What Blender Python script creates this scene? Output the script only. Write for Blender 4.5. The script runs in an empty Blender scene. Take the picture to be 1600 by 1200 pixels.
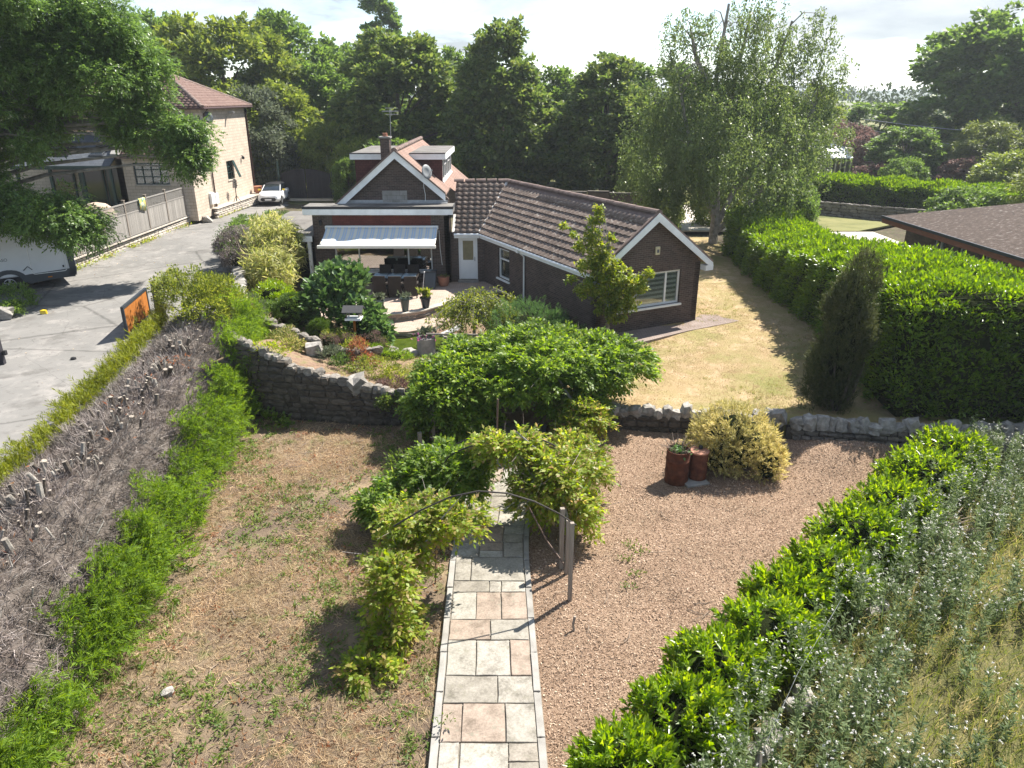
import bpy, bmesh, math, random
import numpy as np
from mathutils import Vector, Matrix
random.seed(11)
RG = np.random.default_rng(11)
SC = bpy.context.scene
COL = SC.collection
R = math.radians

# ------------------------------------------------------------------ camera, sky, sun, exposure
cam = bpy.data.objects.new('camera', bpy.data.cameras.new('camera'))
COL.objects.link(cam)
cam.location = (0, 0, 9.0)
cam.rotation_euler = (R(90 - 21.4), 0, 0)
cam.data.sensor_width = 36.0
cam.data.lens = 25.83
cam.data.clip_start = 0.1
cam.data.clip_end = 9000
SC.camera = cam

SUN_EL = R(50)
SUN_H = Vector((0.74, 0.672, 0)).normalized()
SUN_DIR = Vector((SUN_H.x * math.cos(SUN_EL), SUN_H.y * math.cos(SUN_EL), math.sin(SUN_EL)))

w = bpy.data.worlds.new("World")
SC.world = w
w.use_nodes = True
nt = w.node_tree
nt.nodes.clear()
out = nt.nodes.new('ShaderNodeOutputWorld')
bg = nt.nodes.new('ShaderNodeBackground')
sky = nt.nodes.new('ShaderNodeTexSky')
sky.sky_type = 'NISHITA'
sky.sun_disc = False
sky.sun_elevation = SUN_EL
sky.sun_rotation = math.atan2(SUN_H.x, SUN_H.y)
sky.air_density = 0.9
sky.dust_density = 0.15
sky.ozone_density = 1.0
bg.inputs['Strength'].default_value = 0.09
tc = nt.nodes.new('ShaderNodeTexCoord')
sep = nt.nodes.new('ShaderNodeSeparateXYZ')
nt.links.new(tc.outputs['Generated'], sep.inputs[0])
def wmath(op, a, b=None, c=None):
    n = nt.nodes.new('ShaderNodeMath'); n.operation = op
    for i, v in enumerate((a, b, c)):
        if v is None: continue
        if isinstance(v, (int, float)): n.inputs[i].default_value = v
        else: nt.links.new(v, n.inputs[i])
    return n.outputs[0]
zz = wmath('MAXIMUM', wmath('ADD', sep.outputs['Z'], 0.22), 0.05)
cu = wmath('DIVIDE', sep.outputs['X'], zz)
cv = wmath('DIVIDE', sep.outputs['Y'], zz)
cmb = nt.nodes.new('ShaderNodeCombineXYZ')
nt.links.new(cu, cmb.inputs[0]); nt.links.new(cv, cmb.inputs[1])
n1 = nt.nodes.new('ShaderNodeTexNoise')
n1.inputs['Scale'].default_value = 1.05
n1.inputs['Detail'].default_value = 7
n1.inputs['Roughness'].default_value = 0.56
n1.inputs['Distortion'].default_value = 0.35
nt.links.new(cmb.outputs[0], n1.inputs['Vector'])
cr = nt.nodes.new('ShaderNodeValToRGB')
cr.color_ramp.elements[0].position = 0.45; cr.color_ramp.elements[0].color = (0, 0, 0, 1)
cr.color_ramp.elements[1].position = 0.58; cr.color_ramp.elements[1].color = (1, 1, 1, 1)
nt.links.new(n1.outputs['Fac'], cr.inputs[0])
n2 = nt.nodes.new('ShaderNodeTexNoise')
n2.inputs['Scale'].default_value = 2.2; n2.inputs['Detail'].default_value = 6
nt.links.new(cmb.outputs[0], n2.inputs['Vector'])
cr2 = nt.nodes.new('ShaderNodeValToRGB')
cr2.color_ramp.elements[0].position = 0.40; cr2.color_ramp.elements[0].color = (2.3, 2.5, 2.7, 1)
cr2.color_ramp.elements[1].position = 0.66; cr2.color_ramp.elements[1].color = (3.8, 3.9, 4.0, 1)
nt.links.new(n2.outputs['Fac'], cr2.inputs[0])
mx = nt.nodes.new('ShaderNodeMix'); mx.data_type = 'RGBA'
fac = wmath('MULTIPLY', cr.outputs[0], 0.93)
nt.links.new(fac, mx.inputs['Factor'])
nt.links.new(sky.outputs[0], mx.inputs['A'])
nt.links.new(cr2.outputs[0], mx.inputs['B'])
nt.links.new(mx.outputs['Result'], bg.inputs['Color'])
nt.links.new(bg.outputs[0], out.inputs[0])

sd = bpy.data.lights.new('sun', 'SUN')
sun = bpy.data.objects.new('sun', sd)
COL.objects.link(sun)
sd.energy = 5.0
sd.angle = R(0.55)
sd.color = (1.0, 0.945, 0.85)
sun.rotation_euler = (-SUN_DIR).to_track_quat('-Z', 'Y').to_euler()
sun.location = (30, 30, 60)

SC.view_settings.view_transform = 'Standard'
SC.view_settings.look = 'None'
SC.view_settings.gamma = 1
SC.view_settings.use_curve_mapping = False
SC.view_settings.exposure = 1.42
SC.cycles.max_bounces = 7
SC.cycles.diffuse_bounces = 3
SC.cycles.glossy_bounces = 3
SC.cycles.transmission_bounces = 4
SC.cycles.transparent_max_bounces = 8
SC.cycles.use_denoising = True
SC.cycles.sample_clamp_indirect = 4.0
SC.cycles.caustics_reflective = False
SC.cycles.caustics_refractive = False

# ------------------------------------------------------------------ helpers
OFF = {}
def world_of(o):
    return OFF.get(o.name, Vector((0, 0, 0))) if o is not None else Vector((0, 0, 0))

def tag(o, label=None, cat=None, group=None, kind=None):
    if label: o['label'] = label
    if cat: o['category'] = cat
    if group: o['group'] = group
    if kind: o['kind'] = kind
    return o

def thing(name, label, cat, loc, group=None, rz=0.0):
    o = bpy.data.objects.new(name, None)
    o.empty_display_size = 0.2
    COL.objects.link(o)
    o.location = loc
    o.rotation_euler = (0, 0, rz)
    OFF[o.name] = Vector(loc)
    return tag(o, label, cat, group)

def fast_mesh(name, V, F, mats, midx=None, smooth=False):
    """V (n,3) float array; F (m,3|4) int array."""
    V = np.asarray(V, dtype=np.float32); F = np.asarray(F, dtype=np.int32)
    me = bpy.data.meshes.new(name)
    k = F.shape[1]
    me.vertices.add(len(V)); me.vertices.foreach_set('co', V.ravel())
    me.loops.add(F.size); me.loops.foreach_set('vertex_index', F.ravel())
    me.polygons.add(len(F))
    me.polygons.foreach_set('loop_start', np.arange(0, F.size, k, dtype=np.int32))
    me.polygons.foreach_set('loop_total', np.full(len(F), k, dtype=np.int32))
    if midx is not None: me.polygons.foreach_set('material_index', np.asarray(midx, dtype=np.int32))
    if smooth: me.polygons.foreach_set('use_smooth', np.ones(len(F), dtype=bool))
    for m in (mats if isinstance(mats, (list, tuple)) else [mats]): me.materials.append(m)
    me.update(calc_edges=True)
    return me

def link(name, me, parent=None, loc=(0, 0, 0), rot=None, scale=None, label=None, cat=None, group=None, kind=None):
    o = bpy.data.objects.new(name, me)
    COL.objects.link(o)
    if parent is not None: o.parent = parent
    o.location = loc
    if rot is not None: o.rotation_euler = rot
    if scale is not None: o.scale = scale
    OFF[o.name] = world_of(parent) + Vector(loc)
    return tag(o, label, cat, group, kind)

def fast_obj(name, V, F, mats, parent=None, midx=None, smooth=False, **kw):
    """world-space arrays; stored relative to the parent"""
    w0 = np.array(world_of(parent))
    V = np.asarray(V, dtype=np.float64) - w0
    return link(name, fast_mesh(name, V, F, mats, midx, smooth), parent, **kw)

def add_uv(me):
    """metre-scale UVs by face: u along the wall, v up"""
    uv = me.uv_layers.new(name='UVMap')
    for p in me.polygons:
        n = p.normal
        if abs(n.z) < 0.75:
            t = Vector((-n.y, n.x, 0)).normalized(); b = Vector((0, 0, 1))
        else:
            t = Vector((1, 0, 0)); b = Vector((0, 1, 0))
        for li in p.loop_indices:
            c = me.vertices[me.loops[li].vertex_index].co
            uv.data[li].uv = (c.dot(t), c.dot(b))

class MB:
    """collects simple solids in world space"""
    def __init__(s): s.v = []; s.f = []; s.mi = []; s.m = 0
    def raw(s, verts, faces):
        b = len(s.v); s.v += [tuple(v) for v in verts]
        for f in faces: s.f.append([b + i for i in f]); s.mi.append(s.m)
        return s
    def obox(s, o, u, v, w_):
        o, u, v, w_ = Vector(o), Vector(u), Vector(v), Vector(w_)
        if u.cross(v).dot(w_) < 0: u, v = v, u
        P = [o, o + u, o + u + v, o + v]
        P = P + [p + w_ for p in P]
        return s.raw(P, [(0, 3, 2, 1), (4, 5, 6, 7), (0, 1, 5, 4), (1, 2, 6, 5), (2, 3, 7, 6), (3, 0, 4, 7)])
    def box(s, x0, x1, y0, y1, z0, z1):
        return s.obox((x0, y0, z0), (x1 - x0, 0, 0), (0, y1 - y0, 0), (0, 0, z1 - z0))
    def cbox(s, c, sx, sy, sz, rz=0):
        u = Vector((math.cos(rz), math.sin(rz), 0)) * sx; v = Vector((-math.sin(rz), math.cos(rz), 0)) * sy
        return s.obox(Vector(c) - u / 2 - v / 2, u, v, (0, 0, sz))
    def prism(s, poly, ext):
        """planar polygon (list of 3D points) extruded by vector"""
        poly = [Vector(p) for p in poly]; e = Vector(ext); n = len(poly)
        nn = Vector((0, 0, 0))
        for i in range(n): nn += poly[i].cross(poly[(i + 1) % n])
        if nn.dot(e) > 0: poly = poly[::-1]
        P = poly + [p + e for p in poly]
        F = [tuple(range(n)), tuple(range(2 * n - 1, n - 1, -1))]
        for i in range(n):
            j = (i + 1) % n
            F.append((i, i + n, j + n, j))
        return s.raw(P, F)
    def cyl(s, p0, p1, r0, r1=None, n=10, caps=True):
        r1 = r0 if r1 is None else r1
        p0, p1 = Vector(p0), Vector(p1)
        d = (p1 - p0).normalized()
        a = Vector((0, 0, 1)) if abs(d.z) < 0.9 else Vector((1, 0, 0))
        u = d.cross(a).normalized(); v = d.cross(u)
        P = []
        for p, r in ((p0, r0), (p1, r1)):
            for i in range(n):
                t = 2 * math.pi * i / n
                P.append(p + u * (r * math.cos(t)) + v * (r * math.sin(t)))
        F = [(i, (i + 1) % n, n + (i + 1) % n, n + i) for i in range(n)]
        if caps: F += [tuple(range(n - 1, -1, -1)), tuple(range(n, 2 * n))]
        return s.raw(P, F)
    def tube(s, pts, r, n=7):
        pts = [Vector(p) for p in pts]
        rr = r if isinstance(r, (list, tuple)) else [r] * len(pts)
        P = []
        for k, p in enumerate(pts):
            d = (pts[min(k + 1, len(pts) - 1)] - pts[max(k - 1, 0)]).normalized()
            a = Vector((0.12, 0.2, 1)) if abs(d.z) < 0.9 else Vector((1, 0.1, 0))
            u = d.cross(a).normalized(); v = d.cross(u)
            for i in range(n):
                t = 2 * math.pi * i / n
                P.append(p + u * (rr[k] * math.cos(t)) + v * (rr[k] * math.sin(t)))
        F = []
        for k in range(len(pts) - 1):
            for i in range(n):
                F.append((k * n + i, k * n + (i + 1) % n, (k + 1) * n + (i + 1) % n, (k + 1) * n + i))
        F += [tuple(range(n - 1, -1, -1)), tuple(range((len(pts) - 1) * n, len(pts) * n))]
        return s.raw(P, F)
    def lathe(s, c, prof, n=16):
        """prof: (r, z) bottom to top"""
        c = Vector(c); P = []
        for r, z in prof:
            for i in range(n):
                t = 2 * math.pi * i / n
                P.append(c + Vector((r * math.cos(t), r * math.sin(t), z)))
        F = []
        for k in range(len(prof) - 1):
            for i in range(n):
                F.append((k * n + i, k * n + (i + 1) % n, (k + 1) * n + (i + 1) % n, (k + 1) * n + i))
        F += [tuple(range(n - 1, -1, -1)), tuple(range((len(prof) - 1) * n, len(prof) * n))]
        return s.raw(P, F)
    def mesh(s, name, mats, origin=(0, 0, 0), smooth=False, uv=False, bevel=0):
        me = bpy.data.meshes.new(name)
        o = Vector(origin)
        me.from_pydata([Vector(v) - o for v in s.v], [], s.f)
        for m in (mats if isinstance(mats, (list, tuple)) else [mats]): me.materials.append(m)
        me.polygons.foreach_set('material_index', s.mi)
        if bevel:
            bm = bmesh.new(); bm.from_mesh(me)
            bmesh.ops.bevel(bm, geom=bm.edges[:], offset=bevel, segments=1, affect='EDGES', clamp_overlap=True)
            bm.to_mesh(me); bm.free()
        if smooth:
            me.polygons.foreach_set('use_smooth', [True] * len(me.polygons))
            try: me.set_sharp_from_angle(angle=R(40))
            except Exception: pass
        me.update()
        if uv: add_uv(me)
        return me
    def build(s, name, mats, parent=None, smooth=False, uv=False, bevel=0, local=False, **kw):
        """world-space build under an unrotated parent, or local=True: coordinates already in parent space"""
        o = Vector((0, 0, 0)) if local else world_of(parent)
        return link(name, s.mesh(name, mats, o, smooth, uv, bevel), parent, **kw)

def copy_thing(root, loc, rz=None, scale=None, label=None, group=None):
    kids = [c for c in bpy.data.objects if c.parent is root]
    r = root.copy(); COL.objects.link(r); r.location = loc
    OFF[r.name] = Vector(loc)
    if rz is not None: r.rotation_euler = (0, 0, rz)
    if scale is not None: r.scale = scale
    if label: r['label'] = label
    if group: r['group'] = group
    for c in kids:
        d = c.copy(); COL.objects.link(d); d.parent = r
        for g in [q for q in bpy.data.objects if q.parent is c]:
            e = g.copy(); COL.objects.link(e); e.parent = d
    return r

# ------------------------------------------------------------------ materials
def newmat(name):
    m = bpy.data.materials.new(name); m.use_nodes = True
    return m, m.node_tree, m.node_tree.nodes['Principled BSDF']

def nd(t, ty, **ins):
    n = t.nodes.new(ty)
    for k, v in ins.items():
        k = k.replace('_', ' ')
        if hasattr(v, 'is_linked'): t.links.new(v, n.inputs[k])
        else: n.inputs[k].default_value = v
    return n

def ramp(t, fac, stops, interp='LINEAR'):
    n = t.nodes.new('ShaderNodeValToRGB')
    e = n.color_ramp.elements
    n.color_ramp.interpolation = interp
    while len(e) < len(stops): e.new(0.5)
    for i, (p, c) in enumerate(stops):
        e[i].position = p; e[i].color = (c[0], c[1], c[2], 1)
    if fac is not None: t.links.new(fac, n.inputs[0])
    return n.outputs[0]

def mixc(t, fac, a, b, mode='MIX'):
    n = t.nodes.new('ShaderNodeMix'); n.data_type = 'RGBA'; n.blend_type = mode
    for key, v in (('Factor', fac), ('A', a), ('B', b)):
        if isinstance(v, (int, float)): n.inputs[key].default_value = v
        elif isinstance(v, tuple): n.inputs[key].default_value = (v[0], v[1], v[2], 1)
        else: t.links.new(v, n.inputs[key])
    return n.outputs['Result']

def coord(t, kind='Object'):
    return t.nodes.new('ShaderNodeTexCoord').outputs[kind]

def noise(t, vec, scale, detail=4, rough=0.55, dist=0.0):
    n = t.nodes.new('ShaderNodeTexNoise')
    n.inputs['Scale'].default_value = scale; n.inputs['Detail'].default_value = detail
    n.inputs['Roughness'].default_value = rough; n.inputs['Distortion'].default_value = dist
    if vec is not None: t.links.new(vec, n.inputs['Vector'])
    return n.outputs['Fac']

def stretch(t, vec, sx, sy, sz):
    n = t.nodes.new('ShaderNodeMapping'); n.inputs['Scale'].default_value = (sx, sy, sz)
    t.links.new(vec, n.inputs['Vector']); return n.outputs[0]

def bump(t, bsdf, h, strength=0.3, dist=0.02):
    b = t.nodes.new('ShaderNodeBump'); b.inputs['Strength'].default_value = strength; b.inputs['Distance'].default_value = dist
    t.links.new(h, b.inputs['Height']); t.links.new(b.outputs[0], bsdf.inputs['Normal'])

def stone_mat(name, cols, scale=3.0, rough=0.9, rnd=0.25, bmp=0.5, bscale=18, spec=0.25, metallic=0.0):
    """mottled solid: noise picks between colours, object random shifts the value"""
    m, t, b = newmat(name)
    c = coord(t)
    oi = t.nodes.new('ShaderNodeObjectInfo')
    va = nd(t, 'ShaderNodeVectorMath'); va.operation = 'ADD'
    sc = nd(t, 'ShaderNodeVectorMath'); sc.operation = 'SCALE'
    t.links.new(oi.outputs['Location'], sc.inputs[0]); sc.inputs['Scale'].default_value = 1.7
    t.links.new(c, va.inputs[0]); t.links.new(sc.outputs[0], va.inputs[1])
    n = noise(t, va.outputs[0], scale, 6, 0.6)
    k = len(cols)
    col = ramp(t, n, [(0.3 + 0.4 * i / max(1, k - 1), cols[i]) for i in range(k)])
    if rnd:
        mr = t.nodes.new('ShaderNodeMapRange')
        mr.inputs['To Min'].default_value = 1 - rnd; mr.inputs['To Max'].default_value = 1 + rnd
        t.links.new(oi.outputs['Random'], mr.inputs['Value'])
        hs = t.nodes.new('ShaderNodeHueSaturation')
        t.links.new(col, hs.inputs['Color']); t.links.new(mr.outputs[0], hs.inputs['Value'])
        col = hs.outputs[0]
    t.links.new(col, b.inputs['Base Color'])
    b.inputs['Roughness'].default_value = rough
    b.inputs['Specular IOR Level'].default_value = spec
    b.inputs['Metallic'].default_value = metallic
    if bmp: bump(t, b, noise(t, va.outputs[0], bscale, 6, 0.65), bmp, 0.03)
    return m

def leaf_mat(name, cols, trans=0.4, rough=0.5, spec=0.3, tcol=None):
    """per-leaf colour, thin leaves that pass some light"""
    m, t, b = newmat(name)
    g = t.nodes.new('ShaderNodeNewGeometry')
    k = len(cols)
    col = ramp(t, g.outputs['Random Per Island'], [(i / max(1, k - 1), cols[i]) for i in range(k)])
    col = mixc(t, 1.0, col, ramp(t, noise(t, coord(t), 0.9, 3), [(0.32, (0.72, 0.74, 0.72)), (0.68, (1.22, 1.18, 1.2))]), 'MULTIPLY')
    t.links.new(col, b.inputs['Base Color'])
    b.inputs['Roughness'].default_value = rough
    b.inputs['Specular IOR Level'].default_value = spec
    if trans:
        tr = t.nodes.new('ShaderNodeBsdfTranslucent')
        hs = t.nodes.new('ShaderNodeHueSaturation')
        hs.inputs['Saturation'].default_value = 1.12; hs.inputs['Value'].default_value = 2.0; hs.inputs['Hue'].default_value = 0.485
        t.links.new(col, hs.inputs['Color'])
        t.links.new(hs.outputs[0], tr.inputs['Color'])
        ms = t.nodes.new('ShaderNodeMixShader'); ms.inputs[0].default_value = trans
        t.links.new(b.outputs[0], ms.inputs[1]); t.links.new(tr.outputs[0], ms.inputs[2])
        t.links.new(ms.outputs[0], t.nodes['Material Output'].inputs['Surface'])
    return m

def brick_mat(name, c1, c2, mortar, bw=0.225, rh=0.075, msize=0.008, var=0.3, bmp=0.4, extra=None, rough=0.9):
    m, t, b = newmat(name)
    uv = coord(t, 'UV')
    bt = t.nodes.new('ShaderNodeTexBrick')
    t.links.new(uv, bt.inputs['Vector'])
    bt.inputs['Scale'].default_value = 1.0
    bt.inputs['Brick Width'].default_value = bw; bt.inputs['Row Height'].default_value = rh
    bt.inputs['Mortar Size'].default_value = msize; bt.inputs['Bias'].default_value = 0.0
    bt.inputs['Color1'].default_value = (*c1, 1); bt.inputs['Color2'].default_value = (*c2, 1)
    bt.inputs['Mortar'].default_value = (*mortar, 1)
    c = coord(t)
    n = noise(t, c, 1.1, 5, 0.6)
    col = mixc(t, 1.0, bt.outputs['Color'], ramp(t, n, [(0.3, (1 - var,) * 3), (0.7, (1 + var * 0.5,) * 3)]), 'MULTIPLY')
    n3 = noise(t, c, 25, 3)
    col = mixc(t, 1.0, col, ramp(t, n3, [(0.3, (0.8,) * 3), (0.7, (1.15,) * 3)]), 'MULTIPLY')
    if extra: col = extra(t, c, col)
    t.links.new(col, b.inputs['Base Color'])
    b.inputs['Roughness'].default_value = rough
    b.inputs['Specular IOR Level'].default_value = 0.2
    bump(t, b, bt.outputs['Fac'], -bmp, 0.01)
    return m

def plain(name, c, rough=0.5, spec=0.4, metallic=0, dirt=0.12, dscale=3.0):
    m, t, b = newmat(name)
    n = noise(t, coord(t), dscale, 5, 0.6)
    col = mixc(t, 1.0, (*c,), ramp(t, n, [(0.3, (1 - dirt,) * 3), (0.7, (1 + dirt * 0.4,) * 3)]), 'MULTIPLY')
    t.links.new(col, b.inputs['Base Color'])
    b.inputs['Roughness'].default_value = rough; b.inputs['Metallic'].default_value = metallic
    b.inputs['Specular IOR Level'].default_value = spec
    return m

def wood_mat(name, c1, c2, grain=(18, 18, 1.2), rough=0.8, rnd=0.18):
    m, t, b = newmat(name)
    c = coord(t)
    oi = t.nodes.new('ShaderNodeObjectInfo')
    n = noise(t, stretch(t, c, *grain), 1.5, 6, 0.65, 0.4)
    col = ramp(t, n, [(0.3, c1), (0.7, c2)])
    hs = t.nodes.new('ShaderNodeHueSaturation')
    mr = t.nodes.new('ShaderNodeMapRange')
    mr.inputs['To Min'].default_value = 1 - rnd; mr.inputs['To Max'].default_value = 1 + rnd
    t.links.new(oi.outputs['Random'], mr.inputs['Value'])
    t.links.new(col, hs.inputs['Color']); t.links.new(mr.outputs[0], hs.inputs['Value'])
    t.links.new(hs.outputs[0], b.inputs['Base Color'])
    b.inputs['Roughness'].default_value = rough; b.inputs['Specular IOR Level'].default_value = 0.2
    bump(t, b, n, 0.4, 0.01)
    return m

def ground_mat(name, layers, bscale=30, bmp=0.6, rough=0.95, bdist=0.03):
    """layers: list of (scale, detail, pos0, pos1, colour) mixed one over the other; first is (colour,)"""
    m, t, b = newmat(name)
    c = coord(t)
    col = None
    for L in layers:
        if len(L) == 1: col = L[0]; continue
        s, d, p0, p1, cc = L
        f = ramp(t, noise(t, c, s, d, 0.62), [(p0, (0, 0, 0)), (p1, (1, 1, 1))])
        col = mixc(t, f, col, cc)
    t.links.new(col, b.inputs['Base Color'])
    b.inputs['Roughness'].default_value = rough; b.inputs['Specular IOR Level'].default_value = 0.1
    if bmp: bump(t, b, noise(t, c, bscale, 6, 0.7), bmp, bdist)
    return m

def glass_mat(name, tint=(0.5, 0.55, 0.55), refl=0.22, trans=0.75):
    """window pane: part mirror, part see-through"""
    m, t, b = newmat(name)
    t.nodes.remove(b)
    gl = t.nodes.new('ShaderNodeBsdfGlossy'); gl.inputs['Roughness'].default_value = 0.02
    gl.inputs['Color'].default_value = (0.9, 0.93, 0.95, 1)
    tr = t.nodes.new('ShaderNodeBsdfTransparent'); tr.inputs['Color'].default_value = (*tint, 1)
    lw = t.nodes.new('ShaderNodeLayerWeight'); lw.inputs['Blend'].default_value = 0.3
    ma = t.nodes.new('ShaderNodeMath'); ma.operation = 'MULTIPLY_ADD'
    t.links.new(lw.outputs['Fresnel'], ma.inputs[0]); ma.inputs[1].default_value = 0.7; ma.inputs[2].default_value = refl
    ma.use_clamp = True
    ms = t.nodes.new('ShaderNodeMixShader')
    t.links.new(ma.outputs[0], ms.inputs[0]); t.links.new(tr.outputs[0], ms.inputs[1]); t.links.new(gl.outputs[0], ms.inputs[2])
    t.links.new(ms.outputs[0], t.nodes['Material Output'].inputs['Surface'])
    return m
# ------------------------------------------------------------------ material set
M = {}
M['brick'] = brick_mat('brown brick', (0.066, 0.046, 0.039), (0.115, 0.080, 0.066), (0.15, 0.132, 0.12), var=0.25, bmp=0.5)
M['red_brick'] = brick_mat('red brown cladding', (0.15, 0.042, 0.032), (0.19, 0.055, 0.042), (0.08, 0.035, 0.03), bw=0.3, rh=0.09, msize=0.008)
M['red_tile'] = brick_mat('red hung tile', (0.095, 0.042, 0.039), (0.13, 0.057, 0.053), (0.06, 0.022, 0.022), bw=0.17, rh=0.11, msize=0.006)
M['house_stone'] = brick_mat('pink stone block', (0.47, 0.39, 0.315), (0.55, 0.465, 0.38), (0.33, 0.275, 0.225), bw=0.42, rh=0.2, msize=0.012, var=0.12, bmp=0.7)
M['roof_tile'] = stone_mat('concrete roof tile', [(0.085, 0.064, 0.052), (0.12, 0.09, 0.074), (0.155, 0.118, 0.098), (0.33, 0.30, 0.26)], 7, 0.85, 0.22, 0.25, 30)
M['roof_old'] = brick_mat('small red roof tile', (0.235, 0.15, 0.12), (0.29, 0.195, 0.16), (0.13, 0.09, 0.075), bw=0.17, rh=0.1, msize=0.008, var=0.25)
M['pantile'] = stone_mat('stone house tile', [(0.11, 0.066, 0.055), (0.155, 0.098, 0.083), (0.20, 0.14, 0.12)], 5, 0.85, 0.15, 0.2, 30)
M['ridge'] = stone_mat('ridge tile', [(0.14, 0.10, 0.085), (0.22, 0.165, 0.145)], 4, 0.9, 0.15, 0.3)
M['lead'] = stone_mat('lead flashing', [(0.30, 0.31, 0.32), (0.45, 0.45, 0.45)], 6, 0.6, 0.0, 0.15)
M['mortar_white'] = stone_mat('pale valley mortar', [(0.45, 0.43, 0.40), (0.62, 0.60, 0.57)], 6, 0.9, 0.0, 0.3)
M['felt'] = stone_mat('mineral felt', [(0.10, 0.092, 0.085), (0.155, 0.145, 0.135), (0.19, 0.18, 0.165)], 1.5, 0.95, 0.0, 0.25, 120)
M['felt_dark'] = plain('felt edge', (0.045, 0.045, 0.048), 0.8)
M['white'] = plain('white upvc', (0.80, 0.81, 0.80), 0.35, 0.5, 0, 0.06)
M['white_paint'] = plain('white painted board', (0.83, 0.85, 0.86), 0.5, 0.4, 0, 0.14)
M['black'] = plain('black plastic', (0.018, 0.018, 0.02), 0.45)
M['dark_green'] = plain('dark green painted wood', (0.012, 0.035, 0.033), 0.5)
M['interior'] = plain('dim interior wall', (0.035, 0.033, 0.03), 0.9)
M['curtain'] = plain('pale curtain', (0.45, 0.47, 0.44), 0.9, 0.1)
M['blind'] = plain('pale blind fabric', (0.86, 0.86, 0.83), 0.8, 0.1)
M['blind_sheer'] = plain('grey sheer blind', (0.36, 0.37, 0.36), 0.8, 0.1)
M['glass'] = glass_mat('window glass', (0.86, 0.9, 0.88), 0.12)
M['glass_mirror'] = glass_mat('patio window glass', (0.42, 0.45, 0.43), 0.34)
M['frosted'] = plain('obscured glass', (0.24, 0.21, 0.12), 0.25, 0.5, 0, 0.3, 2)
M['concrete'] = stone_mat('concrete', [(0.21, 0.198, 0.18), (0.34, 0.325, 0.30)], 2.5, 0.9, 0.08, 0.3, 40)
M['coping'] = stone_mat('pale stone coping', [(0.36, 0.32, 0.275), (0.50, 0.45, 0.39)], 3, 0.9, 0.12, 0.35, 25)
M['fence_wood'] = wood_mat('weathered grey fence wood', (0.18, 0.168, 0.155), (0.32, 0.30, 0.275), rnd=0.14)
M['post_wood'] = wood_mat('grey post wood', (0.17, 0.14, 0.115), (0.31, 0.27, 0.23))
M['gate_wood'] = wood_mat('orange stained wood', (0.30, 0.105, 0.02), (0.37, 0.135, 0.027), rnd=0.12)
M['gate_dark'] = wood_mat('dark stained gate wood', (0.022, 0.021, 0.025), (0.036, 0.034, 0.04), rnd=0.15)
M['anthracite'] = plain('anthracite metal', (0.03, 0.036, 0.045), 0.4)
M['flag'] = None
M['stone_grey'] = stone_mat('grey rubble stone', [(0.12, 0.108, 0.094), (0.195, 0.175, 0.152), (0.29, 0.265, 0.235)], 3.5, 0.92, 0.28, 0.7, 14)
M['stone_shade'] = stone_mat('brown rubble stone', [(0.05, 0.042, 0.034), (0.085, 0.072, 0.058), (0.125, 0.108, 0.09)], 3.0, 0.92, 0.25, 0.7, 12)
M['mortar'] = stone_mat('old lime mortar', [(0.06, 0.052, 0.042), (0.10, 0.088, 0.073)], 5, 0.95, 0, 0.7, 25)
M['rock'] = stone_mat('pale rock', [(0.17, 0.158, 0.14), (0.28, 0.26, 0.235), (0.40, 0.375, 0.34)], 3, 0.9, 0.2, 0.7, 10)
M['bark'] = stone_mat('grey brown bark', [(0.045, 0.036, 0.028), (0.10, 0.082, 0.066), (0.15, 0.13, 0.11)], 6, 0.95, 0.15, 0.9, 18)
M['bark_pale'] = stone_mat('pale bark', [(0.14, 0.125, 0.105), (0.27, 0.25, 0.22), (0.36, 0.34, 0.31)], 4, 0.9, 0.1, 0.6, 16)
M['cut'] = stone_mat('sawn wood end', [(0.23, 0.195, 0.16), (0.36, 0.315, 0.265)], 14, 0.85, 0.15, 0.1)
M['dead_core'] = stone_mat('dead hedge thatch', [(0.055, 0.045, 0.038), (0.11, 0.092, 0.08), (0.17, 0.148, 0.13)], 2.2, 1.0, 0, 1.0, 30, 0.05)
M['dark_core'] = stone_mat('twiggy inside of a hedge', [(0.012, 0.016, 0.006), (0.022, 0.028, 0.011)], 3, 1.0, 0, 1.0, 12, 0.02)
M['rust'] = stone_mat('rusty steel', [(0.055, 0.02, 0.013), (0.10, 0.035, 0.02), (0.15, 0.055, 0.03)], 7, 0.85, 0.1, 0.3, 40)
M['rust_pale'] = stone_mat('pale rusty lid', [(0.30, 0.14, 0.09), (0.44, 0.23, 0.16)], 9, 0.8, 0.05, 0.2, 40)
M['terracotta'] = stone_mat('terracotta', [(0.30, 0.13, 0.08), (0.40, 0.19, 0.12)], 5, 0.85, 0.1, 0.15)
M['glazed_green'] = plain('glazed green pot', (0.06, 0.085, 0.08), 0.3, 0.5, 0, 0.25)
M['glazed_dark'] = plain('dark glazed pot', (0.03, 0.035, 0.045), 0.3)
M['grey_pot'] = stone_mat('grey stone pot', [(0.22, 0.21, 0.20), (0.36, 0.34, 0.32)], 5, 0.9, 0.1, 0.4, 30)
M['rattan'] = stone_mat('dark rattan', [(0.02, 0.016, 0.014), (0.045, 0.036, 0.03)], 20, 0.7, 0.1, 0.8, 60)
M['table_glass'] = plain('grey glass table top', (0.16, 0.20, 0.21), 0.12, 0.7, 0, 0.05)
M['slate'] = brick_mat('blue slate', (0.075, 0.085, 0.10), (0.10, 0.11, 0.125), (0.03, 0.033, 0.038), bw=0.3, rh=0.2, msize=0.006, var=0.15, rough=0.55)
M['dish'] = plain('grey painted dish', (0.20, 0.21, 0.22), 0.5)
M['metal_grey'] = plain('galvanised metal', (0.35, 0.36, 0.37), 0.45, 0.5, 0.6)
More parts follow.
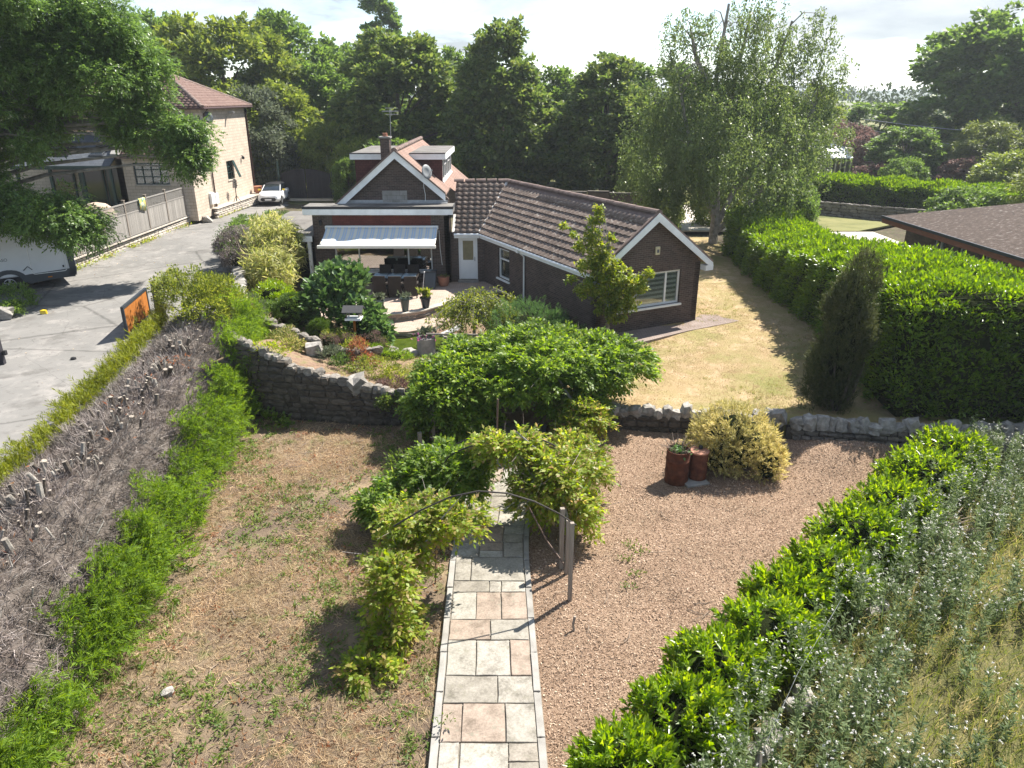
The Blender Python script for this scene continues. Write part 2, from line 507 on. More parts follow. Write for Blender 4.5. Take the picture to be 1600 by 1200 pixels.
M['brown_pipe'] = plain('brown rainwater pipe', (0.07, 0.035, 0.028), 0.4)
M['black_iron'] = plain('dark iron rod', (0.03, 0.024, 0.02), 0.6)
M['rust_rod'] = plain('brown painted rod', (0.12, 0.075, 0.055), 0.6)
M['twig'] = stone_mat('dry twig', [(0.17, 0.13, 0.10), (0.30, 0.24, 0.19)], 8, 0.95, 0.2, 0.0)
M['mossy_felt'] = stone_mat('mossy brown shingle', [(0.028, 0.019, 0.015), (0.05, 0.033, 0.025), (0.07, 0.047, 0.036), (0.17, 0.15, 0.135)], 6, 0.9, 0.0, 0.9, 16)
M['fascia_orange'] = wood_mat('orange brown fascia', (0.20, 0.075, 0.04), (0.30, 0.125, 0.07), grain=(2, 2, 14))
M['brown_wall'] = brick_mat('dull brown brick', (0.12, 0.085, 0.06), (0.16, 0.115, 0.08), (0.12, 0.10, 0.085))
M['paving_pale'] = stone_mat('pale slab', [(0.46, 0.41, 0.35), (0.60, 0.55, 0.48)], 2, 0.9, 0.1, 0.3)
M['cream'] = plain('cream painted frame', (0.62, 0.55, 0.36), 0.5)
M['polycarb'] = plain('white polycarbonate sheet', (0.72, 0.76, 0.80), 0.25, 0.5, 0, 0.05)
M['water'] = None
M['car_white'] = plain('white car paint', (0.78, 0.79, 0.80), 0.18, 0.6, 0, 0.03)
M['yellow'] = plain('yellow mirror cap', (0.65, 0.47, 0.03), 0.3, 0.5, 0, 0.05)
M['car_glass'] = plain('dark car glass', (0.02, 0.026, 0.03), 0.06, 0.7, 0, 0.0)
M['tyre'] = plain('tyre rubber', (0.018, 0.018, 0.018), 0.85, 0.2)
M['alloy'] = plain('alloy wheel', (0.42, 0.43, 0.44), 0.35, 0.5, 0.8)
M['van_white'] = plain('white van panel', (0.70, 0.72, 0.74), 0.3, 0.5, 0, 0.05)
M['van_grey'] = plain('dark grey van skirt', (0.055, 0.065, 0.075), 0.45, 0.5, 0, 0.1)
M['red_gloss'] = plain('red plastic', (0.42, 0.02, 0.02), 0.3)
M['orange_lens'] = plain('orange lens', (0.62, 0.22, 0.01), 0.25)
M['lens'] = plain('pale lamp lens', (0.55, 0.57, 0.62), 0.08, 0.8, 0, 0.0)
M['ash_grey'] = plain('grey lettering', (0.11, 0.12, 0.14), 0.5)

def flag_material():
    m, t, b = newmat('worn york flagstone')
    c = coord(t); oi = t.nodes.new('ShaderNodeObjectInfo')
    va = nd(t, 'ShaderNodeVectorMath'); va.operation = 'ADD'
    sc = nd(t, 'ShaderNodeVectorMath'); sc.operation = 'SCALE'; sc.inputs['Scale'].default_value = 3.1
    t.links.new(oi.outputs['Location'], sc.inputs[0]); t.links.new(c, va.inputs[0]); t.links.new(sc.outputs[0], va.inputs[1])
    base = ramp(t, oi.outputs['Random'], [(0, (0.22, 0.20, 0.172)), (0.3, (0.285, 0.268, 0.235)), (0.55, (0.325, 0.305, 0.272)), (0.74, (0.26, 0.24, 0.21)), (0.80, (0.27, 0.215, 0.175)), (1.0, (0.285, 0.23, 0.19))])
    n = noise(t, va.outputs[0], 3.5, 8, 0.65)
    col = mixc(t, 1.0, base, ramp(t, n, [(0.30, (0.52, 0.51, 0.48)), (0.48, (0.96, 0.95, 0.93)), (0.68, (1.22, 1.22, 1.21))]), 'MULTIPLY')
    n2 = noise(t, va.outputs[0], 28, 6, 0.75)
    col = mixc(t, 1.0, col, ramp(t, n2, [(0.3, (0.78,) * 3), (0.65, (1.10,) * 3)]), 'MULTIPLY')
    n3 = ramp(t, noise(t, va.outputs[0], 9, 5, 0.7), [(0.56, (0, 0, 0)), (0.70, (1, 1, 1))])
    col = mixc(t, nd(t, 'ShaderNodeMath', ).outputs[0] if False else n3, col, (0.20, 0.185, 0.145))
    t.links.new(col, b.inputs['Base Color']); b.inputs['Roughness'].default_value = 0.9
    b.inputs['Specular IOR Level'].default_value = 0.2
    bump(t, b, noise(t, va.outputs[0], 20, 7, 0.7), 0.45, 0.015)
    return m
M['flag'] = flag_material()

# ground covers
M['rough'] = ground_mat('rough dry ground', [((0.235, 0.175, 0.12),), (1.1, 6, 0.44, 0.64, (0.33, 0.25, 0.16)), (0.45, 5, 0.46, 0.62, (0.15, 0.112, 0.085)), (2.3, 7, 0.53, 0.66, (0.155, 0.165, 0.062)), (7, 6, 0.50, 0.68, (0.145, 0.11, 0.08)), (3.1, 5, 0.62, 0.72, (0.29, 0.15, 0.09))], 45, 1.0, bdist=0.05)
M['mulch'] = ground_mat('wood chip mulch', [((0.37, 0.26, 0.185),), (0.7, 4, 0.4, 0.65, (0.29, 0.20, 0.14)), (30, 6, 0.46, 0.62, (0.16, 0.10, 0.065)), (52, 6, 0.56, 0.66, (0.50, 0.375, 0.27))], 38, 1.0, bdist=0.06)
M['lawn'] = ground_mat('parched lawn', [((0.335, 0.245, 0.14),), (0.5, 5, 0.40, 0.62, (0.29, 0.245, 0.115)), (1.7, 6, 0.48, 0.64, (0.43, 0.315, 0.20)), (0.33, 4, 0.50, 0.66, (0.20, 0.20, 0.07)), (3.5, 6, 0.55, 0.7, (0.24, 0.17, 0.09)), (22, 5, 0.48, 0.7, (0.24, 0.185, 0.085))], 60, 0.8, bdist=0.03)
M['meadow'] = ground_mat('meadow soil', [((0.13, 0.13, 0.05),), (1.4, 6, 0.42, 0.62, (0.19, 0.17, 0.08)), (3.2, 6, 0.5, 0.66, (0.075, 0.09, 0.028))], 30, 1.0, bdist=0.06)
M['tarmac'] = ground_mat('old pale tarmac', [((0.215, 0.206, 0.195),), (0.35, 5, 0.40, 0.62, (0.165, 0.16, 0.152)), (1.3, 7, 0.50, 0.66, (0.26, 0.245, 0.23)), (0.8, 7, 0.56, 0.66, (0.135, 0.128, 0.12)), (4.5, 8, 0.58, 0.64, (0.15, 0.142, 0.133)), (90, 3, 0.5, 0.7, (0.185, 0.18, 0.172))], 110, 0.35, bdist=0.012)
def cracked(m):
    t = m.node_tree; b = t.nodes['Principled BSDF']; c = coord(t)
    wv = mixc(t, 0.12, c, nd(t, 'ShaderNodeTexNoise', Scale=2.0, Vector=c).outputs['Color'])
    col = b.inputs['Base Color'].links[0].from_socket
    for sc_, w_, k in ((0.17, 0.012, 0.6), (0.55, 0.006, 0.72)):
        v = nd(t, 'ShaderNodeTexVoronoi', Vector=wv, Scale=sc_); v.feature = 'DISTANCE_TO_EDGE'
        col = mixc(t, ramp(t, v.outputs['Distance'], [(0.0, (1, 1, 1)), (w_, (0, 0, 0))]), col, mixc(t, 1.0, col, (k, k, k), 'MULTIPLY'))
    t.links.new(col, b.inputs['Base Color'])
cracked(M['tarmac'])
M['pasture'] = ground_mat('distant grass', [((0.12, 0.135, 0.05),), (0.02, 4, 0.42, 0.6, (0.20, 0.19, 0.08)), (0.3, 5, 0.45, 0.65, (0.085, 0.10, 0.035))], 2, 0.3)
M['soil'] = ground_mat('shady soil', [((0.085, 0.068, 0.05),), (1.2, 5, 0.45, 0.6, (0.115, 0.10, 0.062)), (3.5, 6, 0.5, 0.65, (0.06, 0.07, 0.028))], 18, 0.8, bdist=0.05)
M['rockery'] = ground_mat('rockery soil', [((0.25, 0.17, 0.12),), (1.2, 6, 0.42, 0.6, (0.30, 0.235, 0.15)), (2.4, 6, 0.52, 0.66, (0.16, 0.155, 0.06)), (6, 6, 0.5, 0.66, (0.15, 0.095, 0.066))], 25, 1.0, bdist=0.05)
M['paver'] = brick_mat('pinkish block paving', (0.38, 0.29, 0.235), (0.43, 0.345, 0.29), (0.25, 0.20, 0.165), bw=0.2, rh=0.1, msize=0.008, var=0.18)
M['paver_grey'] = brick_mat('grey brown block paving', (0.235, 0.185, 0.16), (0.28, 0.225, 0.20), (0.15, 0.12, 0.105), bw=0.2, rh=0.1, msize=0.008, var=0.2)

def water_material():
    m, t, b = newmat('green pond water')
    n = noise(t, coord(t), 2.5, 4)
    t.links.new(ramp(t, n, [(0.3, (0.035, 0.055, 0.006)), (0.7, (0.075, 0.105, 0.012))]), b.inputs['Base Color'])
    b.inputs['Roughness'].default_value = 0.12; b.inputs['Specular IOR Level'].default_value = 0.5
    bump(t, b, noise(t, coord(t), 9, 3), 0.05, 0.01)
    return m
M['water'] = water_material()

# leaves
LM = {}
LM['laurel'] = leaf_mat('laurel leaf', [(0.075, 0.145, 0.013), (0.125, 0.22, 0.019), (0.185, 0.285, 0.026), (0.26, 0.34, 0.042)], 0.48, 0.30, 0.5)
LM['laurel_big'] = leaf_mat('tall laurel hedge leaf', [(0.065, 0.13, 0.014), (0.11, 0.20, 0.019), (0.175, 0.265, 0.028)], 0.42, 0.3, 0.5)
LM['wisteria'] = leaf_mat('wisteria leaf', [(0.075, 0.14, 0.02), (0.115, 0.20, 0.024), (0.16, 0.245, 0.034), (0.21, 0.27, 0.06)], 0.5, 0.45, 0.3)
LM['climber'] = leaf_mat('yellowing climber leaf', [(0.12, 0.19, 0.02), (0.18, 0.265, 0.028), (0.25, 0.32, 0.04), (0.31, 0.33, 0.07), (0.30, 0.21, 0.11)], 0.5, 0.45, 0.3)
LM['ash'] = leaf_mat('ash leaf', [(0.065, 0.125, 0.03), (0.105, 0.185, 0.044), (0.155, 0.24, 0.064)], 0.38, 0.42, 0.4)
LM['chestnut'] = leaf_mat('dark tree leaf', [(0.055, 0.095, 0.024), (0.085, 0.135, 0.033), (0.12, 0.175, 0.042), (0.16, 0.195, 0.055)], 0.42, 0.5, 0.3)
LM['lime'] = leaf_mat('yellow green tree leaf', [(0.10, 0.15, 0.028), (0.15, 0.205, 0.038), (0.20, 0.24, 0.055)], 0.36, 0.5, 0.3)
LM['mid'] = leaf_mat('mid green tree leaf', [(0.065, 0.12, 0.026), (0.10, 0.17, 0.038), (0.14, 0.21, 0.05)], 0.44, 0.5, 0.3)
LM['birch'] = leaf_mat('birch leaf', [(0.075, 0.12, 0.038), (0.11, 0.16, 0.048), (0.15, 0.195, 0.065)], 0.40, 0.45, 0.35)
LM['willow'] = leaf_mat('willow leaf', [(0.10, 0.14, 0.03), (0.145, 0.19, 0.042), (0.19, 0.225, 0.06)], 0.4, 0.5, 0.3)
LM['grey_green'] = leaf_mat('grey green leaf', [(0.07, 0.09, 0.05), (0.10, 0.125, 0.075), (0.14, 0.16, 0.11)], 0.3, 0.6, 0.2)
LM['purple'] = leaf_mat('dull purple leaf', [(0.10, 0.065, 0.055), (0.145, 0.095, 0.08), (0.17, 0.125, 0.10)], 0.3, 0.6, 0.2)
LM['conifer'] = leaf_mat('bright conifer frond', [(0.08, 0.15, 0.018), (0.13, 0.22, 0.026), (0.19, 0.275, 0.04)], 0.42, 0.6, 0.2)
LM['conifer_yellow'] = leaf_mat('yellow green conifer frond', [(0.13, 0.17, 0.015), (0.19, 0.225, 0.02), (0.24, 0.25, 0.035)], 0.3, 0.6, 0.2)
LM['cypress'] = leaf_mat('dark cypress frond', [(0.036, 0.05, 0.017), (0.06, 0.076, 0.025), (0.095, 0.105, 0.038)], 0.22, 0.65, 0.2)
LM['gold'] = leaf_mat('golden conifer frond', [(0.30, 0.285, 0.075), (0.43, 0.39, 0.13), (0.54, 0.48, 0.20), (0.62, 0.56, 0.30)], 0.3, 0.65, 0.15)
LM['bamboo'] = leaf_mat('variegated bamboo leaf', [(0.16, 0.20, 0.045), (0.26, 0.29, 0.075), (0.36, 0.37, 0.13), (0.45, 0.43, 0.22)], 0.38, 0.5, 0.3)
LM['fig'] = leaf_mat('fig leaf', [(0.045, 0.095, 0.028), (0.075, 0.145, 0.042), (0.12, 0.195, 0.06)], 0.3, 0.38, 0.45)
LM['box'] = leaf_mat('clipped evergreen leaf', [(0.045, 0.09, 0.016), (0.07, 0.13, 0.022), (0.11, 0.175, 0.032)], 0.25, 0.5, 0.3)
LM['maple'] = leaf_mat('weeping tree leaf', [(0.105, 0.15, 0.022), (0.165, 0.205, 0.035), (0.23, 0.25, 0.055)], 0.42, 0.5, 0.3)
LM['rosemary'] = leaf_mat('feathery shrub leaf', [(0.055, 0.125, 0.035), (0.085, 0.17, 0.05), (0.12, 0.20, 0.07)], 0.3, 0.6, 0.2)
LM['oak'] = leaf_mat('young oak leaf', [(0.09, 0.15, 0.016), (0.15, 0.215, 0.022), (0.22, 0.27, 0.038), (0.28, 0.29, 0.055)], 0.42, 0.45, 0.35)
LM['red'] = leaf_mat('red brown leaf', [(0.17, 0.075, 0.04), (0.26, 0.115, 0.055), (0.24, 0.16, 0.08)], 0.35, 0.6, 0.2)
LM['thistle'] = leaf_mat('thistle leaf', [(0.075, 0.115, 0.042), (0.115, 0.16, 0.066), (0.165, 0.205, 0.105)], 0.28, 0.6, 0.25)
LM['fluff'] = leaf_mat('white seed fluff', [(0.50, 0.49, 0.45), (0.68, 0.67, 0.63)], 0.2, 0.9, 0.05)
LM['straw'] = leaf_mat('straw', [(0.27, 0.19, 0.105), (0.38, 0.285, 0.17), (0.52, 0.42, 0.27), (0.20, 0.13, 0.09)], 0.25, 0.8, 0.1)
LM['grass'] = leaf_mat('meadow grass', [(0.10, 0.145, 0.028), (0.16, 0.20, 0.045), (0.28, 0.27, 0.09), (0.46, 0.39, 0.21)], 0.35, 0.6, 0.2)
LM['dry_lawn'] = leaf_mat('dry lawn blade', [(0.22, 0.19, 0.075), (0.34, 0.26, 0.145), (0.42, 0.32, 0.20)], 0.2, 0.8, 0.1)
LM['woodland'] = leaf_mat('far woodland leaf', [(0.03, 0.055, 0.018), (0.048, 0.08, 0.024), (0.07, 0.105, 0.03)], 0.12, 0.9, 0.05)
LM['weed'] = leaf_mat('weed leaf', [(0.07, 0.125, 0.02), (0.11, 0.175, 0.03), (0.16, 0.21, 0.045)], 0.32, 0.5, 0.3)
LM['chip'] = leaf_mat('wood chip', [(0.17, 0.11, 0.075), (0.285, 0.195, 0.135), (0.41, 0.30, 0.215), (0.58, 0.46, 0.35)], 0.0, 0.9, 0.1)
LM['dead'] = leaf_mat('dead twig', [(0.125, 0.10, 0.085), (0.20, 0.168, 0.148), (0.29, 0.255, 0.23), (0.41, 0.37, 0.345)], 0.0, 0.9, 0.1)
LM['pink'] = leaf_mat('pink petal', [(0.55, 0.09, 0.30), (0.62, 0.22, 0.42)], 0.3, 0.6, 0.2)
LM['white_petal'] = leaf_mat('white petal', [(0.55, 0.56, 0.58), (0.70, 0.70, 0.70)], 0.3, 0.6, 0.2)

# ------------------------------------------------------------------ foliage tools (numpy)
def unit(a):
    return a / np.maximum(np.linalg.norm(a, axis=-1, keepdims=True), 1e-9)
def rdir(n, g=RG):
    return unit(g.normal(size=(n, 3)))

def leaf4(C, D, L, W, fold=0.12, upbias=1.0, g=RG, wide=0.45):
    """one folded 4-point leaf each: C base (n,3), D axis (n,3), L and W (n,) or float -> V, F"""
    n = len(C)
    L = np.broadcast_to(np.asarray(L, float), (n,))[:, None]; W = np.broadcast_to(np.asarray(W, float), (n,))[:, None]
    ref = g.normal(size=(n, 3)); ref[:, 2] += upbias * 1.6
    S = unit(np.cross(D, ref)); N = np.cross(S, D)
    mid = C + D * L * wide + N * (fold * W)
    V = np.stack([C, mid + S * W * 0.5, C + D * L, mid - S * W * 0.5], axis=1)
    return V.reshape(-1, 3), np.arange(4 * n).reshape(n, 4)

def leaf6(C, D, L, W, droop=0.25, upbias=1.5, g=RG):
    """larger leaf with midrib crease and curve: 6 points, two quads"""
    n = len(C)
    L = np.broadcast_to(np.asarray(L, float), (n,))[:, None]; W = np.broadcast_to(np.asarray(W, float), (n,))[:, None]
    ref = g.normal(size=(n, 3)) * 0.6; ref[:, 2] += upbias
    S = unit(np.cross(D, ref)); N = np.cross(S, D)
    m1 = C + D * L * 0.45 + N * (L * 0.04)
    tip = C + D * L * 0.98 - N * (L * droop * 0.5)
    V = np.stack([C, m1 + S * W * 0.5 + N * W * 0.22, tip, m1 - S * W * 0.5 + N * W * 0.22, m1 - N * W * 0.02], axis=1)
    b = (np.arange(n) * 5)[:, None]
    F = np.concatenate([b + np.array([[0, 1, 2, 4]]), b + np.array([[0, 4, 2, 3]])], axis=0)
    return V.reshape(-1, 3), F

def strips(A, B, W, g=RG):
    """thin flat twig / blade from A to B"""
    n = len(A)
    D = unit(B - A); S = unit(np.cross(D, g.normal(size=(n, 3))))
    W = np.broadcast_to(np.asarray(W, float), (n,))[:, None]
    V = np.stack([A - S * W * 0.5, A + S * W * 0.5, B + S * W * 0.22, B - S * W * 0.22], axis=1)
    return V.reshape(-1, 3), np.arange(4 * n).reshape(n, 4)

def merge(parts):
    V, F, mi, b = [], [], [], 0
    for k, p in enumerate(parts):
        v, f = p[0], p[1]
        V.append(v); F.append(f + b); b += len(v)
        mi.append(np.full(len(f), p[2] if len(p) > 2 else 0))
    return np.concatenate(V), np.concatenate(F), np.concatenate(mi)

def ell_pts(n, c, r, shell=0.5, g=RG, zmin=-1.0):
    """points in an ellipsoid, pushed to its shell"""
    d = rdir(n * 2, g); d = d[d[:, 2] > zmin][:n]
    k = len(d)
    rr = (shell + (1 - shell) * g.random(k) ** 0.6)[:, None]
    return np.array(c) + d * rr * np.array(r)

def prof_pts(n, x, y, z0, h, rad, prof, shell=0.45, g=RG, ry=None):
    """points in a body of revolution with radius rad*prof(t)"""
    t = g.random(n * 6)
    p = prof(t)
    keep = g.random(n * 6) < (p / max(p.max(), 1e-6)) ** 1.2
    t = t[keep][:n]; p = p[keep][:n]; k = len(t)
    a = g.random(k) * 2 * np.pi
    rr = p * (shell + (1 - shell) * g.random(k) ** 0.5)
    ry = rad if ry is None else ry
    return np.stack([x + rad * rr * np.cos(a), y + ry * rr * np.sin(a), z0 + h * t], axis=1)

def clumps(centres, R1, nsub, R2, g=RG, squash=0.75):
    n = len(centres)
    R1 = np.broadcast_to(np.asarray(R1, float), (n,))
    d = rdir(n * nsub, g); d[:, 2] *= squash
    d[:, 2] += 0.12
    c = np.repeat(centres, nsub, axis=0) + d * np.repeat(R1, nsub)[:, None] * (0.55 + 0.5 * g.random(n * nsub))[:, None]
    return c, d

def fill(centres, radius, per, g=RG, squash=0.7):
    """leaf positions and outward axes inside small clumps"""
    n = len(centres) * per
    d = rdir(n, g)
    r = (g.random(n) ** 0.45)[:, None] * radius
    p = np.repeat(centres, per, axis=0) + d * r * np.array([1, 1, squash])
    return p, d

def limb_tubes(mb, base, top, r0, targets, g=random, n=7, bend=0.15):
    """tapered trunk with curved limbs to targets"""
    base = Vector(base); top = Vector(top)
    h = (top - base).length
    pts = []; rs = []
    for i in range(7):
        t = i / 6
        p = base.lerp(top, t) + Vector((g.uniform(-1, 1), g.uniform(-1, 1), 0)) * (h * 0.012 * (0 if i in (0,) else 1))
        pts.append(p); rs.append(r0 * (1.25 if i == 0 else 1) * (1 - 0.8 * t))
    mb.tube(pts, rs, n)
    for q in targets:
        q = Vector(q)
        t = min(0.85, max(0.25, (q.z - base.z) / max(0.1, h) * 0.62))
        s = base.lerp(top, t)
        m1 = s.lerp(q, 0.35) + Vector((0, 0, (q - s).length * bend)); m2 = s.lerp(q, 0.7) + Vector((0, 0, (q - s).length * bend * 0.8))
        rr = r0 * (1 - 0.8 * t) * 0.5
        mb.tube([s, m1, m2, q], [rr, rr * 0.7, rr * 0.45, rr * 0.15], 5)

def fan_sprays(C, A, g2, L=0.2, m=15, W=0.016):
    """flat feathery sprays: side twiglets along each axis"""
    n = len(C); A = unit(A); S = unit(np.cross(A, g2.normal(size=(n, 3))))
    L = (np.broadcast_to(np.asarray(L, float), (n,)) * (.65 + .7 * g2.random(n)))[:, None]
    cc, dd, ll = [], [], []
    for k in range(m):
        t = (k // 2) / (m / 2); sd = 1 if k % 2 else -1
        b = C + A * L * (0.1 + .8 * t); d = A * 0.85 + S * sd * (0.75 - .3 * t) + g2.normal(size=(n, 3)) * .13
        cc.append(b); dd.append(unit(d)); ll.append((L[:, 0] * (.55 - .32 * t)))
    C2, D2, L2 = np.concatenate(cc), np.concatenate(dd), np.concatenate(ll)
    return leaf4(C2, D2, L2, W, g=g2, wide=.4, fold=.3)
# ------------------------------------------------------------------ terrain
def smooth(a, b, v):
    t = np.clip((v - a) / (b - a), 0, 1); return t * t * (3 - 2 * t)
XW = [-30, -9.0, -7.9, -5.3, -3.0, 2.8, 5.3, 10.5, 13.3, 30]
YW = [20.7, 20.7, 20.35, 19.85, 19.6, 19.35, 19.1, 18.25, 17.95, 17.2]
def wall_y(x): return np.interp(x, XW, YW)
def drive_x(y): return np.interp(y, [0, 24, 28, 33, 38, 45, 58, 75], [-10.6, -10.6, -11.4, -12.9, -14.3, -16.2, -17.8, -18.4])
def height(x, y):
    x = np.asarray(x, float); y = np.asarray(y, float)
    yw = wall_y(x)
    rough = 0.035 * np.sin(x * 1.7 + 0.6 * y) * np.sin(y * 1.3 - 0.4 * x) + 0.02 * np.sin(x * 4.1 + 1) * np.sin(y * 3.7)
    low = rough.copy()
    low += 0.5 * np.exp(-(((x - 8.9) / 1.6) ** 2 + ((y - 17.3) / 0.8) ** 2))          # heap of chippings by the right wall
    low -= 0.5 * smooth(4.0, 12.0, x - 0.95 * (y - 6.5)) * smooth(17.5, 12, y)            # meadow falls away
    zw = np.interp(x, [-12, -9.6, -7.9, -6.5, -5.2, -3.9, -3, 0, 3, 14], [1.2, 1.2, 2.05, 1.5, 1.08, 0.82, 0.68, 0.42, 0.45, 0.45])
    up = 0.45 + 0.35 * smooth(20, 28, y)
    fade = smooth(0.2, 7.0, y - yw)
    high = zw * (1 - fade) + up * fade + rough * 0.5 * smooth(32, 26, y)
    bowl = np.exp(-(((x + 2.6) / 3.5) ** 4 + ((y - 26.5) / 2.9) ** 4))
    high = high * (1 - bowl) + 0.40 * bowl
    pond = np.exp(-(((x + 3.0) / 2.0) ** 4 + ((y - 26.2) / 1.25) ** 4))
    high = high - pond * np.maximum(high - 0.1, 0)
    z = np.where(y > yw + 0.15, high, low)
    dx = drive_x(y)
    t = smooth(-0.3, 0.25, dx - x)
    z = z * (1 - t) + 1.2 * t
    t2 = smooth(-0.12, 0.12, -21.35 - x) * smooth(33.0, 33.6, y)
    z = z * (1 - t2) + 1.75 * t2
    far = smooth(52, 66, y)
    z = z * (1 - far) + 1.0 * far
    rr = np.maximum(0, np.hypot(x, y) - 120)
    z = z + np.minimum(rr * 0.002, 3.0)
    return z

def axis(lo, hi, step, far):
    a = np.arange(lo, hi + 1e-6, step)
    ext = [8, 20, 45, 90, 180, 400, 900, 2000, far]
    return np.concatenate([[lo - e for e in ext[::-1]], a, [hi + e for e in ext]])
gx = axis(-30, 30, 0.3, 5000)
gy = np.sort(np.concatenate([axis(1, 64, 0.3, 5000), [19.44, 19.5, 19.56, 19.62, 19.68, 19.8]]))
GX, GY = np.meshgrid(gx, gy)
GYw = GY + (wall_y(GX) - 19.5) * np.clip(1 - np.abs(GY - 19.5) / 9.0, 0, 1)
GZ = height(GX, GYw)
GV = np.stack([GX, GYw, GZ], axis=-1).reshape(-1, 3)
ny, nx = GX.shape
ii = (np.arange(ny - 1)[:, None] * nx + np.arange(nx - 1)[None, :]).ravel()
GF = np.stack([ii, ii + 1, ii + nx + 1, ii + nx], axis=1)
cx = GV[GF].mean(axis=1)
X_, Y_ = cx[:, 0], cx[:, 1]
lower = Y_ < wall_y(X_) + 0.1
ondrive = (X_ < drive_x(Y_)) & (X_ > -21.35) & (Y_ < 62.5)
hedge_r = 0.95 * (Y_ - 6.5) + 0.35       # line of the laurel row: x on its near side
z_drive = ondrive | ((X_ < drive_x(Y_)) & (Y_ < 33) & (X_ > -60))
z_rough = lower & ~z_drive & (X_ < -0.4 + 0.09 * (Y_ - 10)) & (X_ > -12)
z_mulch = lower & ~z_drive & ~z_rough & (X_ < hedge_r + 0.9) & (X_ < 15)
z_mead = lower & ~z_drive & ~z_rough & ~z_mulch & (X_ < 60)
z_lawn = ~lower & (X_ > 1.2) & (X_ < 12.3) & (Y_ < 46)
z_rock = ~lower & ~z_drive & (X_ <= 1.2) & (Y_ < 29) & (X_ > -13)
used = z_drive | z_rough | z_mulch | z_mead | z_lawn | z_rock
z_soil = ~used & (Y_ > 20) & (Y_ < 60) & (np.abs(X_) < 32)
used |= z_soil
for nm, msk, mt in (('driveway', z_drive, 'tarmac'), ('rough_ground', z_rough, 'rough'), ('mulch_bed', z_mulch, 'mulch'), ('meadow_ground', z_mead, 'meadow'),
                    ('lawn', z_lawn, 'lawn'), ('garden_bank', z_rock, 'rockery'), ('garden_soil', z_soil, 'soil'), ('ground', ~used, 'pasture')):
    f = GF[msk]
    idx, inv = np.unique(f, return_inverse=True)
    fast_obj(nm, GV[idx], inv.reshape(-1, 4), M[mt], smooth=True, kind='structure')

def hz(x, y): return float(height(np.array([x]), np.array([y]))[0])

# low wooded hills on the skyline
def hill(name, x0, x1, y, zt, seed, step):
    g = np.random.default_rng(seed)
    xs = np.linspace(x0, x1, step); rows = 7
    ph = g.random(8) * 6
    prof = sum(np.sin(xs * (0.0016 * (k + 1)) * (1 + 0.3 * k) + ph[k]) / (k + 1) for k in range(6))
    prof = zt * (0.78 + 0.16 * prof) + g.random(step) * zt * 0.045
    V = []
    for r in range(rows):
        t = r / (rows - 1)
        V.append(np.stack([xs, np.full(step, y - 500 * (1 - t)) + g.normal(size=step) * 9, 2 + prof * np.sin(t * np.pi / 2) + g.random(step) * zt * 0.05 * (0 < t)], axis=1))
    V.append(np.stack([xs, np.full(step, y + 700), np.zeros(step)], axis=1)); rows += 1
    V = np.concatenate(V)
    i2 = (np.arange(rows - 1)[:, None] * step + np.arange(step - 1)[None, :]).ravel()
    fast_obj(name, V, np.stack([i2, i2 + 1, i2 + step + 1, i2 + step], axis=1), M['hill'], smooth=False, kind='structure')
M['hill'] = ground_mat('wooded hillside', [((0.030, 0.050, 0.022),), (0.012, 5, 0.42, 0.6, (0.05, 0.075, 0.03)), (0.06, 5, 0.5, 0.62, (0.022, 0.036, 0.018)), (0.004, 3, 0.58, 0.64, (0.11, 0.12, 0.05))], 0.05, 0.8, bdist=8)
hill('hills', -2600, 2600, 1500, 19, 5, 420)
hill('far_hills', -4200, 4200, 3300, 25, 8, 420)

# ------------------------------------------------------------------ rubble stones
def stone_mesh(name, mat, seed, rough=0.16, flat=False):
    """unit stone: corner-knocked irregular block, 1 x 1 x 1 about its centre"""
    g = random.Random(seed)
    bm = bmesh.new()
    bmesh.ops.create_cube(bm, size=1.0)
    bmesh.ops.subdivide_edges(bm, edges=bm.edges[:], cuts=1, use_grid_fill=True)
    for v in bm.verts:
        k = sum(1 for c in v.co if abs(c) > 0.4)
        f = {3: 0.80, 2: 0.93, 1: 1.04, 0: 1}[k]
        v.co = v.co * f + Vector([g.uniform(-1, 1) * rough * 0.6 for _ in range(3)])
    me = bpy.data.meshes.new(name); bm.to_mesh(me); bm.free()
    me.materials.append(mat)
    return me
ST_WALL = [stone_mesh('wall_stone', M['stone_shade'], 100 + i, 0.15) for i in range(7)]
ST_GREY = [stone_mesh('rubble_stone', M['stone_grey'], 200 + i, 0.14) for i in range(7)]
ST_ROCK = [stone_mesh('rock', M['rock'], 300 + i, 0.17) for i in range(7)]
ST_BLOCK = [stone_mesh('dressed_stone', M['coping'], 400 + i, 0.05) for i in range(5)]

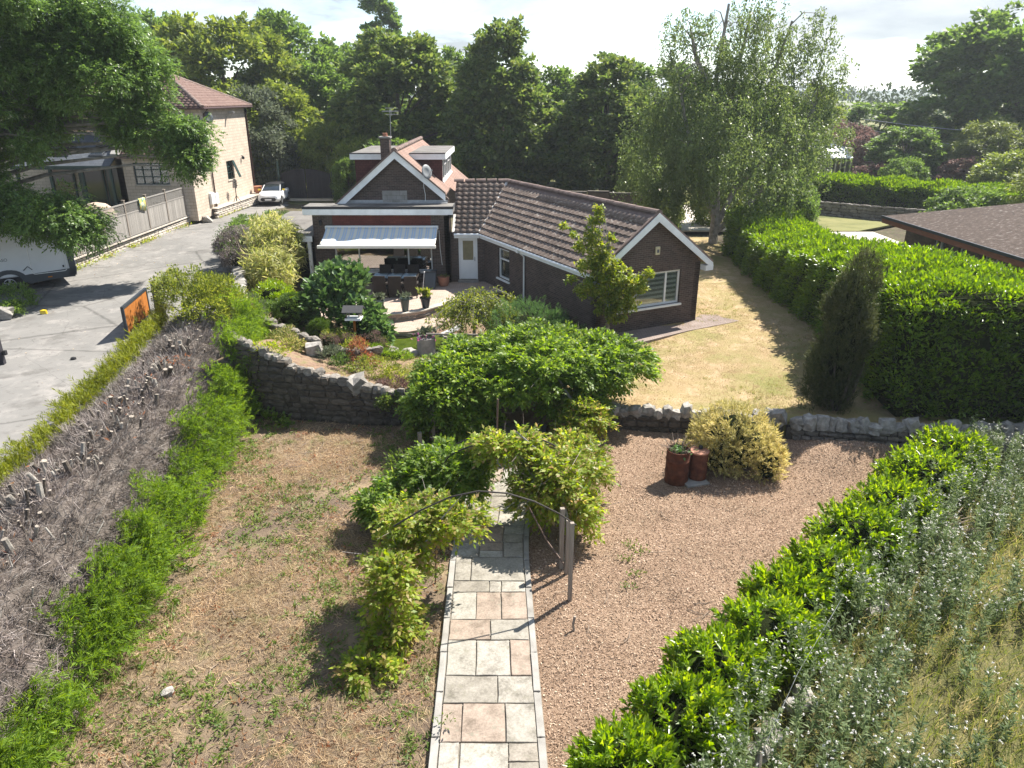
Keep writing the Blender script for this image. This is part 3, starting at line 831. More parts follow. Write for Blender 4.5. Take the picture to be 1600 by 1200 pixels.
def stone_course_wall(name, label, pts, ztop, zbot, thick, meshes, cap, cap_size=(0.3, 0.26, 0.22), sl=(0.24, 0.46), ch=(0.13, 0.2), parts=270, core_mat='mortar', one_face=True, cat='wall', proud=0.045, seed=3, group=None, capname='coping_stone', cap_up=0.35):
    """rubble wall along pts [(x,y)], top/bottom functions of distance; each face stone its own part"""
    g = random.Random(seed)
    P = [Vector((p[0], p[1], 0)) for p in pts]
    seg = [(P[i + 1] - P[i]).length for i in range(len(P) - 1)]
    tot = sum(seg)
    def at(s):
        s = max(0, min(tot - 1e-4, s))
        for i, L in enumerate(seg):
            if s <= L: return P[i].lerp(P[i + 1], s / L), (P[i + 1] - P[i]).normalized()
            s -= L
        return P[-1], (P[-1] - P[-2]).normalized()
    mid, dm = at(tot / 2)
    root = thing(name, label, cat, (mid.x, mid.y, zbot(tot / 2)), group)
    core = MB(); n = max(2, int(tot / 0.4)); inset = 0.04
    for i in range(n):
        s0, s1 = tot * i / n, tot * (i + 1) / n
        a, da = at(s0 + 1e-4); b, db = at(s1 - 1e-4)
        na = Vector((da.y, -da.x, 0)); nb = Vector((db.y, -db.x, 0))
        h0, h1 = ztop(s0) - 0.05, ztop(s1) - 0.05; z0, z1 = zbot(s0) - 0.25, zbot(s1) - 0.25
        fa, fb = a + na * (-inset), b + nb * (-inset); ba, bb = a - na * thick, b - nb * thick
        V = [Vector((p.x, p.y, z)) for p, z in ((fa, z0), (fb, z1), (bb, z1), (ba, z0), (fa, h0), (fb, h1), (bb, h1), (ba, h0))]
        core.raw(V, [(0, 1, 5, 4), (1, 2, 6, 5), (2, 3, 7, 6), (3, 0, 4, 7), (4, 5, 6, 7), (0, 3, 2, 1)])
    core.build('mortar_core', M[core_mat], root)
    cnt = 0; rest = []
    zlo = min(zbot(tot * i / 20) for i in range(21)); zhi = max(ztop(tot * i / 20) for i in range(21))
    z = zlo
    stones = []
    while z < zhi:
        h = g.uniform(*ch); s = -g.uniform(0, 0.3)
        while s < tot:
            L = g.uniform(*sl)
            if g.random() < 0.12: L *= 0.6
            sm = s + L / 2
            if 0.05 < sm < tot - 0.05 and z + h * 0.7 < ztop(sm) and z + h * 0.5 > zbot(sm) - 0.1:
                stones.append((sm, z + h / 2, L, h))
            s += L
        z += h
    stones.sort(key=lambda q: -q[2] * q[3])
    w0 = world_of(root)
    for k, (sm, zc, L, h) in enumerate(stones):
        p, d = at(sm); nn = Vector((d.y, -d.x, 0))
        dep = 0.2
        c = p + nn * (proud * g.uniform(0.3, 1.0) - dep / 2) + Vector((0, 0, zc))
        rz = math.atan2(d.y, d.x)
        me = g.choice(meshes)
        sc = (L - 0.006, dep, h * g.uniform(0.9, 1.06) - 0.004)
        ro = (g.uniform(-0.04, 0.04), g.uniform(-0.05, 0.05), rz + g.choice((0, math.pi)) + g.uniform(-0.03, 0.03))
        if k < parts: link('wall_stone', me, root, c - w0, ro, sc)
        else: rest.append((me, Matrix.LocRotScale(c, __import__('mathutils').Euler(ro), Vector(sc))))
    if rest: join_stuff('small_wall_stones', rest, root)
    if cap:
        s = 0.1
        while s < tot - 0.05:
            L = g.uniform(0.75, 1.35) * cap_size[0]
            p, d = at(s + L / 2); nn = Vector((d.y, -d.x, 0))
            hh = cap_size[2] * g.uniform(0.7, 1.45); ww = cap_size[1] * g.uniform(0.8, 1.3)
            c = p - nn * (thick / 2 - 0.05 + g.uniform(-0.06, 0.06)) + Vector((0, 0, ztop(s + L / 2) + hh * cap_up - 0.06))
            link(capname, g.choice(cap), root, c - w0, (g.uniform(-0.25, 0.25), g.uniform(-0.3, 0.3), math.atan2(d.y, d.x) + g.uniform(-0.4, 0.4)), (L * 1.05, ww, hh))
            s += L * g.uniform(0.86, 1.0)
    return root

def join_stuff(name, items, root, **kw):
    """items: (mesh, world matrix) joined into one part"""
    V, F, b = [], [], 0
    mats = []
    mi = []
    cache = {}
    for me, mw in items:
        if me.name not in cache:
            v = np.empty(len(me.vertices) * 3, dtype=np.float32); me.vertices.foreach_get('co', v)
            f = np.array([list(p.vertices) for p in me.polygons]); cache[me.name] = (v.reshape(-1, 3), f)
        v, f = cache[me.name]
        m = np.array(mw)
        V.append(v @ m[:3, :3].T + m[:3, 3]); F.append(f + b); b += len(v)
    me0 = items[0][0]
    return fast_obj(name, np.concatenate(V), np.concatenate(F), list(me0.materials), root, kind='stuff', smooth=me0.polygons[0].use_smooth, **kw)

def lin(pairs):
    xs = [p[0] for p in pairs]; zs = [p[1] for p in pairs]
    return lambda s: float(np.interp(s, xs, zs))

# tall retaining wall below the rockery, in shade
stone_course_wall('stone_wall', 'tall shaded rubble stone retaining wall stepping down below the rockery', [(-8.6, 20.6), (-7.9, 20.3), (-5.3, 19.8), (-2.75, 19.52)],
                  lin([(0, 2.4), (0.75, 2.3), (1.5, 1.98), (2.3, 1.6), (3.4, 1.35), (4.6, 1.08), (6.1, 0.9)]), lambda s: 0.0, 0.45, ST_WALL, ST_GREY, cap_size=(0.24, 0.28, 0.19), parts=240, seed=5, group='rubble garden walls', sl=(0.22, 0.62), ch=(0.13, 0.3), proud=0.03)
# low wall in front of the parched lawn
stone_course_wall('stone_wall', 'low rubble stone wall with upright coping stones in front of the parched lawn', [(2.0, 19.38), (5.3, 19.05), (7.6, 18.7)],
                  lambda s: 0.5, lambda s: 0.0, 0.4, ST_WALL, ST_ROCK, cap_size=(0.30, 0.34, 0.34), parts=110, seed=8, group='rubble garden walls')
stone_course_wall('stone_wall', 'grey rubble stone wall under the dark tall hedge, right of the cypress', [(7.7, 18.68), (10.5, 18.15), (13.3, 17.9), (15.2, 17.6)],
                  lin([(0, 0.42), (3, 0.5), (7.5, 0.5)]), lambda s: 0.0, 0.4, ST_GREY, ST_ROCK, cap_size=(0.32, 0.34, 0.33), parts=120, seed=9, group='rubble garden walls')

# small terraces inside the rockery
stone_course_wall('stone_edging', 'short row of rough grey stones edging the top rockery terrace', [(-9.1, 24.9), (-7.9, 23.9), (-6.9, 22.9), (-6.3, 22.6)],
                  lin([(0, 1.75), (4, 1.62)]), lin([(0, 1.45), (4, 1.35)]), 0.25, ST_GREY, ST_GREY, cap_size=(0.24, 0.24, 0.17), parts=60, seed=12, group='rockery edgings')
stone_course_wall('stone_edging', 'row of rough stones edging the middle of the rockery behind the bird table', [(-6.2, 22.55), (-5.2, 22.75), (-4.4, 23.4)],
                  lin([(0, 1.3), (2.2, 1.1)]), lin([(0, 1.0), (2.2, 0.8)]), 0.25, ST_GREY, ST_GREY, cap_size=(0.22, 0.22, 0.16), parts=40, seed=13, group='rockery edgings')
def boulder(label, x, y, z, sx, sy, sz, rz, seed=0):
    link('boulder', ST_ROCK[seed % 7], None, (x, y, z + sz * 0.38), (0.1, -0.12, rz), (sx, sy, sz), label, 'boulder', 'boulders in the rockery')
boulder('square grey boulder standing on the rockery terrace above the tall wall', -6.35, 22.3, 1.15, 0.5, 0.46, 0.6, 0.3, 5)
boulder('big grey boulder on the crest of the tall wall near its middle', -4.55, 19.95, 0.95, 0.62, 0.55, 0.55, 0.8, 2)
boulder('pale boulder on the wall top beside the wisteria', -2.75, 19.75, 0.72, 0.55, 0.5, 0.42, 0.2, 3)
boulder('small loose pale stone lying on the rough ground at lower left', -5.55, 9.2, 0.0, 0.2, 0.16, 0.14, 0.5, 4)

# ------------------------------------------------------------------ flagstone path
def path_x(y):  # left and right edge
    l = np.interp(y, [3, 7.8, 10.5, 13.3, 16, 18.6, 20.5], [-1.2, -1.20, -1.25, -1.29, -1.05, -0.62, -0.45])
    return float(l), float(l + np.interp(y, [7, 13, 18], [1.73, 1.64, 1.55]))
M['joint'] = stone_mat('sandy joint', [(0.16, 0.142, 0.115), (0.25, 0.225, 0.19)], 8, 0.95, 0, 0.4, 40)
path = thing('garden_path', None, None, (0, 12, 0)); path['kind'] = 'structure'
gp = random.Random(4)
bed = MB()
ys = np.linspace(3.5, 20.4, 40)
for a, b in zip(ys[:-1], ys[1:]):
    (l0, r0), (l1, r1) = path_x(a), path_x(b)
    bed.raw([(l0, a, 0.055), (r0, a, 0.055), (r1, b, 0.055), (l1, b, 0.055), (l0, a, -0.2), (r0, a, -0.2), (r1, b, -0.2), (l1, b, -0.2)],
            [(0, 1, 2, 3), (0, 3, 7, 4), (1, 5, 6, 2), (0, 4, 5, 1), (3, 2, 6, 7)])
bed.build('path_bed', M['joint'], path)
def slab(u0, u1, y0, y1, nm='flagstone'):
    """u in 0..1 across the path"""
    P = []
    for u, y in ((u0, y0), (u1, y0), (u1, y1), (u0, y1)):
        l, r = path_x(y); P.append(Vector((l + (r - l) * u, y, 0)))
    c = sum(P, Vector()) / 4
    q = []
    for i, p in enumerate(P):
        d = c - p; e = P[(i + 1) % 4] - p; f = P[i - 1] - p
        p2 = p + e.normalized() * 0.008 + f.normalized() * 0.008 + Vector((gp.uniform(-.006, .006), gp.uniform(-.006, .006), 0))
        q.append(p2)
    # knock irregular points into the long sides
    poly = []
    for i in range(4):
        a, b = q[i], q[(i + 1) % 4]
        poly.append(a)
        for k in (0.33, 0.66):
            m = a.lerp(b, k); poly.append(m + (c - m).normalized() * gp.uniform(-0.002, 0.012))
    zt = 0.085 + gp.uniform(-0.006, 0.006)
    tilt = (gp.uniform(-.01, .01), gp.uniform(-.01, .01))
    top = [Vector((p.x, p.y, zt + (p.x - c.x) * tilt[0] + (p.y - c.y) * tilt[1])) for p in poly]
    bot = [Vector((p.x, p.y, 0.03)) for p in poly]
    rim = [c + (p - c) * 1.0 for p in top]
    ins = [p + (c - p).normalized() * 0.008 for p in top]
    n = len(poly)
    mb = MB()
    V = [p - Vector((0, 0, 0.007)) for p in top] + [Vector((p.x, p.y, p.z)) for p in ins] + bot
    F = [tuple(range(n, 2 * n))]
    for i in range(n):
        j = (i + 1) % n
        F.append((i, j, n + j, n + i)); F.append((2 * n + i, 2 * n + j, j, i))
    mb.raw(V, F)
    w0 = world_of(path); c0 = Vector((c.x, c.y, 0))
    link(nm, mb.mesh(nm, M['flag'] if nm == 'flagstone' else M['concrete'], c0), path, c0 - w0)
# rows measured on the photograph, near to far: (y0, y1, [u cuts]) with special stacked cells
E0, E1 = 0.075, 0.925
rows = [(5.6, 6.3, [.5]), (6.3, 7.0, [.33, .7]), (7.0, 7.5, [.28, .62]), (7.5, 8.2, [.21, .70]), (8.2, 8.95, [.22, .68]), (8.95, 9.55, [.60]), (9.55, 10.4, [.35, .76]),
        (10.4, 10.95, [.52]), (10.95, 11.75, [.33, .66]), (11.75, 12.1, [.5, .66]), (12.1, 12.9, [.23]), (12.9, 13.45, [.34, .70]), (13.45, 14.1, [.40, .68]),
        (14.1, 14.9, [.55]), (14.9, 15.4, [.36]), (15.4, 16.1, [.36, .62]), (16.1, 16.9, [.45]), (16.9, 17.5, [.3, .68]), (17.5, 18.2, [.52]), (18.2, 18.9, [.35]), (18.9, 19.8, [.5])]
for y0, y1, cuts in rows:
    us = [E0] + [E0 + (E1 - E0) * c for c in cuts] + [E1]
    for a, b in zip(us[:-1], us[1:]):
        if (b - a) > 0.2 and (b - a) < 0.32 and gp.random() < 0.25:
            ym = (y0 + y1) / 2 + gp.uniform(-.08, .08)
            slab(a, b, y0, ym); slab(a, b, ym, y1)
        else: slab(a, b, y0, y1)
y = 5.6
while y < 19.6:
    L = 0.9
    slab(0.0, E0, y, y + L, 'edging_stone'); slab(E1, 1.0, y, y + L, 'edging_stone'); y += L
# ------------------------------------------------------------------ roof tiles
def tile_mesh(name, mat, w=0.30, l=0.38, amp=0.042, nseg=6):
    V, F = [], []
    for i in range(nseg + 1):
        x = w * i / nseg; z = amp * (0.5 - 0.5 * math.cos(2 * math.pi * min(1.0, (i / nseg) * 1.0)))
        V += [(x, 0, z + 0.058), (x, l, z + 0.008), (x, 0, z + 0.012)]
    for i in range(nseg):
        a = i * 3; b = a + 3
        F += [(a, b, b + 1, a + 1), (a + 2, b + 2, b, a)]
    me = bpy.data.meshes.new(name); me.from_pydata(V, [], F); me.materials.append(mat)
    me.polygons.foreach_set('use_smooth', [True] * len(me.polygons)); 
    try: me.set_sharp_from_angle(angle=R(50))
    except Exception: pass
    me.update(); return me

def roof_slope(root, o, u, v, nu, nv, me, clips=(), budget=None, pitch_w=0.30, pitch_l=0.33, partname='roof_tile', seed=1, skip=0):
    """rows of tiles from the eave corner o along u and up v; budget: [remaining single parts]"""
    g = random.Random(seed)
    o = Vector(o); u = Vector(u).normalized(); v = Vector(v).normalized(); n = u.cross(v)
    if n.z < 0: n = -n
    w0 = world_of(root)
    xs = [q.co.x for q in me.vertices]; tw = max(xs); tl = max(q.co.y for q in me.vertices)
    Mx = Matrix((u, v, u.cross(v))).transposed()
    rest = []
    for j in range(nv):
        for i in range(nu):
            p = o + u * (i * pitch_w) + v * (j * pitch_l) + n * 0.012
            cs = [p, p + u * tw, p + u * tw + v * tl, p + v * tl]
            keep = True; cut = []
            for cp, cn in clips:
                ds = [(c - Vector(cp)).dot(Vector(cn)) for c in cs]
                if max(ds) <= 0.01: keep = False; break
                if min(ds) < 0: cut.append((cp, cn))
            if not keep: continue
            jit = Matrix.Rotation(g.uniform(-0.006, 0.006), 3, 'Z') @ Matrix.Rotation(g.uniform(-0.008, 0.008), 3, 'X')
            rot = (Mx @ jit).to_4x4()
            mw = Matrix.Translation(p + n * g.uniform(-0.002, 0.004)) @ rot
            m2 = me
            if cut:
                bm = bmesh.new(); bm.from_mesh(me)
                inv = mw.inverted()
                for cp, cn in cut:
                    lp = inv @ Vector(cp); ln = (rot.to_3x3().inverted() @ Vector(cn)).normalized()
                    bmesh.ops.bisect_plane(bm, geom=bm.verts[:] + bm.edges[:] + bm.faces[:], plane_co=lp, plane_no=-ln, clear_outer=True)
                if len(bm.faces) == 0: bm.free(); continue
                m2 = bpy.data.meshes.new(me.name); bm.to_mesh(m2); bm.free(); m2.materials.append(me.materials[0])
            if budget is not None and budget[0] > 0:
                budget[0] -= 1
                ob = link(partname, m2, root); ob.matrix_local = Matrix.Translation(-w0) @ mw
            else: rest.append((m2, mw))
    if rest:
        V, F, b = [], [], 0
        for m3, mw in rest:
            for q in m3.vertices: V.append(mw @ q.co - w0)
            for pl in m3.polygons: F.append([b + k for k in pl.vertices])
            b += len(m3.vertices)
        mm = bpy.data.meshes.new('more_roof_tiles'); mm.from_pydata(V, [], F); mm.materials.append(me.materials[0])
        mm.polygons.foreach_set('use_smooth', [True] * len(mm.polygons)); mm.update()
        link('more_roof_tiles', mm, root, kind='stuff')

def ridge_run(root, a, b, r=0.13, L=0.42, mat='ridge', name='ridge_tile', seed=1, n=7):
    a, b = Vector(a), Vector(b); d = (b - a); tot = d.length; d.normalize()
    up = Vector((0, 0, 1)); s = d.cross(up).normalized(); upn = s.cross(d)
    mb = MB(); V = []; 
    for k, (y, rr) in enumerate(((0, r * 1.06), (L * 1.04, r * 0.97))):
        for i in range(n):
            t = math.pi * (i / (n - 1)) * 1.1 - 0.05 * math.pi
            V.append((math.cos(t) * rr, y, math.sin(t) * rr * 0.85))
    F = [(i, i + 1, n + i + 1, n + i) for i in range(n - 1)] + [tuple(range(n - 1, -1, -1)), tuple(range(n, 2 * n))]
    mb.raw(V, F); me = mb.mesh(name, M[mat], smooth=False)
    g = random.Random(seed); w0 = world_of(root)
    Mx = Matrix((-s, d, upn)).transposed() if (-s).cross(d).dot(upn) > 0 else Matrix((s, d, upn)).transposed()
    k = int(tot / L)
    for i in range(k):
        o = link(name, me, root)
        o.matrix_local = Matrix.Translation(a + d * (i * tot / k) + upn * g.uniform(-0.006, 0.006) - w0) @ (Mx @ Matrix.Rotation(g.uniform(-.012, .012), 3, 'Z')).to_4x4()

def wall_rect(mb, p0, p1, z0, z1, th, holes=()):
    """vertical wall from p0 to p1 (outer face on the right-hand side walking p0->p1), holes (s0,s1,za,zb)"""
    p0 = Vector((p0[0], p0[1], 0)); p1 = Vector((p1[0], p1[1], 0)); d = (p1 - p0); L = d.length; d.normalize()
    nin = Vector((-d.y, d.x, 0))
    ss = sorted({0, L} | {h[0] for h in holes} | {h[1] for h in holes}); zs = sorted({z0, z1} | {h[2] for h in holes} | {h[3] for h in holes})
    for a, b in zip(ss[:-1], ss[1:]):
        for c, e in zip(zs[:-1], zs[1:]):
            if any(h[0] <= (a + b) / 2 <= h[1] and h[2] <= (c + e) / 2 <= h[3] for h in holes): continue
            mb.obox(p0 + d * a + Vector((0, 0, c)), d * (b - a), nin * th, (0, 0, e - c))

def window_unit(root, p0, d, s0, s1, z0, z1, vbars=(), hbars=(), fw=0.06, setin=0.09, glass='glass', frame='white', sill=0.0, sillm='white', name='window', fd=0.07, pane_each=True):
    """frame part (outer frame and bars) with pane and sill sub-parts; vbars: fractions; hbars: list of (i_light, fraction)"""
    p0 = Vector((p0[0], p0[1], 0)); d = Vector((d[0], d[1], 0)).normalized(); nout = Vector((d.y, -d.x, 0)); nin = -nout
    o = p0 + d * s0 + nin * setin + Vector((0, 0, z0)); W = s1 - s0; H = z1 - z0
    mb = MB(); z = Vector((0, 0, 1))
    def bar(a, b, c, e): mb.obox(o + d * a + z * c, d * (b - a), nin * fd, z * (e - c))
    bar(0, W, 0, fw); bar(0, W, H - fw, H); bar(0, fw, fw, H - fw); bar(W - fw, W, fw, H - fw)
    xs = [fw] + [W * f for f in vbars] + [W - fw]
    for f in vbars: bar(W * f - fw * 0.5, W * f + fw * 0.5, fw, H - fw)
    lights = []
    for k in range(len(xs) - 1):
        a = xs[k] + (fw * 0.5 if k else 0); b = xs[k + 1] - (fw * 0.5 if k < len(xs) - 2 else 0)
        hs = sorted(h for (i, h) in hbars if i == k)
        zc = fw
        for h in hs:
            bar(a, b, H * h - fw * 0.45, H * h + fw * 0.45); lights.append((a, b, zc, H * h - fw * 0.45)); zc = H * h + fw * 0.45
        lights.append((a, b, zc, H - fw))
    fr = mb.build(name, M[frame], root)
    for a, b, c, e in lights:
        q = MB(); q.obox(o + d * (a - 0.004) + z * (c - 0.004) + nin * 0.03, d * (b - a + 0.008), nin * 0.012, z * (e - c + 0.008))
        q.build('pane', M[glass], fr)
    if sill:
        q = MB(); q.obox(p0 + d * (s0 - 0.06) + nout * sill + z * (z0 - 0.075), d * (W + 0.12), nin * (sill + setin + 0.0), z * 0.072)
        q.build('sill', M[sillm], fr)
    return fr, o, d, nin

# ------------------------------------------------------------------ the bungalow
Z0 = 0.8
bung = thing('bungalow', 'dark brown brick bungalow with tiled wing, white bargeboards and a flat roofed front', 'house', (-2.0, 34.0, Z0))
g_ = Vector((0.889, 0.457, 0)).normalized(); d_ = Vector((0.457, -0.889, 0)).normalized()
I_ = Vector((-1.3, 34.12, 0)); GR = Vector((7.2, 27.82, 0))
tI = (GR - I_).dot(d_); sG = (GR - I_).dot(g_)
GL = I_ + d_ * tI
ZE = 3.12; ZR = 5.10; OV = 0.30
HW = sG / 2
WX0, WX1 = -9.1, -2.85           # front block
# walls
wb = MB()
wall_rect(wb, (WX0, 33.9), (WX1, 33.9), Z0 - 0.3, 4.02, 0.25, [(0.9, 5.40, 1.38, 3.06), (0.9, 5.40, 3.42, 3.96)])
wall_rect(wb, (WX1, 33.9), (WX1, 34.12), Z0 - 0.3, 4.02, 0.25)
wall_rect(wb, (WX0, 44.5), (WX0, 34.15), Z0 - 0.3, 3.6, 0.25)
wall_rect(wb, (WX1 - 0.25, 34.12), (I_.x, 34.12), Z0 - 0.3, ZE, 0.25, [(0.25 + 0.36, 0.25 + 1.24, 0.94, 2.98)])
wall_rect(wb, I_, GL, Z0 - 0.3, ZE, 0.25, [(1.45, 2.58, 1.36, 2.72)])
WS0, WS1, WZ0, WZ1 = 0.94, 3.78, 1.62, 2.92
wall_rect(wb, GL, GR, Z0 - 0.3, ZE, 0.25, [(WS0, WS1, WZ0, WZ1)])
wall_rect(wb, GR, GR - d_ * 11, Z0 - 0.3, ZE, 0.25)
# gable triangles
A = GL + Vector((0, 0, ZE)); B = GR + Vector((0, 0, ZE)); Cc = GL + g_ * HW + Vector((0, 0, ZR - 0.1))
wb.prism([A, B, Cc], -d_ * 0.25)
wb.prism([(-8.25, 34.95, 4.02), (-2.95, 34.95, 4.02), (-2.95, 34.95, 4.55), (-5.33, 34.95, 6.55), (-8.25, 34.95, 4.1)], (0, 0.25, 0))
wb.build('brick_wall', M['brick'], bung, uv=True)
rb = MB(); rb.box(-8.2, -3.70, 33.935, 34.1, 3.42, 3.96)
rb.build('red_panel', M['red_brick'], bung, uv=True)
# blocked-up window on the gable
bk = MB()
gq = random.Random(2)
for j in range(3):
    x = -6.02 + (0.0 if j % 2 else -0.0)
    cuts = [-6.02, -5.6, -5.2, -4.86] if j % 2 == 0 else [-6.02, -5.8, -5.38, -5.0, -4.86]
    for a, b in zip(cuts[:-1], cuts[1:]):
        q = MB(); q.box(a + 0.006, b - 0.006, 34.925 + gq.uniform(-.006, .004), 34.96, 4.3 + j * 0.21, 4.3 + j * 0.21 + 0.2)
        q.build('concrete_block', M['concrete'], bung)
# interior floor, ceilings and inner walls
ib = MB()
ib.box(WX0 + 0.3, WX1 - 0.3, 34.2, 38.2, 0.75, 0.82); ib.box(WX0 + 0.3, WX1 - 0.3, 38.2, 38.3, 0.8, 3.9); ib.box(WX0 + 0.3, WX1 - 0.3, 34.2, 38.2, 3.1, 3.2)
ib.obox(GL - d_ * 3.5 + g_ * 0.3 + Vector((0, 0, 0.8)), g_ * (sG - 0.6), d_ * 0.1, (0, 0, 2.3))
ib.obox(I_ + g_ * 2.6 + Vector((0, 0, 0.8)), g_ * 0.1, d_ * 6, (0, 0, 2.3))
ib.obox(GL - d_ * 3.5 + g_ * 0.3 + Vector((0, 0, 3.05)), g_ * (sG - 0.6), d_ * 3.2, (0, 0, 0.05))
ib.obox(GL - d_ * 3.5 + g_ * 0.3 + Vector((0, 0, 0.75)), g_ * (sG - 0.6), d_ * 3.2, (0, 0, 0.05))
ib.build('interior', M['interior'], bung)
# flat front roof with fascia
fr = MB(); fr.box(-9.42, -2.68, 33.62, 34.93, 4.05, 4.36); fr.build('flat_roof', M['felt'], bung)
fe = MB(); fe.box(-9.45, -2.655, 33.585, 33.615, 4.27, 4.385); fe.box(-2.675, -2.645, 33.62, 34.9, 4.27, 4.385); fe.build('felt_edge', M['felt_dark'], bung)
ff = MB(); ff.box(-9.43, -2.67, 33.58, 33.612, 4.02, 4.262); ff.box(-9.43, -2.9, 33.62, 33.9, 4.0, 4.045); ff.build('fascia', M['white_paint'], bung)
fl = MB(); fl.prism([(-8.15, 34.9, 4.37), (-3.0, 34.9, 4.37), (-3.0, 34.72, 4.37), (-8.15, 34.72, 4.37)], (0, 0, 0.02)); fl.box(-8.1, -3.0, 34.935, 34.948, 4.36, 4.5); fl.build('lead_flashing', M['lead'], bung)
# main pitched roof
AX, AZ = -5.33, 6.72; SL = 0.84
mr = MB()
def main_slope(x0, x1, y0, y1, th=0.07):
    z0, z1 = AZ - SL * abs(x0 - AX), AZ - SL * abs(x1 - AX)
    P = [(x0, y0, z0), (x0, y1, z0), (x1, y1, z1), (x1, y0, z1)]
    mr.prism(P, (0, 0, -th))
main_slope(AX, -8.4, 34.74, 45.2); main_slope(-8.4, -9.35, 35.05, 45.2)
main_slope(AX, -3.05, 34.74, 45.2); main_slope(-3.05, -1.2, 37.3, 45.2)
mr.build('pitched_roof', M['roof_old'], bung, uv=True)
bw_ = MB()
for x in (-8.3, -3.08):
    z = AZ - SL * abs(x - AX)
    s = 1 if x > AX else -1
    bw_.prism([(AX, 34.70, AZ - 0.03), (x, 34.70, z - 0.03), (x, 34.70, z - 0.36), (AX, 34.70, AZ - 0.36)], (0, 0.035, 0))
bw_.build('bargeboard', M['white_paint'], bung)
bw2 = MB()
for x in (-8.32, -3.06):
    z = AZ - SL * abs(x - AX)
    bw2.prism([(AX, 34.66, AZ + 0.06), (x, 34.66, z + 0.06), (x, 34.66, z - 0.025), (AX, 34.66, AZ - 0.025)], (0, 0.12, 0))
bw2.build('verge', M['ridge'], bung)
ridge_run(bung, (AX, 34.72, AZ + 0.0), (AX, 45.2, AZ + 0.0), 0.13, 0.45, seed=3)
# dormers
def dormer(sgn, xw, xin):
    zr = 6.36
    d1 = MB(); d1.box(min(xw + sgn * 0.16, xin), max(xw + sgn * 0.16, xin), 36.8, 42.6, zr, zr + 0.09)
    rf = d1.build('dormer_roof', M['felt'], bung)
    f = MB(); f.box(min(xw + sgn * 0.17, xin), max(xw + sgn * 0.17, xin), 36.765, 36.795, zr - 0.2, zr + 0.06)
    xa = xw + sgn * 0.165
    f.box(min(xa, xa + sgn * .03), max(xa, xa + sgn * .03), 36.8, 42.6, zr - 0.2, zr + 0.06); f.build('dormer_fascia', M['white_paint'], rf)
    e = MB(); e.box(min(xw + sgn * 0.2, xin), max(xw + sgn * 0.2, xin), 36.74, 36.8, zr + 0.062, zr + 0.11); e.build('felt_edge', M['felt_dark'], rf)
    zb = AZ - SL * abs(xw - AX)
    c = MB(); c.prism([(xw, 37.0, zb - 0.05), (xw, 37.0, zr), (AX + sgn * 0.43, 37.0, zr)], (0, 0.1, 0))
    if sgn < 0: c.box(xw, xw + 0.1, 37.1, 42.5, zb - 0.05, zr)
    c.build('hung_tile_cheek', M['red_tile'], bung, uv=True)
dormer(-1, -7.6, AX - 0.40); dormer(1, -3.38, AX + 0.40)
window_unit(bung, (-3.38, 37.05), (0, 1), 0.05, 5.4, 5.12, 6.14, vbars=(0.2, 0.4, 0.6, 0.8), hbars=[(1, 0.7), (3, 0.7)], fw=0.07, setin=0.0, glass='glass', sill=0.06, name='dormer_window')
ib2 = MB(); ib2.box(-4.6, -4.55, 37.2, 42.4, 4.6, 6.3); ib2.build('dormer_interior', M['interior'], bung)
# chimney
ch = MB(); ch.box(-6.13, -5.70, 35.85, 36.35, 5.7, 7.18); chm = ch.build('chimney', M['brick'], bung, uv=True)
q = MB(); q.box(-6.18, -5.65, 35.80, 36.40, 7.18, 7.25); q.build('chimney_cap', M['concrete'], chm)
q = MB(); q.lathe((-5.91, 36.1, 7.25), [(0.12, 0), (0.13, 0.05), (0.10, 0.07), (0.11, 0.12), (0.12, 0.14), (0.09, 0.15)], 12); q.build('chimney_pot', M['terracotta'], chm, smooth=True)
# aerial on the chimney
ae = thing('television_aerial', 'thin grey television aerial with several short rods on the bungalow chimney', 'aerial', (-5.66, 36.1, 7.0))
q = MB(); q.cyl((-5.66, 36.1, 6.9), (-5.62, 36.1, 8.5), 0.018, n=6); q.build('mast', M['metal_grey'], ae)
q = MB(); q.cyl((-5.62, 35.75, 8.35), (-5.62, 36.5, 8.35), 0.015, n=6)
for k in range(5): q.cyl((-5.95, 35.8 + k * 0.16, 8.35), (-5.28, 35.8 + k * 0.16, 8.35), 0.011, n=5)
for zq in (8.2, 8.48): q.cyl((-5.9, 36.45, zq), (-5.3, 36.45, zq), 0.012, n=5)
q.cyl((-5.62, 36.45, 8.15), (-5.62, 36.45, 8.5), 0.012, n=5)
q.build('antenna', M['metal_grey'], ae)
def sat_dish(root_loc, aim, r, label, mat='metal_grey', drop=0.0):
    t = thing('satellite_dish', label, 'satellite dish', root_loc, 'satellite dishes')
    a = Vector(aim).normalized(); o = Vector(root_loc)
    c = o + a * 0.25 + Vector((0, 0, 0.12))
    u = a.cross(Vector((0, 0, 1))).normalized(); v = u.cross(a)
    P, F, n = [c - a * r * 0.22], [], 14
    for k in (1, 2):
        for i in range(n):
            an = 2 * math.pi * i / n
            P.append(c + u * math.cos(an) * r * k / 2 + v * math.sin(an) * r * 1.1 * k / 2 - a * r * 0.22 * (1 - (k / 2) ** 2))
    for i in range(n):
        j = (i + 1) % n
        F += [(0, 1 + i, 1 + j), (1 + i, 1 + n + i, 1 + n + j, 1 + j)]
    q = MB(); q.raw(P, F); dsh = q.build('dish', M[mat], t, smooth=True)
    sm = dsh.modifiers.new('thickness', 'SOLIDIFY'); sm.thickness = 0.015
    q = MB(); q.cyl(o, c - a * r * 0.25, 0.02, n=6); q.cyl(c - v * r * 0.9, c + a * r * 1.1, 0.012, n=5); q.cbox(c + a * r * 1.1 - Vector((0, 0, .03)), 0.06, 0.06, 0.06); q.build('arm', M['metal_grey'], t)
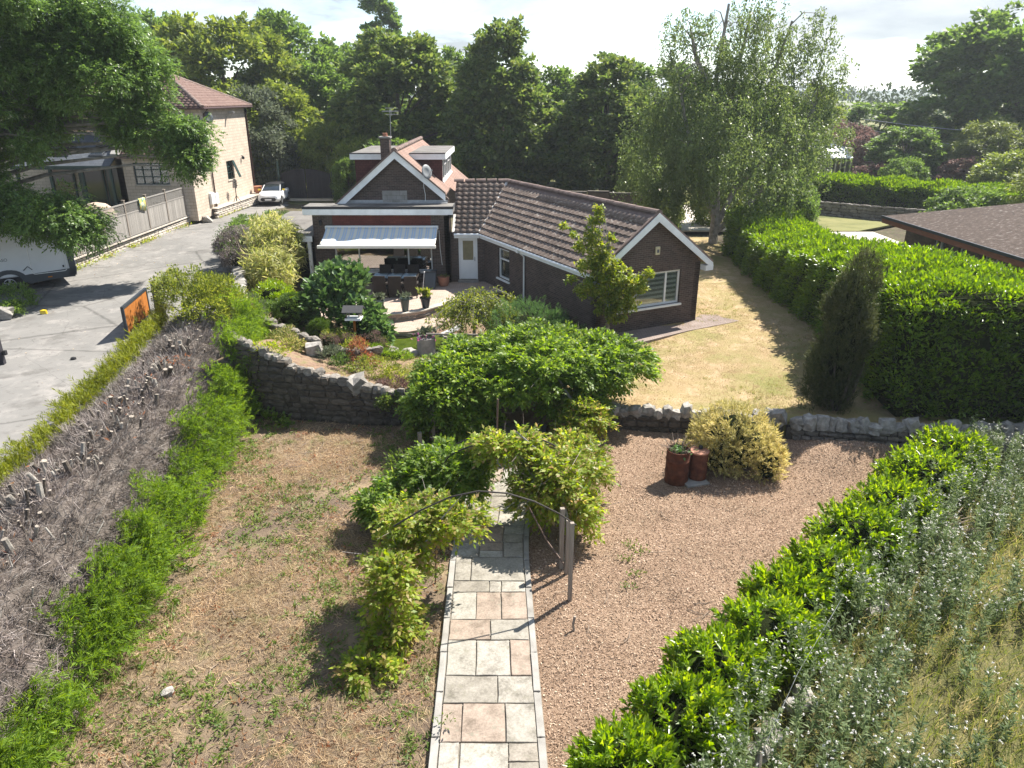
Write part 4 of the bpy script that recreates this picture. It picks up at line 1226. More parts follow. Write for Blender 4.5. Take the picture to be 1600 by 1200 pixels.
sat_dish((-4.05, 34.70, 5.62), (0.75, -0.65, 0.25), 0.30, 'small grey satellite dish on the right bargeboard of the bungalow gable', 'dish')
cb = MB(); cb.tube([(-4.05, 34.92, 5.55), (-4.08, 34.93, 5.1), (-4.02, 34.93, 4.75), (-4.03, 34.93, 4.45)], 0.012, 5); cb.build('cable', M['white_paint'], bung)

# connecting roof and wing roof
eI = I_ + Vector((0, 33.85 - 34.12, 0))
def isect(p, u, q, v):
    den = u.x * v.y - u.y * v.x; t = ((q.x - p.x) * v.y - (q.y - p.y) * v.x) / den
    return p + u * t
WE = I_ - g_ * OV           # wing eave line point
E_ = isect(WE, d_, Vector((0, 33.85, 0)), Vector((1, 0, 0)))
RM = GL + g_ * HW
B_ = isect(RM, d_, Vector((0, 37.1, 0)), Vector((1, 0, 0)))
E3 = Vector((E_.x, E_.y, ZE)); B3 = Vector((B_.x, B_.y, ZR))
vn = Vector(((B_ - E_).y, -(B_ - E_).x, 0)).normalized()      # points to +x side (wing)
budget = [300]
TM = tile_mesh('roof_tile', M['roof_tile'])
OG = 0.26
wv = (g_ * (HW + OV) + Vector((0, 0, ZR - ZE)))
wl = wv.length
o_front = WE + d_ * (tI + OG) + Vector((0, 0, ZE))
nU = int((tI + OG + 4.5) / 0.30)
roof_slope(bung, o_front - d_ * (nU * 0.30), d_, wv, nU, int(wl / 0.33), TM, clips=[(E3, vn)], budget=budget, seed=4)
cvv = Vector((0, 37.1 - 33.85, ZR - ZE))
roof_slope(bung, (-2.72, 33.85, ZE), (1, 0, 0), cvv, 10, int(cvv.length / 0.33), TM, clips=[(E3, -vn)], budget=budget, seed=5)
deck = MB()
deck.prism([WE + d_ * (tI + OG) + Vector((0, 0, ZE - 0.0)), E3, B3, RM + d_ * OG + Vector((0, 0, ZR))], (0, 0, -0.08))
deck.prism([(-2.72, 33.85, ZE), E3, B3, (-2.72, 37.1, ZR)], (0, 0, -0.08))
deck.prism([RM + d_ * OG + Vector((0, 0, ZR)), RM - d_ * 12 + Vector((0, 0, ZR)), GR + g_ * OV - d_ * 12 + Vector((0, 0, ZE)), GR + g_ * OV + d_ * OG + Vector((0, 0, ZE))], (0, 0, -0.08))
deck.prism([(-2.72, 37.1, ZR), B3, (B3.x + 1.5, 40.4, ZE), (-2.72, 40.4, ZE)], (0, 0, -0.08))
deck.build('roof_deck', M['ridge'], bung)
ridge_run(bung, RM + d_ * OG + Vector((0, 0, ZR + 0.03)), B3 + Vector((0, 0, 0.03)), 0.135, 0.45, seed=6)
ridge_run(bung, B3 + Vector((0, 0, 0.03)), (-2.9, 37.1, ZR + 0.03), 0.135, 0.45, seed=7)
vs = MB(); vd = (B3 - E3).normalized(); vu = Vector((vn.x, vn.y, 0)) * 0.065; up = Vector((0, 0, 0.075))
vs.prism([E3 - vu + up, E3 + vu + up, B3 + vu + up, B3 - vu + up], (0, 0, -0.05)); vs.build('valley_strip', M['mortar_white'], bung)
q = MB(); q.prism([(-2.74, 33.85, ZE + 0.10), (-2.62, 33.85, ZE + 0.10), (-2.62, 34.9, ZE + 0.10 + 1.05 * 0.609), (-2.74, 34.9, ZE + 0.10 + 1.05 * 0.609)], (0, 0, -0.04)); q.build('abutment_flashing', M['mortar_white'], bung)
# gutters, fascia and soffit
gt = MB(); gt.cyl((-2.66, 33.80, ZE - 0.03), (E_.x, 33.80, ZE - 0.03), 0.06, n=8)
w_out = -g_ * 0.05
gt.cyl(E3 + w_out - Vector((0, 0, 0.03)), WE + d_ * (tI + OG) + w_out + Vector((0, 0, ZE - 0.03)), 0.06, n=8); gt.build('gutter', M['white'], bung, smooth=True)
fs = MB(); fs.box(-2.66, E_.x, 33.87, 33.90, ZE - 0.2, ZE - 0.015)
fs.obox(E3 + g_ * 0.02 + Vector((0, 0, -0.2)), d_ * ((WE + d_ * (tI + OG)) - E_).length, g_ * 0.03, (0, 0, 0.18))
fs.box(-2.66, E_.x, 33.9, 34.12, ZE - 0.2, ZE - 0.17)
fs.obox(E3 + g_ * 0.05 + Vector((0, 0, -0.2)), d_ * ((WE + d_ * (tI + OG)) - E_).length, g_ * 0.26, (0, 0, 0.03)); fs.build('eaves_board', M['white_paint'], bung)
# gable bargeboards with boxed ends
bb = MB(); ap = RM + d_ * (OG + 0.01)
for sg in (-1, 1):
    foot = ap + g_ * (sg * (HW + OV + 0.06)); zf = ZE - 0.02
    bb.prism([ap + Vector((0, 0, ZR + 0.03)), foot + Vector((0, 0, zf)), foot + Vector((0, 0, zf - 0.24)), ap + Vector((0, 0, ZR - 0.27))], d_ * 0.035)
    bb.obox(foot - g_ * (sg * 0.34) + d_ * 0.036 + Vector((0, 0, zf - 0.28)), g_ * (sg * 0.36), -d_ * 0.32, (0, 0, 0.2))
bb.build('bargeboard', M['white_paint'], bung)
vg = MB()
for sg in (-1, 1):
    foot = ap + g_ * (sg * (HW + OV + 0.08)); zf = ZE
    vg.prism([ap + Vector((0, 0, ZR + 0.11)), foot + Vector((0, 0, zf + 0.08)), foot + Vector((0, 0, zf + 0.005)), ap + Vector((0, 0, ZR + 0.035))], -d_ * 0.1 )
vg.build('verge', M['ridge'], bung)
# downpipe on the wing
dp = MB(); pp = I_ + d_ * 4.05 - g_ * 0.06
dp.tube([WE + d_ * 4.05 + Vector((0, 0, ZE - 0.06)), WE + d_ * 4.05 + Vector((0, 0, ZE - 0.16)), pp + Vector((0, 0, ZE - 0.36)), pp + Vector((0, 0, 0.82))], 0.038, 8); dp.build('downpipe', M['white'], bung, smooth=True)
q = MB(); q.cbox(WE + d_ * 4.05 - g_ * 0.05 + Vector((0, 0, ZE - 0.17)), 0.16, 0.12, 0.15, math.atan2(d_.y, d_.x)); q.build('gutter_outlet', M['white'], bung)
# back door
dm = MB(); dx0, dx1, dy = WX1 + 0.36, WX1 + 1.24, 34.18
for a, b, c, e in ((dx0, dx0 + 0.07, 0.94, 2.98), (dx1 - 0.07, dx1, 0.94, 2.98), (dx0 + 0.07, dx1 - 0.07, 2.91, 2.98)): dm.box(a, b, dy - 0.02, dy + 0.06, c, e)
dr = dm.build('door_frame', M['white'], bung)
dl = MB(); wall_rect(dl, (dx0 + 0.075, dy + 0.005), (dx1 - 0.075, dy + 0.005), 0.95, 2.9, 0.045, [(0.12, 0.61, 1.85, 2.75)])
dl.box(dx0 + 0.18, dx1 - 0.18, dy - 0.004, dy + 0.004, 1.08, 1.72); dleaf = dl.build('door', M['white'], bung)
q = MB(); q.box(dx0 + 0.2, dx1 - 0.2, dy + 0.02, dy + 0.035, 1.84, 2.76); q.build('door_glass', M['frosted'], dleaf)
q = MB(); q.cyl((dx1 - 0.13, dy - 0.05, 1.90), (dx1 - 0.24, dy - 0.05, 1.90), 0.012, n=6); q.box(dx1 - 0.15, dx1 - 0.11, dy - 0.02, dy + 0.004, 1.8, 2.0); q.build('handle', M['metal_grey'], dleaf)
q = MB(); q.box(dx0 - 0.03, dx1 + 0.03, 33.86, 34.118, 0.72, 0.93); q.build('doorstep', M['concrete'], bung)
# wing side window with curtains
window_unit(bung, I_, d_, 1.45, 2.58, 1.36, 2.72, hbars=[(0, 0.64)], fw=0.075, sill=0.07, name='window')
cu = MB(); 
for k in range(12):
    cu.obox(I_ + d_ * (1.55 + k * 0.085) + g_ * (0.3 + 0.02 * (k % 2)) + Vector((0, 0, 1.3)), d_ * 0.06, g_ * 0.02, (0, 0, 1.0))
cu.build('net_curtain', M['blind_sheer'], bung)
# gable window with day-and-night blinds
window_unit(bung, GL, g_, WS0, WS1, WZ0, WZ1, vbars=(0.27, 0.775), fw=0.08, sill=0.09, name='window')
bl = MB(); bs = MB()
z = WZ1 - 0.05; k = 0
while z > WZ0 + 0.08:
    (bl if k % 2 == 0 else bs).obox(GL + g_ * (WS0 + 0.82) - d_ * 0.15 + Vector((0, 0, z - 0.088)), g_ * 1.34, -d_ * (0.012), (0, 0, 0.086))
    (bl if k % 2 == 0 else bs).obox(GL + g_ * (WS0 + 2.23) - d_ * 0.15 + Vector((0, 0, z - 0.088)), g_ * 0.52, -d_ * (0.012), (0, 0, 0.086))
    z -= 0.09; k += 1
bl.build('blind_slats', M['blind'], bung); bs.build('sheer_blind_bands', M['blind_sheer'], bung)
# boxes on the gable wall: alarm box, vent
al = GL + g_ * 2.56 + d_ * 0.0 + Vector((0, 0, 3.58))
q = MB(); q.obox(al - g_ * 0.10, g_ * 0.2, d_ * 0.07, (0, 0, 0.3)); ab = q.build('alarm_box', M['cream'], bung, bevel=0.015)
q = MB(); q.obox(al - g_ * 0.05 + d_ * 0.071 + Vector((0, 0, 0.08)), g_ * 0.1, d_ * 0.004, (0, 0, 0.12)); q.build('alarm_emblem', M['ash_grey'], ab)
# big patio window
window_unit(bung, (WX0, 33.9), (1, 0), 0.9, 5.40, 1.38, 3.06, vbars=(0.245, 0.753), fw=0.065, setin=0.1, glass='glass_mirror', sill=0.08, name='patio_window')
cu = MB()
for k in range(14): cu.obox((-4.5 + k * 0.055, 34.35 + 0.035 * (k % 2), 1.3), (0.05, 0, 0), (0, 0.02, 0), (0, 0, 1.75))
cu.build('curtain', M['curtain'], bung)
# wall lamp
q = MB(); q.lathe((-8.72, 33.80, 3.50), [(0.05, 0), (0.08, 0.05), (0.085, 0.18), (0.05, 0.22), (0.02, 0.26)], 8); q.cyl((-8.72, 33.80, 3.74), (-8.72, 33.9, 3.70), 0.015, n=5); q.build('wall_lamp', M['black'], bung)
# lean-to carport on the left
cp = MB(); cp.box(-12.3, -9.12, 33.62, 41.5, 2.97, 3.06); cr_ = cp.build('lean_to_roof', M['felt'], bung)
q = MB(); q.box(-12.33, -9.11, 33.58, 33.615, 2.80, 3.05); q.build('lean_to_fascia', M['white_paint'], cr_)
for x in (-9.36, -11.9): q = MB(); q.box(x, x + .15, 33.64, 33.78, 0.8, 2.96); q.build('lean_to_post', M['white_paint'], bung)
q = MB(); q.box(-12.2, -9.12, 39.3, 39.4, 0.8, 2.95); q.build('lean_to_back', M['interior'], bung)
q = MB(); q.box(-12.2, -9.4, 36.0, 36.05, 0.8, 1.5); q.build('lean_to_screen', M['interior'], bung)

# striped awning
def awning_material():
    m, t, b = newmat('striped awning canvas')
    c = coord(t); s = nd(t, 'ShaderNodeSeparateXYZ'); t.links.new(c, s.inputs[0])
    mm = t.nodes.new('ShaderNodeMath'); mm.operation = 'MULTIPLY'; mm.inputs[1].default_value = 1 / 0.31
    t.links.new(s.outputs['X'], mm.inputs[0])
    fr_ = t.nodes.new('ShaderNodeMath'); fr_.operation = 'FRACT'; t.links.new(mm.outputs[0], fr_.inputs[0])
    col = ramp(t, fr_.outputs[0], [(0, (0.62, 0.61, 0.54)), (0.45, (0.40, 0.50, 0.62)), (0.66, (0.64, 0.60, 0.46)), (0.74, (0.42, 0.51, 0.62))], 'CONSTANT')
    t.links.new(col, b.inputs['Base Color']); b.inputs['Roughness'].default_value = 0.85
    return m
M['awning'] = awning_material()
M['awning_cream'] = plain('cream awning canvas', (0.74, 0.71, 0.64), 0.8, 0.2, 0, 0.08)
aw = thing('awning', 'blue and cream striped awning rolled out over the patio window', 'awning', (-5.9, 33.9, 3.4))
q = MB(); q.box(-8.52, -3.36, 33.70, 33.895, 3.34, 3.50); q.build('cassette', M['white'], aw, bevel=0.02)
V, F = [], []; NX, NY = 60, 8
for j in range(NY + 1):
    t = j / NY
    for i in range(NX + 1):
        x = -8.46 + 5.08 * i / NX
        V.append((x + (-0.0), 33.72 - 1.15 * t, 3.44 - 0.44 * t - 0.07 * math.sin(math.pi * t) - 0.010 * math.sin(i * 0.9) * math.sin(math.pi * t)))
for j in range(NY):
    for i in range(NX): a = j * (NX + 1) + i; F.append((a, a + 1, a + NX + 2, a + NX + 1))
q = MB(); q.raw(V, F); c_ = q.build('canvas', M['awning'], aw, smooth=True); so = c_.modifiers.new('thickness', 'SOLIDIFY'); so.thickness = 0.012
V, F = [], []
for j in range(3):
    for i in range(NX + 1):
        x = -8.46 + 5.08 * i / NX
        V.append((x, 32.57 - 0.36 * j / 2, 3.0 - 0.10 * j / 2 + 0.012 * math.sin(i * 0.75) * (1 - j / 2)))
for j in range(2):
    for i in range(NX): a = j * (NX + 1) + i; F.append((a, a + 1, a + NX + 2, a + NX + 1))
q = MB(); q.raw(V, F); c_ = q.build('canvas_front', M['awning_cream'], aw, smooth=True); so = c_.modifiers.new('thickness', 'SOLIDIFY'); so.thickness = 0.012
q = MB(); q.box(-8.55, -3.34, 32.13, 32.24, 2.77, 2.91); q.build('front_bar', M['awning_cream'], aw, bevel=0.02)
for x in (-8.1, -3.8):
    q = MB(); q.cyl((x, 33.75, 3.36), (x + (0.35 if x < -6 else -0.35), 33.0, 3.0), 0.025, n=6); q.cyl((x + (0.35 if x < -6 else -0.35), 33.0, 3.0), (x, 32.25, 2.84), 0.025, n=6); q.build('arm', M['white'], aw)
q = MB(); q.tube([(-3.33, 33.72, 3.3), (-3.31, 33.75, 2.5), (-3.24, 33.77, 1.7)], 0.012, 5); q.build('crank_rod', M['white'], aw)
# ------------------------------------------------------------------ stone house across the drive
sh = thing('stone_house', 'two storey pink stone house with a hipped tiled roof beside the driveway', 'house', (-24, 52, 1.8))
SX = -20.45; SY0, SY1 = 51.3, 60.2; SE = 8.3
wb = MB()
wall_rect(wb, (SX, 48.6), (SX, SY1), 1.4, 5.7, 0.4, [(6.1, 7.5, 3.35, 4.65)])
wall_rect(wb, (SX, SY0), (SX, SY1), 5.7, SE, 0.4)
wb.prism([(SX, 48.6, 5.7), (SX, 51.3, 5.7), (SX, 51.3, 7.25)], (-0.4, 0, 0))
wall_rect(wb, (-36, SY0), (SX - 0.4, SY0), 1.4, SE, 0.4, [(6.8, 9.4, 6.7, 7.9)])
wall_rect(wb, (-25.2, 48.6), (SX - 0.4, 48.6), 1.4, 5.4, 0.4, [(1.05, 3.25, 3.7, 5.05), (1.9, 3.0, 1.9, 2.6)])
wall_rect(wb, (-25.2, 51.3), (-25.2, 48.6), 1.4, 5.4, 0.4)
wall_rect(wb, (SX, SY1), (-36, SY1), 1.4, SE, 0.4)
wb.build('stone_wall_face', M['house_stone'], sh, uv=True)
# hipped roof
TP = tile_mesh('roof_tile', M['pantile'], 0.33, 0.42, 0.055, 6)
hp = (SY1 - SY0) / 2 + 0.35; RZ = SE + 2.15; HX = SX - 3.75
c0 = Vector((SX + 0.35, SY0 - 0.35, SE)); c1 = Vector((SX + 0.35, SY1 + 0.35, SE)); ap = Vector((HX, (SY0 + SY1) / 2, RZ))
dk = MB()
dk.prism([(-36, SY0 - 0.35, SE), c0, ap, (-36, ap.y, RZ)], (0, 0, -0.12)); dk.prism([c0, c1, ap], (0, 0, -0.12)); dk.prism([c1, (-36, SY1 + 0.35, SE), (-36, ap.y, RZ), ap], (0, 0, -0.12))
dk.build('roof_deck', M['ridge'], sh)
hn = (ap - c0); hn = Vector((hn.y, -hn.x, 0)).normalized()
sl = Vector((0, hp, RZ - SE))
if (Vector((-30, SY0, 0)) - c0).dot(hn) < 0: hn = -hn
roof_slope(sh, (-32.0, SY0 - 0.35, SE), (1, 0, 0), sl, 36, int(sl.length / 0.36), TP, clips=[(c0, hn)], pitch_w=0.33, pitch_l=0.36, seed=11)
sr = Vector((HX - c0.x, 0, RZ - SE))
hn2 = (ap - c1); hn2 = Vector((hn2.y, -hn2.x, 0)).normalized()
if (Vector((SX, ap.y, 0)) - c1).dot(hn2) < 0: hn2 = -hn2
roof_slope(sh, c0, (0, 1, 0), sr, 30, int(sr.length / 0.36), TP, clips=[(c0, -hn), (c1, hn2)], pitch_w=0.33, pitch_l=0.36, seed=12)
ridge_run(sh, c0 + Vector((0, 0, 0.04)), ap + Vector((0, 0, 0.04)), 0.15, 0.45, seed=13)
ridge_run(sh, c1 + Vector((0, 0, 0.04)), ap + Vector((0, 0, 0.04)), 0.15, 0.45, seed=14)
ridge_run(sh, ap + Vector((0, 0, 0.06)), (-33, ap.y, RZ + 0.06), 0.15, 0.45, seed=15)
gt = MB(); gt.cyl((-32, SY0 - 0.42, SE - 0.05), c0 + Vector((0.05, -0.07, -0.05)), 0.07, n=8); gt.cyl(c0 + Vector((0.05, -0.07, -0.05)), c1 + Vector((0.05, 0, -0.05)), 0.07, n=8); gt.build('gutter', M['brown_pipe'], sh, smooth=True)
for y in (51.75, 59.95):
    q = MB(); q.tube([(SX + 0.36, y, SE - 0.08), (SX + 0.07, y, SE - 0.4), (SX + 0.07, y, 1.9)], 0.05, 8); q.build('downpipe', M['brown_pipe'], sh, smooth=True)
# front extension: tiled lean-to with parapet coping, slate lean-to beside it
sl2 = Vector((0, 2.75, 1.75))
roof_slope(sh, (-24.75, 48.35, 5.42), (1, 0, 0), sl2, 13, 8, TP, pitch_w=0.33, pitch_l=0.38, seed=16)
q = MB(); q.prism([(-25.0, 48.35, 5.40), (SX - 0.2, 48.35, 5.40), (SX - 0.2, 51.3, 7.2), (-25.0, 51.3, 7.2)], (0, 0, -0.1)); q.build('lean_to_deck', M['ridge'], sh)
for x, wx in ((-25.25, 0.5), (SX - 0.36, 0.42)):
    q = MB(); q.prism([(x, 48.2, 5.62), (x + wx, 48.2, 5.62), (x + wx, 51.3, 7.62), (x, 51.3, 7.62)], (0, 0, -0.16)); q.build('parapet_coping', M['concrete'], sh)
q = MB(); q.prism([(-31.5, 47.9, 4.9), (-25.3, 47.9, 4.9), (-25.3, 51.3, 6.6), (-31.5, 51.3, 6.6)], (0, 0, -0.1)); sr_ = q.build('slate_roof', M['slate'], sh, uv=True)
for x in (-29.2, -27.0):
    q = MB(); q.prism([(x, 48.9, 5.42), (x + 0.9, 48.9, 5.42), (x + 0.9, 50.4, 6.17), (x, 50.4, 6.17)], (0, 0, 0.06)); fq = q.build('skylight', M['anthracite'], sr_)
    q = MB(); q.prism([(x + .08, 49.0, 5.52), (x + 0.82, 49.0, 5.52), (x + 0.82, 50.3, 6.17), (x + .08, 50.3, 6.17)], (0, 0, 0.02)); q.build('skylight_glass', M['car_glass'], sr_)
q = MB(); q.box(-31.5, -25.25, 47.85, 47.95, 4.7, 4.92)
for x in (-31.3, -29.2, -27.2, -25.4): q.box(x, x + 0.16, 47.95, 48.1, 1.4, 4.7)
q.build('veranda_frame', M['dark_green'], sh)
for x in (-31.2, -29.2, -27.4):
    q = MB(); q.box(x, x + 1.7, 51.2, 51.29, 1.8, 4.6); fq = q.build('veranda_door', M['dark_green'], sh)
    q = MB(); q.box(x + .12, x + 1.58, 51.18, 51.198, 2.0, 4.45); q.build('pane', M['car_glass'], fq)
def cottage_window(root, p0, d, s0, s1, z0, z1, nl, mat='dark_green', open_last=False):
    fr, o, dd, nin = window_unit(root, p0, d, s0, s1, z0, z1, vbars=[i / nl for i in range(1, nl)], hbars=[(i, f) for i in range(nl) for f in (0.36, 0.68)], fw=0.07, setin=0.1, glass='glass', frame=mat, sill=0.06, sillm='coping')
    return fr
cottage_window(sh, (-25.2, 48.6), (1, 0), 1.05, 3.25, 3.7, 5.05, 4)
window_unit(sh, (-25.2, 48.6), (1, 0), 1.9, 3.0, 1.9, 2.6, fw=0.06, glass='glass', frame='dark_green', name='window')
cottage_window(sh, (-36, SY0), (1, 0), 6.8, 9.4, 6.7, 7.9, 3)
fw_ = cottage_window(sh, (SX, 48.6), (0, 1), 6.1, 7.5, 3.35, 4.65, 3)
q = MB(); o = Vector((SX + 0.02, 55.75, 4.6)); q.prism([o, o + Vector((0, 0.4, 0)), o + Vector((0.42, 0.4, -1.15)), o + Vector((0.42, 0, -1.15))], (0.03, 0, 0.02)); q.build('open_casement', M['dark_green'], fw_)
q = MB(); q.box(-35.5, SX - 0.6, 52.3, 52.4, 1.5, 8.2); q.box(-25.0, SX - 0.5, 50.6, 50.7, 1.5, 5.4); q.box(-21.6, -21.5, 53, 57.5, 1.5, 5.4); q.build('interior', M['interior'], sh)
q = MB(); q.box(SX - 0.45, SX + 0.25, 48.45, 48.59, 1.2, 5.7); 
for nm, y, z, s in (('meter_box', 51.05, 2.15, (0.18, 0.55, 0.75)), ('meter_box', 51.75, 2.1, (0.18, 0.5, 0.7))):
    q = MB(); q.box(SX + 0.004, SX + s[0], y - s[1] / 2, y + s[1] / 2, z, z + s[2]); q.build(nm, M['white'], sh, bevel=0.02)
sat_dish((SX + 0.01, 52.3, 7.5), (0.7, -0.65, 0.25), 0.34, 'dark satellite dish high on the stone house wall beside the brown downpipe', 'van_grey')
q = MB(); q.lathe((SX + 0.14, 57.9, 4.55), [(0.06, 0), (0.11, 0.06), (0.11, 0.2), (0.03, 0.26)], 8); q.cyl((SX, 57.9, 4.84), (SX + 0.14, 57.9, 4.80), 0.02, n=5); q.build('wall_lantern', M['black'], sh)
q = MB(); q.lathe((SX + 0.14, 50.2, 4.55), [(0.05, 0), (0.1, 0.06), (0.1, 0.16), (0.03, 0.2)], 8); q.build('wall_lantern', M['black'], sh)
q = MB(); q.tube([(SX, 56.0, 7.55), (SX + 0.35, 56.0, 7.85), (SX + 0.5, 56.0, 8.0)], 0.03, 5); q.cbox((SX + 0.4, 56.0, 7.85), 0.35, 0.14, 0.14); q.build('security_camera', M['metal_grey'], sh)
wf = thing('windmill_ornament', 'small dark wind spinner on a stand against the stone house wall', 'ornament', (SX + 0.45, 54.6, 1.85))
q = MB(); q.cyl((SX + 0.45, 54.6, 1.85), (SX + 0.45, 54.6, 3.0), 0.03, n=6)
for k in range(3): q.cyl((SX + 0.45, 54.6, 2.3), (SX + 0.45 + 0.3 * math.cos(k * 2.1), 54.6 + 0.3 * math.sin(k * 2.1), 1.86), 0.02, n=5)
q.build('stand', M['black_iron'], wf)
q = MB(); q.cyl((SX + 0.5, 54.6, 3.1), (SX + 0.53, 54.6, 3.1), 0.12, n=12)
for k in range(10):
    a = k * 0.628; q.obox(Vector((SX + 0.5, 54.6 + 0.1 * math.cos(a), 3.1 + 0.1 * math.sin(a))), (0.02, 0.06, 0), (0, 0.2 * math.cos(a), 0.2 * math.sin(a)), (0, -0.06 * math.sin(a), 0.06 * math.cos(a)))
q.build('rotor', M['black_iron'], wf)

# ------------------------------------------------------------------ plinth wall with pale coping, fence on top
pl = stone_course_wall('plinth_wall', 'low stone plinth with pale coping under the grey fence along the driveway', [(-21.2, 32.0), (-21.05, 49.0)], lambda s: 1.66, lambda s: 1.2, 0.45, ST_BLOCK, None, sl=(0.3, 0.6), ch=(0.11, 0.17), parts=150, core_mat='mortar', proud=0.03, seed=21, group='plinths along the driveway')
y = 32.0
while y < 48.9:
    q = MB(); q.box(-21.62, -20.98, y + 0.004, min(y + 0.95, 49.0), 1.665, 1.75); q.build('coping_slab', M['coping'], pl, bevel=0.01); y += 0.955
pl2 = stone_course_wall('plinth_wall', 'pale stone plinth below the pink stone house gable behind the white car', [(-20.1, 50.9), (-19.7, 60.5)], lambda s: 1.82, lambda s: 1.2, 0.5, ST_BLOCK, None, sl=(0.3, 0.65), ch=(0.12, 0.18), parts=90, core_mat='mortar', proud=0.03, seed=22, group='plinths along the driveway')
y = 50.9
while y < 60.4:
    x = float(np.interp(y, [50.9, 60.5], [-20.1, -19.7])); q = MB(); q.obox((x + 0.07, y + 0.004, 1.815), (0.04, 0.95, 0), (-0.75, 0.03, 0), (0, 0, 0.07)); q.build('coping_slab', M['coping'], pl2, bevel=0.01); y += 0.955
gr_ = random.Random(31)
HL = ('largest flat pale stone in the tumbled heap', 'long pale stone lying nearest the fence end', 'square pale stone against the stone house corner', 'tilted pale stone at the drive side of the heap', 'small pale stone on top of the heap', 'pale stone at the near foot of the heap', 'pale stone at the far foot of the heap', 'half buried pale stone between heap and plinth')
for k in range(8):
    x, yy = -20.55 + gr_.uniform(-.5, .5), 49.9 + gr_.uniform(-.75, .75)
    s = (.6, .5, .45, .42, .25, .38, .36, .3)[k]
    link('loose_stone', gr_.choice(ST_ROCK), None, (x, yy, 1.25 + 0.3 * gr_.random()), (gr_.random(), gr_.random(), gr_.random() * 3), (s * 1.4, s, s * 0.6), HL[k] + ' at the end of the grey fence' if k in (0, 4, 5) else HL[k], 'stone', 'loose stones in the tumbled heap')

fence = thing('fence', 'weathered grey wooden fence with lattice tops standing on the stone plinth', 'fence', (-21.05, 42, 1.75))
py = [33.2, 35.7, 38.15, 40.6, 43.1, 45.6, 48.2]
for i, y in enumerate(py):
    q = MB(); q.box(-21.11, -20.99, y - 0.055, y + 0.055, 1.75, 3.72); q.build('post', M['post_wood'], fence)
    q = MB(); q.box(-21.13, -20.97, y - 0.075, y + 0.075, 3.722, 3.76); q.build('post_cap', M['post_wood'], fence)
for y0, y1 in zip(py[:-1], py[1:]):
    a, b = y0 + 0.06, y1 - 0.06
    q = MB()
    for z in (1.80, 2.98, 3.52): q.box(-21.09, -21.0, a, b, z, z + 0.06)
    fp = q.build('fence_panel', M['fence_wood'], fence)
    n = 17; w_ = (b - a) / n
    bm_ = None
    for k in range(n):
        if bm_ is None:
            q = MB(); q.box(-0.012, 0.012, 0.004, w_ - 0.004, 0, 1.11); bm_ = q.mesh('board', M['fence_wood'])
        o = link('board', bm_, fp, Vector((-21.03 + gr_.uniform(-.004, .004), a + k * w_, 1.865)) - world_of(fp))
    q = MB(); L = b - a; zz0, zz1 = 3.04, 3.52
    s = 0.13; k = -5
    while k * s < L:
        for sg in (1, -1):
            y_0 = a + k * s; y_1 = y_0 + (zz1 - zz0)
            ya, yb = max(a, y_0), min(b, y_1)
            if yb - ya > 0.02:
                za, zb = (zz0 + (ya - y_0), zz0 + (yb - y_0)) if sg > 0 else (zz1 - (ya - y_0), zz1 - (yb - y_0))
                x = -21.05 + 0.012 * sg
                q.raw([(x, ya, za), (x, ya + .03, za), (x, yb + .03, zb), (x, yb, zb), (x + .01, ya, za), (x + .01, ya + .03, za), (x + .01, yb + .03, zb), (x + .01, yb, zb)], [(0, 1, 2, 3), (7, 6, 5, 4), (0, 4, 5, 1), (1, 5, 6, 2), (2, 6, 7, 3), (3, 7, 4, 0)])
        k += 1
    lt = q.build('lattice', M['fence_wood'], fp)
# towel over the fence
M['towel'] = None
m_, t_, b_ = newmat('yellow green towel'); 
t_.links.new(ramp(t_, noise(t_, coord(t_), 4, 2), [(0.42, (0.50, 0.44, 0.14)), (0.5, (0.10, 0.30, 0.26)), (0.56, (0.55, 0.55, 0.42))], 'CONSTANT'), b_.inputs['Base Color']); M['towel'] = m_
V, F = [], []
prof = [(-20.93, 3.05), (-20.94, 3.35), (-20.95, 3.60), (-21.04, 3.625), (-21.13, 3.58), (-21.14, 3.2)]
for j, (x, z) in enumerate(prof):
    for i in range(9): V.append((x + 0.015 * math.sin(i * 1.7), 42.15 + i * 0.09 + 0.05 * (j - 2) * 0.3, z - 0.02 * math.cos(i * 2.0) - (0.18 if j == 0 else 0) * (i / 8)))
for j in range(len(prof) - 1):
    for i in range(8): a = j * 9 + i; F.append((a, a + 1, a + 10, a + 9))
q = MB(); q.raw(V, F); to = q.build('towel', M['towel'], None, smooth=True); tag(to, 'yellow and green towel hung over the top of the grey fence', 'towel'); so = to.modifiers.new('thickness', 'SOLIDIFY'); so.thickness = 0.012
# covered round garden seat behind the fence
cvm = plain('tan furniture cover', (0.42, 0.33, 0.26), 0.85, 0.1, 0, 0.15)
cv = thing('covered_seat', 'tan domed cover over round garden furniture on the grass behind the fence', 'covered furniture', (-23.9, 43.0, 1.75))
q = MB(); q.lathe((-23.9, 43.0, 1.72), [(1.0, 0), (1.02, 0.5), (1.0, 0.9), (0.86, 1.25), (0.55, 1.5), (0.15, 1.6)], 16); q.build('cover', cvm, cv, smooth=True)
q = MB(); q.lathe((-23.9, 43.0, 2.58), [(1.015, 0), (1.03, 0.05), (1.01, 0.1)], 16); q.build('cover_band', M['post_wood'], cv)

# ------------------------------------------------------------------ motorhome (local: x along its length to the rear, y outwards to the seen side)
ang = math.atan2(0.62, 0.785)     # length axis towards the rear
mh = thing('motorhome', 'white motorhome with dark grey skirt parked by the fence, half hidden under tree branches', 'motorhome', (-19.35, 32.15, 1.2), rz=ang)
